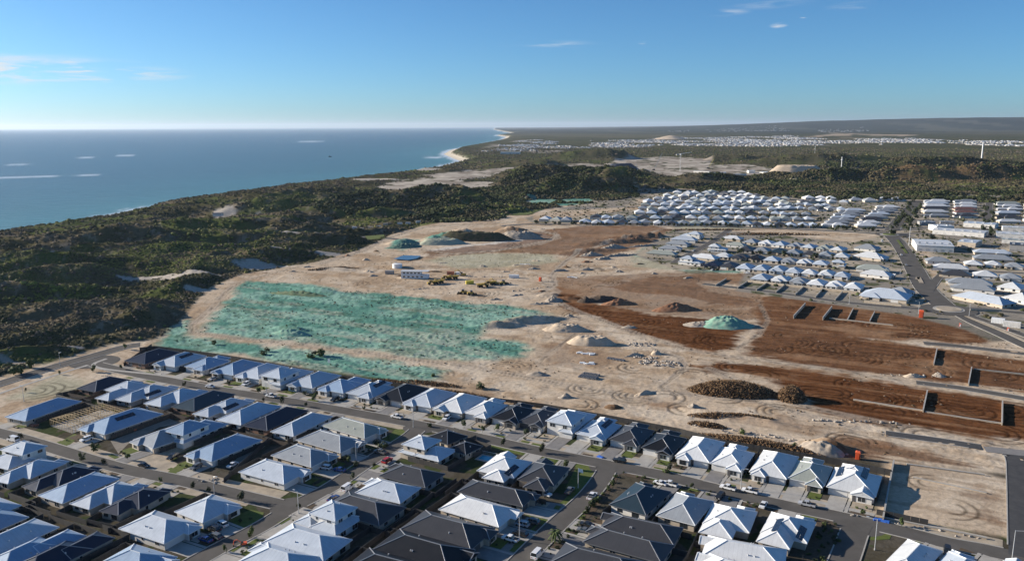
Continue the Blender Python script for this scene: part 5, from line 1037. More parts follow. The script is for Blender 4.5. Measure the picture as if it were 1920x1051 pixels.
# ------------------------------------------------------------------ lamps and poles
def lamp(px, h, arm, label, cat='street lamp', name='street_lamp'):
    p = W(*px); root = empty(name, (p[0], p[1], 0), math.radians(random.choice((152,332)) if arm else 0), label=label, cat=cat, group='street lamps')
    MB().tube((0,0,0),(0,0,h),.13,.08,8).build('pole', M['steel'], root)
    MB().tube((0,0,0),(0,0,.5),.22,.2,8).build('base', M['steel'], root)
    if arm: MB().tube((0,0,h-.15),(arm,0,h+.3),.06,.05,6).build('arm', M['steel'], root); MB().box(arm-.1, arm+.75, -.17, .17, h+.24, h+.38).build('lamp_head', M['steel'], root)
    return root
for px, h, arm, wh in [((1640,1030),9.5,2.2,'tall one over the bottom right street mouth'),((1897,1052),9.5,2.2,'at the bottom right corner beside the white van'),((1389,915),7,1.4,'before the second bright white house'),((974,1012),7.5,0,'between the parked cars at bottom centre'),((560,962),7.5,1.2,'at the lower street junction'),((668,862),7,1.2,'on the side street above the round lawn'),((402,927),6.5,1.2,'on the verge of the lower street'),((113,685),7,1.2,'beside the road at the heath'),((45,752),7,1.2,'left one beside the road at the heath'),((500,742),6.5,1.2,'on the footpath below the balcony house'),((775,800),7,1.2,'where the side street meets the diagonal street'),((1592,570),8,1.6,'behind the empty retained lots'),((1722,588),8,1.6,'left of the lower roundabout'),((1817,592),8,1.6,'right of the lower roundabout'),((1668,438),9,1.6,'on the upper roundabout island'),((1660,520),8,1.6,'in the avenue beside the big houses'),((1687,522),8,1.6,'right of the avenue in its long shadow')]: lamp(px, h, arm, 'grey street lamp, '+wh)
fp = lamp((1084,914), 7.2, 0, 'grey flag pole on the corner lawn', 'flag pole', 'flag_pole'); fp['group'] = 'flag poles'
m = MB(); m.hexa([(.05,-.02,5.9),(1.7,.1,5.2),(1.7,.14,5.2),(.05,.02,5.9)], [(.05,-.02,7.1),(1.5,.1,6.6),(1.5,.14,6.6),(.05,.02,7.1)]); m.build('flag', M['white_paint'], fp)

# ------------------------------------------------------------------ trees and shrubs
def leaf_cloud(n, rx, rz_, zc, s, seed, blobs=7):
    r = random.Random(seed); m = MB(); cs = [(r.uniform(-.55,.55)*rx, r.uniform(-.55,.55)*rx, zc+r.uniform(-.45,.5)*rz_, r.uniform(.35,.62)*rx) for _ in range(blobs)]
    for _ in range(n):
        cx, cy, cz, cr = r.choice(cs); d = Vector((r.gauss(0,1), r.gauss(0,1), r.gauss(0,1))).normalized(); p = Vector((cx, cy, cz))+d*cr*r.uniform(.6, 1.08)
        nrm_ = (d+Vector((r.uniform(-.6,.6), r.uniform(-.6,.6), r.uniform(-.3,.9)))).normalized(); a = nrm_.orthogonal().normalized(); b = nrm_.cross(a); t = r.uniform(0, 6.28); a, b = a*math.cos(t)+b*math.sin(t), b*math.cos(t)-a*math.sin(t); q = s*r.uniform(.6, 1.3)
        m.add([p-a*q-b*q*.5, p+a*q*.3-b*q*.6, p+a*q+b*q*.4, p-a*q*.2+b*q*.7], [(0,1,2,3)])
    return m
def crown(v, m): return unit(('crown', v, m), lambda: leaf_cloud(260, 1.0, 1.0, 1.0, .17, 40+v).mesh('crown', M[m]))
def trunk(v): 
    def f():
        b = MB(); b.tube((0,0,0),(.03,.02,.8),.06,.04,6); r = random.Random(v)
        for i in range(4): t = 6.28*i/4+r.random(); b.tube((.03,.02,.5+.07*i),(math.cos(t)*.45, math.sin(t)*.45, 1.1+.1*i),.03,.012,5)
        return b.mesh('trunk', M['bark'])
    return unit(('trunk', v), f)
def tree(p, h, wdt, label, group, m='leaf', name='street_tree', cat='tree', z=0):
    v = random.randrange(4); root = empty(name, (p[0], p[1], z), random.uniform(0, 6.28), label=label, cat=cat, group=group)
    c = put('crown', crown(v, m), root, 0, 0, h*.12); c.scale = (wdt/2, wdt/2, h*.44); t = put('trunk', trunk(v), root, 0, 0, 0); t.scale = (wdt/2, wdt/2, h*.55); return root
sap = [(345,725),(227,692),(176,697),(486,737),(529,757),(494,753),(682,769),(589,752),(574,762),(945,836),(1016,849),(870,801),(932,808),(987,818),(1147,912),(1297,917),(1617,967),(302,904),(362,917),(391,923),(452,939),(240,862),(180,847),(156,864),(196,872),(702,877),(661,899),(471,1009),(422,1034),(112,702),(48,735),(234,655),(1254,884),(1110,951),(1060,878),(720,842),(655,868),(1690,985),(40,824),(560,955),(430,720),(905,811)]
def near_house_label(p):
    h = min(HOUSES[:NEAR], key=lambda h: np.hypot(*(h['c']-p))); return h['short']
used = {}
for i, px in enumerate(sap):
    p = W(*px); hgt = random.uniform(2.4, 4.2); nm = near_house_label(p); k = used[nm] = used.get(nm, 0)+1
    tree(p, hgt, hgt*random.uniform(.55, .8), f"{['young','slim','small','bushy'][k-1 if k < 5 else 3]} street tree by the {nm}".split(" cut by")[0].replace(" on the corner of the lower street and the side street"," on the lower street corner").replace("facing the side street from its left","at the side street").replace('between the slate blue house and the big white one','left of the big white one').replace('on the corner right of the second side street','on the corner').replace('right of the bare grey lot on the lower street','right of the bare lot').replace('directly below the tall pale house with skirt roof','below the tall pale house').replace('third down on the right of the side street','third down the side street'), 'young street trees', random.choice(('leaf','leaf_d')))
def shrub_mesh(v, m): return unit(('shrub', v, m), lambda: leaf_cloud(130, 1.0, .5, .55, .2, 80+v, 5).mesh('foliage', M[m]))
def shrub(p, s, label, group, m='leaf', z=0):
    o = put('shrub', shrub_mesh(random.randrange(4), m), None, p[0], p[1], z, random.uniform(0, 6.28)); o.scale = (s, s, s*random.uniform(.8, 1.2)); return tag(o, label, 'shrub', group)
for h in HOUSES[:NEAR]:      # front garden shrubs
    if h['street']:
        o_ = np.array(h['org']); ax = np.array(h['ax']); v = np.array([-ax[1], ax[0]]); wd = h['w']; rn = random.Random(int(h['c'][0]*5)); x0, x1 = (.6, h['gx']-4.4) if h['gx'] > wd/2 else (h['gx']+4.6, wd-.6)
        if x1-x0 > 1.5:
            for k in range(2): xs = x0+(x1-x0)*(.25+.5*k)+rn.uniform(-.3, .3); shrub(o_+ax*xs-v*(rn.uniform(.6, max(.8, h['street']-2.5))), rn.uniform(.35, .8), clip_(f"{['left','right'][k]} garden shrub of the "+h['short']), 'garden shrubs before the houses', rn.choice(('leaf','leaf_d')), .06)
# palm and a few larger plants
def palm(px, h, label):
    p = W(*px); root = empty('palm_tree', (p[0], p[1], 0), 0, label=label, cat='palm tree'); MB().tube((0,0,0),(.1,0,h*.5),.28,.22,8).build('trunk', M['bark'], root)
    for i in range(22):
        t = i*2.4; el = .9-.075*i; m = MB(); L = 2.6; prev = Vector((.1,0,h*.5)); pts = []
        for s in range(6): u = s/5; pts.append(Vector((.1+math.cos(t)*L*u*math.cos(el*.7), math.sin(t)*L*u*math.cos(el*.7), h*.5+L*(u*math.sin(el)-.75*u*u))))
        sd_ = Vector((-math.sin(t), math.cos(t), 0))
        for s in range(5):
            w0 = .38*math.sin(math.pi*(s/5*.85+.12)); w1 = .38*math.sin(math.pi*((s+1)/5*.85+.12)); m.add([pts[s]-sd_*w0-Vector((0,0,.12)), pts[s], pts[s+1], pts[s+1]-sd_*w1-Vector((0,0,.12))], [(0,1,2,3)]); m.add([pts[s]+sd_*w0-Vector((0,0,.12)), pts[s], pts[s+1], pts[s+1]+sd_*w1-Vector((0,0,.12))], [(3,2,1,0)])
        m.build('frond', M['leaf'], root)
palm((1041,1012), 5.6, 'bushy palm between the second side street and the grey roofs')
for px, s, m_, lb in [((1110,948),1.6,'leaf','pale green shrub at the lower kerb of the second side street'),((1120,940),1.3,'leaf','second pale shrub up the second side street'),((1100,960),1.4,'leaf_d','dark shrub above the palm'),((572,740),1.4,'leaf_d','dark bush before the porch gable house'),((806,800),1.3,'leaf_d','round dark bush left of the white car'),((1250,885),1.5,'leaf','leafy shrub at the black roofed house corner'),((717,838),2.2,'leaf_d','big dark bush on the side street lawn'),((706,832),1.9,'leaf_d','dark bush at the grey roofed corner house'),((648,862),1.9,'leaf_d','dark bush under the side street lamp'),((668,872),1.5,'leaf_d','small dark bush right of the side street lamp'),((600,668),3.4,'leaf','large bright bush on the green strip'),((583,671),2.4,'leaf','bright bush left of the large one on the green strip'),((590,664),2.,'leaf_d','dark bush behind the large one on the green strip'),((500,658),2.,'leaf_d','dark bush on the green strip by the track'),((494,664),2.4,'leaf','pale bush on the green strip'),((400,646),2.,'leaf','bush on the left of the green strip'),((900,728),2.6,'leaf_d','tall bush at the end of the brush line'),((812,705),1.4,'leaf','small round bush at the track'),((1240,805),1.2,'leaf','small bush at the rear fence'),((1392,812),1.6,'leaf','small green bush in the rubble by the rear fence'),((1490,840),1.8,'leaf','bright bush behind the rear fence'),((30,702),4.5,'leaf','bright round bush at the left edge of the heath'),((55,690),3.,'leaf','bush beside the sandy path at the heath'),((140,660),2.5,'leaf','bright bush near the road in the heath'),((430,826),1.6,'leaf_d','thorny bush left of the bare lot')]:
    shrub(W(*px), s, lb, None, m_)
# trees between the far rows
tg = 0
for (p0, p1, n, h) in [((1010,421),(1545,428),46,5.5),((1560,430),(1650,434),8,5.5),((1675,430),(1712,384),12,8),((1695,434),(1730,386),12,8),((1672,441),(1668,439),2,7),((1700,470),(1760,520),7,4),((1730,440),(1790,470),5,6),((1560,376),(1700,378),12,9),((1856,442),(1864,380),10,7),((1842,436),(1846,385),8,7),((1340,452),(1500,462),8,4.5),((1380,475),(1590,487),10,5),((1380,405),(1560,416),12,5),((1720,378),(1920,376),18,9),((1420,508),(1600,515),8,4)]:
    for i in range(n):
        t = (i+random.uniform(-.3, .3))/n; p = W(p0[0]+(p1[0]-p0[0])*t, p0[1]+(p1[1]-p0[1])*t); p = p+np.random.uniform(-3, 3, 2); hh = h*random.uniform(.7, 1.25)
        gname = ['trees along the far estate front','trees left of the upper roundabout','trees on the left of the avenue','trees on the right of the avenue','roundabout trees','trees beside the sandy lots','trees by the halls','trees behind the far estate','trees of the shaded right street','trees left of the shaded right street','trees in the middle estate top row','trees in the middle estate lower row','trees inside the far estate','trees behind the upper right estate','trees in the small hipped row'][tg]
        tree(p, hh, hh*random.uniform(.8, 1.15), f"dark green tree, {left_ord(i, n)} of the {gname}", gname, 'leaf_d', 'tree')
    tg += 1
# ------------------------------------------------------------------ spoil heaps, rubble, stores and machines on the site
def gz(p): return float(elevation(np.array([p[0]]), np.array([p[1]]))[0])
def heap(px, ra, rb, rot, h, cols, label, lump=.25, flat=0, name='soil_heap', seed=1, fine=.7, rings=26, segs=64, ext=1.):
    p = W(*px, h*.4); t0 = math.radians(rot); m = MB(); c, s = math.cos(t0), math.sin(t0)
    rad = np.linspace(0, 1.12, rings); an = np.linspace(0, 2*math.pi, segs, endpoint=False); A, Rr = np.meshgrid(an, rad)
    u = Rr*np.cos(A)*ra*(1+.22*(fbm(np.cos(A)*1.6+seed, np.sin(A)*1.6, 3, seed)-.5)); v = Rr*np.sin(A)*rb*(1+.3*(fbm(np.cos(A)*1.7, np.sin(A)*1.7+seed, 3, seed+5)-.5))
    prof = (1-np.clip(Rr, 0, 1)**1.25) if not flat else np.minimum(1, (1-np.clip(Rr, 0, 1))/(1-flat))
    z = h*prof*(1+1.1*lump*(fbm(u/ra*2.2+seed*3, v/rb*2.2, 3, seed+9)-.5))+fine*prof**.5*(fbm(u/1.7+seed, v/1.7, 3, seed+11)-.5)*2-.12-.5*(Rr > 1.02)
    x = p[0]+u*c-v*s; y = p[1]+u*s+v*c; m.v = list(zip(x.ravel().tolist(), y.ravel().tolist(), z.ravel().tolist()))
    for i in range(rings-1):
        for j in range(segs):
            a_ = i*segs+j; b_ = i*segs+(j+1) % segs; m.f.append((a_, a_+segs, b_+segs, b_) if False else (a_, b_, b_+segs, a_+segs)[::-1])
    key = 'heap_'+'_'.join(f'{c_:.2f}' for c_ in cols[0])
    mt = unit((key, cols), lambda: mat('heap_soil', cols[0], .95, .15, noise=cols[1], nscale=.45, bump=.5))
    o = m.build(name, mt, None, True); return tag(o, label, 'soil heap')
def boulders(px, n, ra, rb, rot, smin, smax, material, label, name='rubble_pile', part='rock', cat='rubble pile', h=0., child=True, elong=1.):
    p = W(*px); root = empty(name, (p[0], p[1], 0), math.radians(rot), label=label, cat=cat); r = random.Random(int(px[0]))
    for i in range(n):
        def mk(k):
            bm = bmesh.new(); bmesh.ops.create_icosphere(bm, subdivisions=1, radius=1); rr = random.Random(k)
            for v in bm.verts: v.co *= rr.uniform(.7, 1.15)
            me = bpy.data.meshes.new(part); bm.to_mesh(me); bm.free(); me.materials.append(M[material]); return me
        me = unit(('rock', material, i % 6, part), lambda: mk(i % 6))
        a = r.uniform(0, 6.28); q = math.sqrt(r.random()); s = r.uniform(smin, smax); o = put(part, me, root, math.cos(a)*q*ra, math.sin(a)*q*rb, s*.3+h*(1-q)*r.random(), r.uniform(0, 6.28)); o.scale = (s*elong, s*.8, s*.65)
    return root
SAND = ((.46,.36,.26), (.56,.46,.35)); DARK = ((.07,.055,.045), (.12,.085,.06)); RUST = ((.22,.10,.055), (.34,.19,.11)); PALEc = ((.44,.38,.31), (.30,.25,.20)); GRN = ((.14,.33,.25), (.30,.40,.31)); BRN = ((.12,.07,.04), (.20,.125,.07))
heap((1362,604), 17, 11, -6, 4.8, GRN, 'large green sprayed soil mound among the brown tracks', .55, .35, seed=3, fine=1.1)
heap((1312,606), 11, 6, 0, 2.4, PALEc, 'pale sandy left flank beside the green mound', .3, seed=4)
heap((1130,559), 17, 6, 8, 4.2, DARK, 'dark topsoil heap right of the pale rubble', .6, seed=5, fine=.8); heap((1098,561), 6, 5, 0, 4.0, DARK, 'small dark heap at the left of the dark topsoil heap', .5, seed=6, fine=.8)
heap((1160,566), 13, 5.5, 10, 3.6, RUST, 'rusty orange heap in front of the dark topsoil', .4, seed=7); heap((1268,575), 17, 7, 12, 4.8, RUST, 'long rusty heap left of the green mound', .4, seed=8, fine=.5)
heap((1038,560), 7, 5, 20, 3.6, PALEc, 'grey rubble heap left of the curved brown track', .7, seed=9, fine=1.2); heap((1015,568), 9, 2.5, 10, 1.4, PALEc, 'low pale rubble ridge left of the grey heap', .6, seed=10, fine=.8)
heap((1062,614), 14, 7, -5, 3.6, SAND, 'flat topped sand heap beside the green field', .25, .45, seed=11); heap((1108,638), 14, 6.5, -8, 4.2, SAND, 'second flat topped sand heap with steep right face', .25, .55, seed=12)
heap((1068,592), 4, 2.5, 0, 2.2, PALEc, 'small pointed sand cone above the flat heaps', .3, seed=13); heap((1190,664), 7, 1.5, 25, 1.6, SAND, 'narrow sand ridge near the stone blocks', .3, seed=14)
heap((1540,836), 9, 5, -25, 5., PALEc, 'pale grey sand mound behind the rear fence', .5, seed=15, fine=.7); heap((1715,703), 6, 2.5, 0, 1.8, SAND, 'small sand pile above the grey street', .4, seed=16)
heap((1495,320), 75, 34, 0, 22, SAND, 'huge flat topped sand stockpile in the far works', .12, .62, seed=17, fine=2.); heap((1118,333), 42, 22, 0, 11, SAND, 'sandy knoll in front of the dark far pit', .3, seed=18, fine=1.)
heap((1165,314), 60, 30, 25, 18, ((.06,.07,.09),(.09,.10,.12)), 'far pit bank coloured dark grey for its shadowed slope', .1, .5, seed=19, fine=1.); heap((1258,258), 150, 120, 0, 34, SAND, 'distant pale sand hill beyond the suburb', .2, seed=20, fine=3)  # pit bank: the shade on its slope is put into the dark colour
heap((545,622), 13, 4.5, -12, 3.6, GRN, 'low green mound with dark shadow on the green field', .4, seed=21, fine=.7); heap((560,549), 26, 5, -18, 3, ((.10,.17,.10),(.20,.22,.13)), 'low scrubby ridge at the back of the green field', .5, seed=22, fine=.9)
heap((758,460), 20, 10, 25, 4.5, ((.10,.22,.17),(.16,.20,.15)), 'green grey mound beside the curving haul track', .4, seed=23, fine=1.2)
heap((888,444), 46, 13, -3, 8, ((.05,.06,.03),(.12,.09,.06)), 'scrub topped remnant hill above the white cut', .5, .6, seed=24, fine=1.6); heap((975,441), 26, 11, -8, 8, PALEc, 'pale eroded end of the remnant hill', .5, .5, seed=25, fine=1.5); heap((828,453), 26, 11, 8, 5, ((.34,.38,.29),(.42,.40,.30)), 'pale green sprayed bank left of the remnant hill', .4, .6, seed=26)
for i, (px, ra, rb, rot, h) in enumerate([((1110,476),12,5,15,3.5),((1150,462),16,6,22,4.5),((1190,450),20,5,25,5),((1130,484),10,4,10,2.5),((1225,440),16,4,25,4),((1100,490),6,3,0,1.8),((1160,478),22,2.5,24,2.2),((1205,460),22,2.2,24,2)]):
    heap(px, ra, rb, rot, h, [PALEc, RUST][i % 3 == 2], f"{['lowest','broad','long','small','topmost','nearest','long inner','upper inner'][i]} pinkish spoil bank left of the stepped houses", .6, seed=30+i, fine=1.3)
for i, px in enumerate([(760,515),(815,508),(600,503),(640,500),(970,498),(1000,503),(1050,506),(1100,504),(1160,508)]):
    heap(px, random.uniform(5, 10), random.uniform(1.5, 3), random.uniform(-10, 20), random.uniform(1.2, 2.4), random.choice((PALEc, BRN)), f"{left_ord(i, 9)} of the low spoil piles along the site compound", .6, seed=50+i, fine=.8)
cl = [(548,508),(578,500),(652,478),(686,486),(706,470),(742,494),(690,508),(830,492),(905,498),(948,508),(1005,488),(1062,500),(1090,512),(1015,545),(1150,500),(1200,494),(1225,512),(1290,520),(930,560),(968,552),(700,516),(1180,612),(1230,660),(1010,700),(1150,760),(1300,760),(1060,742),(1760,702),(1210,735)]
cl.sort()
for i, px in enumerate(cl): heap(px, random.uniform(3, 7), random.uniform(1.3, 3), random.uniform(-30, 40), random.uniform(.9, 2.2), random.choice((PALEc, BRN, SAND, RUST, PALEc)), f"small spoil mound, {left_ord(i, len(cl))} of those scattered over the bare site", .8, seed=80+i, fine=.8, rings=12, segs=32)
# green waste: roots and brush bulldozed into big heaps
def brush(px, ra, rb, rot, h, n, label, seed):
    p = W(*px, h*.45); r = random.Random(seed); root = empty('brush_heap', (p[0], p[1], 0), math.radians(rot), label=label, cat='brush heap')
    m = MB()
    for _ in range(n):
        a = r.uniform(0, 6.28); q = r.random()**.6; x = math.cos(a)*q*ra; y = math.sin(a)*q*rb; z = h*(1-q**2.2)*r.uniform(.75, 1.05); s = r.uniform(.5, 1.5)*(1 if r.random() < .8 else 1.6)
        bm = None; k = r.randint(5, 7); top = [(x+math.cos(6.28*i/k)*s*r.uniform(.5,1.), y+math.sin(6.28*i/k)*s*r.uniform(.5,1.), z-s*.5+r.uniform(-.3,.3)) for i in range(k)]; b0 = len(m.v); m.v += top+[(x+r.uniform(-.5,.5), y+r.uniform(-.3,.3), z+s*r.uniform(.05,.4)), (x, y, max(-.2, z-s*1.6))]
        for i in range(k): m.f += [(b0+i, b0+(i+1) % k, b0+k), (b0+(i+1) % k, b0+i, b0+k+1)]
    m.build('tangled_brush', unit(('brushm',), lambda: mat('brush_brown', (.17,.10,.055), .95, .1, noise=(.09,.06,.035), nscale=.8)), root)
    lf = MB()
    for _ in range(n*4):
        a = r.uniform(0, 6.28); q = r.random()**.55; x = math.cos(a)*q*ra*1.05; y = math.sin(a)*q*rb*1.08; z = h*(1-min(1, q)**2.2)*r.uniform(.85, 1.12)+.25; u_ = Vector((r.gauss(0,1), r.gauss(0,1), r.gauss(0,.8))).normalized(); v_ = u_.orthogonal().normalized(); s = r.uniform(.2, .6); c_ = Vector((x, y, z)); lf.add([c_-u_*s, c_-v_*s*.35, c_+u_*s, c_+v_*s*.35], [(0,1,2,3)])
    lf.build('dry_twigs', unit(('twigm',), lambda: mat('dry_twigs', (.26,.165,.09), .95, .1, noise=(.13,.08,.045), nscale=.5)), root)
    t = MB()
    for _ in range(n//5):
        a = r.uniform(0, 6.28); q = r.random()**.6; x = math.cos(a)*q*ra; y = math.sin(a)*q*rb; z = h*(1-q**2.2); d = Vector((r.gauss(0,1), r.gauss(0,1), r.gauss(0,.6))).normalized()*r.uniform(.8, 1.8); t.tube((x,y,z), (x+d.x, y+d.y, z+abs(d.z)+.3), .09, .03, 4)
    t.build('branch', M['bark'], root); return tag(root)
brush((1376,727), 20, 7.5, -14, 5.2, 900, 'long brown heap of uprooted brush on the sand', 5)
brush((1484,737), 6.5, 6.5, 0, 5.6, 300, 'smaller round brown brush heap beside the long one', 6)
brush((1370,779), 17, 3, -8, 1.6, 260, 'low tangled brush row behind the middle of the rear fence', 7); brush((1420,830), 24, 4.5, -26, 2.0, 420, 'brown brush and rubble strip along the right rear fence', 8); brush((1325,795), 8, 2, -20, 1.4, 90, 'short brush row left of the rubble strip', 9); brush((850,738), 24, 4, -22, 1.8, 320, 'reddish dead brush row behind the top row houses', 10); brush((735,716), 14, 3, -22, 1.3, 150, 'low reddish brush at the end of the green strip', 11); brush((810,718), 16, 2.5, -20, 1.0, 120, 'thin brush band above the dead brush row', 12)
brush((1320,430), 60, 4, 0, 1.8, 200, 'rubble band between the upper road and hipped houses', 13); brush((1450,438), 60, 6, -3, 2.4, 260, 'orange rubble band right of it below the upper road', 14); brush((625,503), 22, 4, 12, 1.8, 160, 'dark spoil row at the left end of the compound', 15)
boulders((1205,646), 40, 8, 4, -10, .4, .9, 'rock', 'upper pile of pale stone blocks', elong=1.3); boulders((1237,681), 70, 11, 5.5, -10, .5, 1.0, 'rock', 'larger pile of pale stone blocks', elong=1.4); boulders((1212,670), 26, 7, 2.5, -15, .4, .8, 'rock', 'row of stone blocks between the two piles', elong=1.3)
boulders((985,543), 26, 20, 1.2, 28, .4, .8, 'rock', 'line of boulders along the diagonal site track'); boulders((790,541), 14, 10, 1., 28, .4, .8, 'rock', 'short line of boulders left of the dump trucks'); boulders((925,519), 24, 22, 1.5, -4, .4, .9, 'rock', 'line of pale rubble behind the parked machines')
boulders((1400,812), 36, 22, 3, -26, .3, .8, 'rock', 'pale rubble strewn along the rear fence'); boulders((1610,790), 30, 22, 2, -8, .3, .9, 'rock', 'pale lumps beside the lowest brown field'); boulders((1715,704), 24, 20, 2, -6, .3, .8, 'rock', 'pale lumps above the grey street'); boulders((1530,846), 24, 12, 3, -25, .3, .8, 'rock', 'stones on the grey mound'); boulders((1730,990), 26, 22, 1.2, -26, .3, .6, 'rock', 'rubble along the kerb of the empty lots')
boulders((300,700), 6, 6, 1, -25, .3, .5, 'rock', 'stones on the first empty lot'); boulders((110,768), 30, 6, 2.5, -20, .3, .8, 'rock', 'builders rubble before the timber frame'); boulders((395,900), 14, 8, 2, -20, .3, .7, 'rock', 'rubble beside the thorny bush'); boulders((205,705), 10, 5, 1., 0, .2, .4, 'rock', 'small stones on the corner lot')
boulders((1010,430), 14, 20, 3, 0, .5, 1.2, 'rock', 'rubble below the upper road left end')
# concrete pipes, laid side by side
def pipes(px, n, L, rad, rot, label):
    p = W(*px); root = empty('pipe_stack', (p[0], p[1], 0), math.radians(rot), label=label, cat='pipe stack')
    me = unit(('pipe', L, rad), lambda: MB().tube((0,-L/2,0),(0,L/2,0), rad, rad, 10).mesh('pipe', M['pipe']))
    for i in range(n): put('pipe', me, root, i*rad*2.15, (i % 2)*.2, rad-.02)
pipes((1088,706), 8, 3.6, .55, -28, 'row of dark concrete pipes lying on the sand'); pipes((1095,701), 8, 2.2, .5, -28, 'second short row of dark pipes behind the first'); pipes((1140,672), 11, 2.2, .42, -32, 'dark pipe row right of the white stacks')
def pallets(px, n, label, material, rot=-20, s=1.):
    p = W(*px); root = empty('material_stack', (p[0], p[1], 0), math.radians(rot), label=label, cat='material stack'); r = random.Random(int(px[0]))
    for i in range(n): x = r.uniform(-4, 4)*s; y = r.uniform(-1.6, 1.6)*s; put('bundle', unit(('bundle', material, i % 3), lambda: MB().box(-1.1-.2*(i%3), 1.1, -.5, .5, 0, .35+.15*(i % 3)).mesh('bundle', M[material])), root, x, y, .002*i, r.uniform(-.5, .5))
pallets((1098,663), 14, 'scattered white stacks on the sand, upper group', 'white_paint'); pallets((1105,681), 12, 'scattered white stacks on the sand, lower group', 'white_paint'); pallets((985,496), 10, 'pale stacks on the light mound of the middle site', 'white_paint')
pallets((1655,976), 5, 'blue wrapped goods on the verge', 'blue', -28, .35); pallets((1126,857), 2, 'small blue bundle on the verge', 'blue', -28, .15); pallets((60,797), 7, 'mixed building goods before the timber frame', 'red_brick', -20, .5); pallets((245,806), 5, 'brick packs at the timber frame', 'red_brick', -20, .3); pallets((1075,520), 8, 'pale stacks on the middle site', 'white_paint')
def toilet(px, label, s=1.):
    p = W(*px); root = empty('portable_toilet', (p[0], p[1], .1), math.radians(-28), label=label, cat='portable toilet')
    MB().box(-.7*s, .7*s, -.7*s, .7*s, 0, 2.2*s).build('cabin', M['orange'], root); m = MB(); m.hexa([(-.75*s,-.75*s,2.2*s),(.75*s,-.75*s,2.2*s),(.75*s,.75*s,2.2*s),(-.75*s,.75*s,2.2*s)], [(-.5*s,-.5*s,2.5*s),(.5*s,-.5*s,2.5*s),(.5*s,.5*s,2.5*s),(-.5*s,.5*s,2.5*s)]); m.build('lid', M['orange'], root)
    MB().box(-.42*s, .42*s, -.76*s, -.7*s, .1, 1.95*s).build('door', M['white_paint'] if s < 1 else mat('toilet_door', (.6,.09,.03), .5), root); MB().box(-.05, .05, -.05, .05, 2.4*s, 2.8*s).build('vent_pipe', M['frame_d'], root)
toilet((1608,860), 'orange portable toilet behind the rear fence at right', 1.2); toilet((1727,595), 'orange portable toilet at the edge of the brown field', 1.9); toilet((1800,612), 'low orange barrier pile by the road works', .8); toilet((1890,620), 'orange barrier at the pale wall near the right edge', .8); toilet((1013,527), 'red orange bin at the end of the compound', 1.3)
def container(px, L, wd_, h, material, rot, label, name='shipping_container', cat='container'):
    p = W(*px); z = gz(p) if math.hypot(*p) > 800 else 0; root = empty(name, (p[0], p[1], z), math.radians(rot), label=label, cat=cat, group='containers and cabins on the site')
    MB().box(0, L, 0, wd_, .15, h).build('box', M[material], root); b = MB()
    for i in range(int(L/.8)): b.box(.3+i*.8, .6+i*.8, -.06, 0, .3, h-.2)
    b.build('ribs', M[material], root); MB().box(L, L+.05, .1, wd_-.1, .25, h-.1).build('door', M[material], root)
container((874,533), 6, 2.6, 2.7, 'yellow2', 12, 'bright yellow container between the dump trucks'); container((838,515), 6, 2.6, 2.7, 'red_brick', -5, 'red and white container beside the excavator'); container((722,514), 7, 3, 3, 'render_grey', -5, 'grey container left of the round tank'); container((954,521), 8, 2.6, 2.6, 'white_paint', -8, 'white container at the right of the compound'); container((852,516), 5, 2.4, 2.6, 'white_paint', -5, 'white container right of the red one')
for i, px in enumerate([(660,424),(672,425),(690,422),(705,420),(718,418),(700,426),(730,423),(745,419),(760,418),(780,416)]): container(px, 6, 2.6, 2.7, random.choice(('white_paint','steel','render_cream')), random.uniform(-20, 20), f"{left_ord(i, 10)} of the cabins in the coast road depot")
p = W(805-60, 502); tk = empty('water_tank', (p[0], p[1], 0), 0, label='white round water tank beside the site office', cat='tank'); MB().tube((0,0,0),(0,0,3.6),4.2,4.2,24).build('tank_wall', M['white_paint'], tk); MB().tube((0,0,3.6),(0,0,4.2),4.3,.4,24).build('tank_roof', M['white_paint'], tk)
container((1858,627-22), 7, 3, 3.2, 'white_paint', -35, 'white cabin near the right edge road works'); container((1880,612), 9, 3.5, 3.4, 'render_white', -35, 'larger pale cabin on the sand at the right edge')
p = W(752,522); of = empty('site_office', (p[0], p[1], 0), math.radians(-6), label='long white two level site office cabins', cat='site office'); 
for k in range(2): MB().box(0, 22-k*6, k*.4, 6, .2+k*2.9, 3.0+k*2.9).build('wall', M['white_paint'], of)
MB().box(-.3, 22.3, -.5, 6.3, 6., 6.15).build('roof', ROOF['white'], of)
for k in range(2):
    for i in range(5): w0 = put('window', frame_mesh(1.8, 1.1, 'frame_d'), of, 2.5+i*(3.6-k*.6), k*.4, 1.1+k*2.9); put('pane', pane_mesh(1.8, 1.1), w0, 0, 0, 0)
def truck(px, rot, label):      # articulated dump truck
    p = W(*px); r = empty('dump_truck', (p[0], p[1], 0), math.radians(rot), label=label, cat='dump truck', group='earthmoving machines'); 
    MB().box(-4.6, -1.6, -1.3, 1.3, 1., 2.0).build('bonnet', M['yellow'], r); MB().box(-2.9, -1.4, -1.1, 1.1, 2.0, 3.3).build('cab', M['cglass'], r); MB().box(-3., -1.3, -1.2, 1.2, 3.3, 3.45).build('cab_roof', M['yellow'], r)
    m = MB(); m.hexa([(-.8,-1.2,1.5),(4.3,-1.2,1.9),(4.3,1.2,1.9),(-.8,1.2,1.5)], [(-1.1,-1.7,3.),(5.2,-1.7,2.9),(5.2,1.7,2.9),(-1.1,1.7,3.)]); m.build('tipper_body', M['yellow'], r)
    for x in (-3.2, 1.0, 3.0):
        for y in (-1.35, 1.35): put('wheel', unit(('bigw',), lambda: MB().tube((0,-.35,0),(0,.35,0),.9,.9,14).mesh('wheel', M['tyre'])), r, x, y, .9)
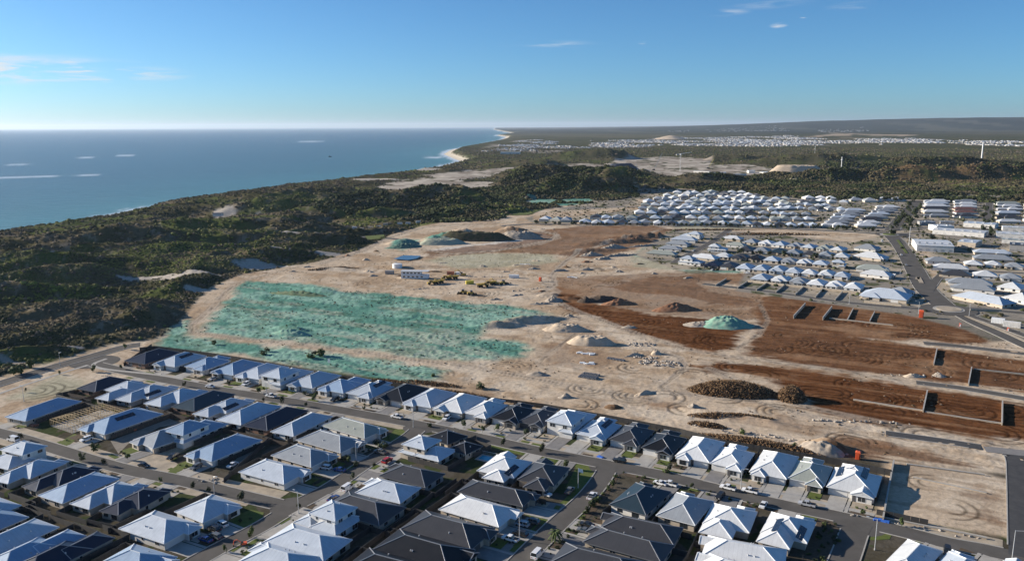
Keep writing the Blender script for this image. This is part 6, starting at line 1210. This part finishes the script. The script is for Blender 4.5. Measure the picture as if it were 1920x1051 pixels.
truck((812,533), 20, 'leftmost yellow dump truck of the parked pair'); truck((822,531), 20, 'second yellow dump truck of the parked pair'); truck((838,524), 15, 'dump truck behind the parked pair'); truck((849,523), 12, 'rightmost dump truck of the back pair'); truck((905,538), 200, 'dump truck right of the yellow container'); truck((919,534), 25, 'dump truck farthest right of the machines')
def excavator(px, rot, label, s=1., col_='yellow'):
    p = W(*px); r = empty('excavator', (p[0], p[1], 0), math.radians(rot), label=label, cat='excavator', group=None); r.scale = (s, s, s)
    for y in (-1.3, 1.3): MB().hexa([(-2,y-.3,0),(2,y-.3,0),(2,y+.3,0),(-2,y+.3,0)], [(-2.4,y-.3,.9),(2.4,y-.3,.9),(2.4,y+.3,.9),(-2.4,y+.3,.9)]).build('track', M['machine_dark'], r)
    MB().box(-2.2, 1.2, -1.4, 1.4, 1.0, 2.1).build('house', M[col_], r); MB().box(.1, 1.5, .1, 1.3, 2.1, 3.2).build('cab', M['cglass'], r)
    m = MB(); m.tube((1.,-.3,1.8),(4.2,-.3,4.8),.35,.3,6); m.tube((4.2,-.3,4.8),(6.2,-.3,4.2),.3,.25,6); m.build('boom', M[col_], r); MB().tube((6.2,-.3,4.2),(6.8,-.3,1.4),.25,.2,6).build('stick', M[col_], r); MB().hexa([(6.1,-.9,.4),(7.2,-.9,.3),(7.2,.3,.3),(6.1,.3,.4)], [(6.2,-.9,1.5),(7.,-.9,1.5),(7.,.3,1.5),(6.2,.3,1.5)]).build('bucket', M['machine_dark'], r)
excavator((868,517), 165, 'yellow excavator with raised boom behind the machines'); excavator((930,533), 150, 'yellow excavator among the right hand machines', .9); excavator((457,1021), 200, 'small red digger beside the side street', .42, 'orange')
def loader(px, rot, label):
    p = W(*px); r = empty('wheel_loader', (p[0], p[1], 0), math.radians(rot), label=label, cat='loader', group='earthmoving machines'); MB().box(-3, 1.2, -1.2, 1.2, 1., 2.3).build('body', M['yellow'], r); MB().box(-.9, .7, -1., 1., 2.3, 3.5).build('cab', M['cglass'], r); MB().hexa([(3.,-1.6,.2),(4.4,-1.6,.1),(4.4,1.6,.1),(3.,1.6,.2)], [(3.,-1.6,1.5),(3.6,-1.6,1.5),(3.6,1.6,1.5),(3.,1.6,1.5)]).build('bucket', M['machine_dark'], r)
    m = MB(); [m.tube((1.,y,1.6),(3.2,y,.9),.2,.2,6) for y in (-.8,.8)]; m.build('lift_arm', M['yellow'], r)
    for x in (-1.9, 1.4):
        for y in (-1.25, 1.25): put('wheel', unit(('bigw',), lambda: None), r, x, y, .9)
loader((868,551), 170, 'yellow loader at the front of the compound'); loader((884,553), 10, 'second yellow loader at the front of the compound'); loader((944,533), 30, 'loader at the right end of the machines')
def timber_frame(A, B, depth):
    a_ = W(*A); b_ = W(*B); u = b_-a_; L = np.linalg.norm(u); u = u/L; root = empty('timber_house_frame', (a_[0], a_[1], 0), math.atan2(u[1], u[0]), label='house under construction, open timber frame amid rubble', cat='house')
    MB().box(0, L, 0, depth, .02, .12).build('slab', M['concrete'], root)
    stud = unit(('stud',), lambda: MB().box(-.06, .06, -.06, .06, 0, 2.6).mesh('stud', M['timber']))
    for i in range(int(L/1.3)+1):
        for y in (0, depth*.33, depth*.66, depth): put('stud', stud, root, i*1.3, y, .12)
    for j in range(int(depth/1.3)+1):
        for x in (0, L*.5, L): put('stud', stud, root, x, j*1.3, .121)
    beam = unit(('beam', round(L, 2)), lambda: MB().box(-.1, L+.1, -.07, .07, 2.7, 2.85).mesh('beam', M['timber']))
    for j in range(int(depth/1.6)+1): put('beam', beam, root, 0, j*1.6, 0)
    b = MB(); [b.box(x-.07, x+.07, 0, depth, 2.86, 2.98) for x in (0, L*.33, L*.66, L)]; b.build('top_plate', M['timber'], root)
    tr = unit(('truss', round(L, 2)), lambda: MB().tube((0,0,3),(L/2,0,4.9),.07,.07,4).tube((L/2,0,4.9),(L,0,3),.07,.07,4).tube((L/2,0,3),(L/2,0,4.9),.05,.05,4).mesh('roof_truss', M['timber']))
    for j in range(5): put('roof_truss', tr, root, 0, 1+j*1.2, 0)
timber_frame((95,798), (136,812), 23)
# ------------------------------------------------------------------ far masts and cranes
def gbase(px):
    p = W(*px)
    for _ in range(6): p = W(*px, gz(p))
    return p, gz(p)
def px2m(p, n): return n/F*math.hypot(*p)
def tower_crane(px, hp, label, jibdir=20):
    p, z = gbase(px); h = px2m(p, hp); r = empty('tower_crane', (p[0], p[1], z), math.radians(jibdir), label=label, cat='crane', group=None)
    m = MB(); s = 1.1
    for x in (-s, s):
        for y in (-s, s): m.tube((x,y,0),(x,y,h),.13,.13,4)
    for i in range(int(h/3)): m.tube((-s,-s,i*3),(s,-s,i*3+3),.07,.07,4); m.tube((-s,s,i*3+3),(s,s,i*3),.07,.07,4)
    m.build('mast', M['steel'], r); j = MB(); j.tube((-12,0,h-.5),(34,0,h+4),.7,.45,4); j.build('jib', M['white_paint'], r); MB().box(-13, -8, -1.6, 1.6, h-3.5, h).build('counterweight', M['concrete'], r); MB().box(-1.5, 1.5, -1.5, 1.5, h-2, h+1).build('cab', M['white_paint'], r)
tower_crane((1275,322), 32, 'pale tower crane with raised jib in the far works')
def boom_crane(px, top, label, mt='steel'):
    p, z = gbase(px); d = (top[0]-px[0])*math.hypot(*p)/F; h = px2m(p, px[1]-top[1]); r = empty('boom_crane', (p[0], p[1], z), 0, label=label, cat='crane', group=None)
    m = MB(); m.tube((-1,0,1.5),(d-.6,0,h),.25,.2,4); m.tube((1,0,1.5),(d+.6,0,h),.25,.2,4); [m.tube((-1+(d+.4)*i/12,0,1.5+h*i/12),(1+(d-.4)*(i+1)/12,0,1.5+h*(i+1)/12),.15,.15,4) for i in range(12)]; m.build('lattice_boom', M[mt], r); MB().box(-4, 3, -2, 2, 0, 3.4).build('carrier', M['machine_dark'], r)
boom_crane((1226,319),(1241,288),'leaning lattice boom crane left of the tower crane'); boom_crane((1328,316),(1337,300),'short yellow boom crane right of the tower crane','yellow2'); boom_crane((1196,319),(1192,308),'small pale boom crane beside the dark bank','white_paint')
def mast(px, hp, r0, label, m='white_paint', rings=0, name='mast'):
    p, z = gbase(px); h = px2m(p, hp); r = empty(name, (p[0], p[1], z), 0, label=label, cat='mast' if name == 'mast' else 'tower'); MB().tube((0,0,-1),(0,0,h),r0,r0*.75,16).build('shaft', M[m], r); MB().tube((0,0,-1),(0,0,1.5),r0*1.6,r0*1.5,16).build('footing', M['concrete'], r)
    for i in range(rings): MB().tube((0,0,h*(.8-.12*i)),(0,0,h*(.8-.12*i)+1.2),r0*2.2,r0*2.2,12).build('antenna_ring', M[m], r)
    MB().tube((0,0,h),(0,0,h+1.),r0*.5,.1,8).build('tip', M['steel'], r)
mast((1839,312), 37, 2.0, 'slender white surge tower on the brown hill', name='tower'); mast((1577,322), 25, 1.1, 'shorter pale mast beside the sand stockpile', rings=1); mast((1527,300), 28, .5, 'thin antenna mast over the dark bush', 'steel', 2); mast((1704,460), 30, .3, 'tall thin pole by the upper roundabout', 'steel')
# a small boat far out
p = W(619,294,SEA); bt = empty('boat', (p[0], p[1], SEA), .3, label='tiny dark boat far out on the sea', cat='boat'); m = MB(); m.hexa([(-7,-1.5,-.5),(6,-1.5,-.5),(6,1.5,-.5),(-7,1.5,-.5)], [(-8,-2.4,2),(9,-1,2.6),(9,1,2.6),(-8,2.4,2)]); m.build('hull', M['machine_dark'], bt); MB().box(-5, 0, -1.5, 1.5, 2, 4.5).build('cabin', M['machine_dark'], bt)
# white sign on the green strip
p = W(617,681,0); sg = empty('sign_board', (p[0], p[1], 0), math.radians(-20), label='small white board standing on the green strip', cat='sign board'); MB().box(-.7, .7, -.05, .05, .5, 2.6).build('board', M['white_paint'], sg); MB().box(-.5, -.4, .05, .12, 0, 2.5).box(.4, .5, .05, .12, 0, 2.5).build('post', M['steel'], sg)

# ------------------------------------------------------------------ heath and woods: instanced bushes on real ground
def bush_variant(v):
    bm = bmesh.new(); bmesh.ops.create_icosphere(bm, subdivisions=2, radius=1); r = random.Random(v)
    for q in bm.verts:
        n = vn(np.array([q.co.x*1.9+v*7+5]), np.array([q.co.y*1.9+q.co.z*1.3+5]), v)[0]; q.co *= .62+.75*n*r.uniform(.7, 1.25); q.co.z *= .62; q.co.z += .25
    me = bpy.data.meshes.new('bush'); bm.to_mesh(me); bm.free()
    k = leaf_cloud(70, 1.0, .5, .45, .2, 300+v, 6); b0 = len(me.vertices); V = [tuple(x.co) for x in me.vertices]+k.v; Fc = [tuple(p_.vertices) for p_ in me.polygons]+[tuple(i+b0 for i in f) for f in k.f]
    me2 = bpy.data.meshes.new('bush'); me2.from_pydata(V, [], Fc); me2.materials.append(BUSHM); return me2
BUSHM = bpy.data.materials.new('heath_foliage'); BUSHM.use_nodes = True; t = BUSHM.node_tree; b = t.nodes['Principled BSDF']; b.inputs['Roughness'].default_value = .9; b.inputs['Specular IOR Level'].default_value = .15
at = N(t, 'ShaderNodeAttribute', attribute_name='tint', attribute_type='INSTANCER'); geo = N(t, 'ShaderNodeNewGeometry'); nn = N(t, 'ShaderNodeTexNoise'); nn.inputs['Scale'].default_value = 1.6; t.links.new(geo.outputs['Position'], nn.inputs['Vector'])
mr = N(t, 'ShaderNodeMapRange'); mr.inputs[1].default_value = .3; mr.inputs[2].default_value = .7; mr.inputs[3].default_value = .7; mr.inputs[4].default_value = 1.3; t.links.new(nn.outputs['Fac'], mr.inputs[0])
mm = N(t, 'ShaderNodeMix', data_type='RGBA', blend_type='MULTIPLY'); mm.inputs['Factor'].default_value = 1; t.links.new(at.outputs['Color'], mm.inputs['A']); t.links.new(mr.outputs[0], mm.inputs['B']); t.links.new(mm.outputs['Result'], b.inputs['Base Color'])
bcol = bpy.data.collections.new('bush_kinds')
for v in range(5): bcol.objects.link(bpy.data.objects.new('bush_kind', bush_variant(v)))
def scatter(name, label, P, S, T, zoff=-.1):
    Zs = elevation(P[:,0], P[:,1]); 
    me = bpy.data.meshes.new(name); me.vertices.add(len(P)); me.vertices.foreach_set('co', np.stack([P[:,0], P[:,1], Zs+zoff*S], 1).astype(np.float32).ravel())
    a = me.attributes.new('size', 'FLOAT', 'POINT'); a.data.foreach_set('value', S.astype(np.float32))
    a = me.attributes.new('tint', 'FLOAT_COLOR', 'POINT'); a.data.foreach_set('color', np.concatenate([T, np.ones((len(T), 1))], 1).astype(np.float32).ravel())
    o = link(bpy.data.objects.new(name, me)); ng = bpy.data.node_groups.new(name, 'GeometryNodeTree'); ng.interface.new_socket('Geometry', in_out='INPUT', socket_type='NodeSocketGeometry'); ng.interface.new_socket('Geometry', in_out='OUTPUT', socket_type='NodeSocketGeometry')
    gi = ng.nodes.new('NodeGroupInput'); go = ng.nodes.new('NodeGroupOutput'); ip = ng.nodes.new('GeometryNodeInstanceOnPoints'); ci = ng.nodes.new('GeometryNodeCollectionInfo'); ci.inputs['Collection'].default_value = bcol; ci.inputs['Separate Children'].default_value = True; ci.inputs['Reset Children'].default_value = True
    ip.inputs['Pick Instance'].default_value = True; na_ = ng.nodes.new('GeometryNodeInputNamedAttribute'); na_.data_type = 'FLOAT'; na_.inputs['Name'].default_value = 'size'
    rv = ng.nodes.new('FunctionNodeRandomValue'); rv.data_type = 'FLOAT_VECTOR'; rv.inputs[0].default_value = (0,0,0); rv.inputs[1].default_value = (0,0,6.28); ri = ng.nodes.new('FunctionNodeRandomValue'); ri.data_type = 'INT'
    [x for x in ri.inputs if x.name == 'Min' and x.type == 'INT'][0].default_value = 0; [x for x in ri.inputs if x.name == 'Max' and x.type == 'INT'][0].default_value = 4
    L = ng.links.new; L(gi.outputs[0], ip.inputs['Points']); L(ci.outputs[0], ip.inputs['Instance']); L(rv.outputs[0], ip.inputs['Rotation']); L([x for x in na_.outputs if x.enabled and x.name == 'Attribute'][0], ip.inputs['Scale']); L([x for x in ri.outputs if x.type == 'INT'][0], ip.inputs['Instance Index']); L(ip.outputs[0], go.inputs[0])
    md = o.modifiers.new('scatter', 'NODES'); md.node_group = ng; return tag(o, label, kind='stuff')
r = np.random.RandomState(21)
def tint(P, dark=False):
    x, y = P[:,0], P[:,1]; c = np.tile(np.array([.078,.076,.036]), (len(P), 1)); c = mixc(c, (.135,.108,.070), ss(fbm(x/26, y/26, 4, 101), .42, .62)*.85)
    g = .45*ss(fbm(x/70, y/40, 3, 107), .52, .66); 
    for (px, py, ra, rb) in [(400,475,85,18),(300,500,60,18),(230,505,30,14),(420,455,60,12),(250,470,30,10),(100,560,40,20),(1000,385,90,30),(940,400,60,20),(900,395,80,25),(700,412,60,20)]:
        q = W(px, py); g = np.maximum(g, np.exp(-((x-q[0])/ra)**2-((y-q[1])/rb/2.4)**2)*1.2)
    c = mixc(c, (.20,.235,.045), np.clip(g, 0, 1)*r.uniform(.3, .9, len(P))); br = W(1800,338)
    if not dark: c = mixc(c, (.17,.17,.05), (r.random(len(P)) < .02)*1.*(np.hypot(x, y) < 900)); c = mixc(c, (.13,.105,.08), (r.random(len(P)) < .15)*1.)
    for cc, rx, ry in [((1700,335),150,60),((1800,338),200,50)]:
        p = W(*cc); t_ = np.exp(-(((x-p[0])/rx)**2+((y-p[1])/ry/2)**2)**2); c = mixc(c, (.15,.105,.06), t_*.8)
    if dark: c = c*.0+mixc(np.tile(np.array([.030,.040,.016]), (len(P), 1)), (.082,.095,.038), r.random(len(P))**1.6); c = mixc(c, (.11,.088,.052), ss(fbm(x/60, y/60, 3, 310), .48, .6)*.7)
    return c*r.uniform(.85, 1.15, (len(P), 1))
def area(n, r0, r1, a0, a1):
    q = np.sqrt(r.uniform(r0*r0, r1*r1, n)); a = np.radians(r.uniform(a0, a1, n)); return np.stack([q*np.sin(a), q*np.cos(a)], 1)
def heathpts(n, r0, r1, a0, a1, s0, s1):
    P = area(n, r0, r1, a0, a1); m = heath_mask(P[:,0], P[:,1])*(1-bare_mask(P[:,0], P[:,1])); cl = (.25+.65*ss(fbm(P[:,0]/14, P[:,1]/14, 3, 301), .42, .62)); keep = r.random(n) < m*cl; P = P[keep]
    return P, s0+(s1-s0)*r.random(len(P))**2+(r.random(len(P)) < .05)*s1*.7
A_ = [heathpts(300000, 250, 900, -48, 22, .35, 1.25), heathpts(190000, 880, 2100, -36, 40, .7, 2.1), heathpts(70000, 2000, 4600, -12, 42, 1.4, 3.4)]
P = np.vstack([a[0] for a in A_]); S = np.concatenate([a[1] for a in A_]); scatter('heath_shrubs', 'dense dark olive and brown coastal heath on the dunes', P, S, tint(P))
WOODS = [WP(q, 8) for q in [[(880,352),(960,322),(1040,330),(1110,316),(1130,326),(1190,345),(1200,360),(1100,372),(1000,384),(960,378),(890,366)],[(1255,345),(1320,335),(1420,328),(1560,326),(1640,318),(1660,330),(1720,345),(1920,352),(1920,371),(1640,368),(1520,363),(1400,358),(1290,352)],[(1440,316),(1560,300),(1700,305),(1920,300),(1920,312),(1700,318),(1600,312),(1560,318)],[(1830,330),(1890,318),(1940,325),(1940,345),(1880,345)],[(700,372),(820,362),(900,372),(960,392),(930,402),(820,406),(740,402)],[(560,390),(640,366),(720,360),(740,382),(640,396)]]]
Pw = []; 
for q in WOODS:
    lo = q.min(0); hi = q.max(0); n = int((hi-lo)[0]*(hi-lo)[1]/11); n = min(n, 60000); X_ = r.uniform(lo, hi, (n, 2)); Pw.append(X_[inside(X_[:,0], X_[:,1], q) & (fbm(X_[:,0]/40, X_[:,1]/40, 3, 303) > .40)])
P = np.vstack(Pw)
for q in SANDS: P = P[sdist(P[:,0], P[:,1], q, 30) < -6]
S = 1.0+2.4*r.random(len(P))**2.2; scatter('dark_woods', 'dark green coastal woodland behind the far estate', P, S, tint(P, True), .15)
# tufts on the green field and rough patches of the site
P = area(26000, 300, 620, -40, 12); m = np.zeros(len(P))
for q in GREEN[:2]: m = np.maximum(m, ss(sdist(P[:,0], P[:,1], q, 5), -1, 2))
a = math.radians(-27); u_ = P[:,0]*math.cos(a)+P[:,1]*math.sin(a); v_ = -P[:,0]*math.sin(a)+P[:,1]*math.cos(a); k = ss(fbm(u_/9, v_/3.2, 4, 114)+.25*(fbm(u_/50, v_/18, 2, 115)-.5), .56, .66); P = P[r.random(len(P)) < m*(.02+.35*k)]
S = r.uniform(.22, .6, len(P)); T = mixc(np.tile(np.array([.05,.13,.085]), (len(P), 1)), (.07,.07,.035), (r.random(len(P)) < .5)*1.); scatter('weed_tufts', 'dark weed tufts sprinkled over the green sprayed field', P, S, T)
rb2 = random.Random(9)
for poly_, n_, lb_, gp_ in [([(1530,977),(1560,975),(1580,1000),(1565,1060),(1520,1060),(1508,1040)], 34, 'low dark shrub in the planted bed beside the lower right street', 'shrubs of the lower right planted bed'), ([(1150,888),(1160,900),(1100,970),(1030,1045),(1015,1040),(1080,975)], 22, 'low shrub on the planted verge of the second side street', 'shrubs on the second side street verge'), ([(1165,884),(1300,914),(1425,947),(1425,955),(1300,922),(1160,892)], 18, 'low shrub on the planted near verge of the diagonal street', 'shrubs on the near verge'), ([(432,700),(480,708),(560,722),(560,728),(480,714)], 6, 'low shrub on the far verge of the diagonal street', 'shrubs on the far verge')]:
    q = WP(poly_); k = 0
    while k < n_:
        c_ = np.array([rb2.uniform(q[:,0].min(), q[:,0].max()), rb2.uniform(q[:,1].min(), q[:,1].max())])
        if inside(c_[:1], c_[1:], q)[0]: shrub(c_, rb2.uniform(.4, .95), lb_, gp_, rb2.choice(('leaf','leaf_d','leaf_d')), .06); k += 1
# small trees and hedges in the gardens of the farther estates
P = area(30000, 560, 1500, 2, 38); m = np.zeros(len(P))
for q in PADS[1:3]: m = np.maximum(m, ss(sdist(P[:,0], P[:,1], q, 5), 0, 4))
hc = np.array([h['c'] for h in HOUSES[NEAR:]]); hr = np.array([min(h['w'], h['d'])*.55 for h in HOUSES[NEAR:]])
free = np.array([(np.hypot(*(hc-p).T) > hr).all() for p in P]); rp_ = np.vstack([r_['p'] for r_ in ROADS]); free &= np.array([np.min(np.hypot(*(rp_-p).T)) > 7 for p in P])
P = P[free & (r.random(len(P)) < m*.22)]; S = .5+1.3*r.random(len(P))**2; scatter('garden_greenery', 'small trees and hedges between the houses of the farther estates', P, S, tint(P, True), .1)
# clods and litter on the sand
P = area(16000, 290, 800, -30, 36); m = ss(sdist(P[:,0], P[:,1], DEV, 5), 2, 6); pad_ = np.zeros(len(P))
for q in PADS[:2]: pad_ = np.maximum(pad_, ss(sdist(P[:,0], P[:,1], q, 5), -6, -2))
P = P[(r.random(len(P)) < m*(1-pad_)*ss(fbm(P[:,0]/18, P[:,1]/10, 3, 307), .52, .66)*.7)]; S = r.uniform(.15, .6, len(P)); T = mixc(np.tile(np.array([.26,.19,.13]), (len(P), 1)), (.10,.07,.04), (r.random(len(P)) < .5)*1.); scatter('soil_clods', 'clods and dry weeds strewn over the sandy site', P, S, T, -.3)
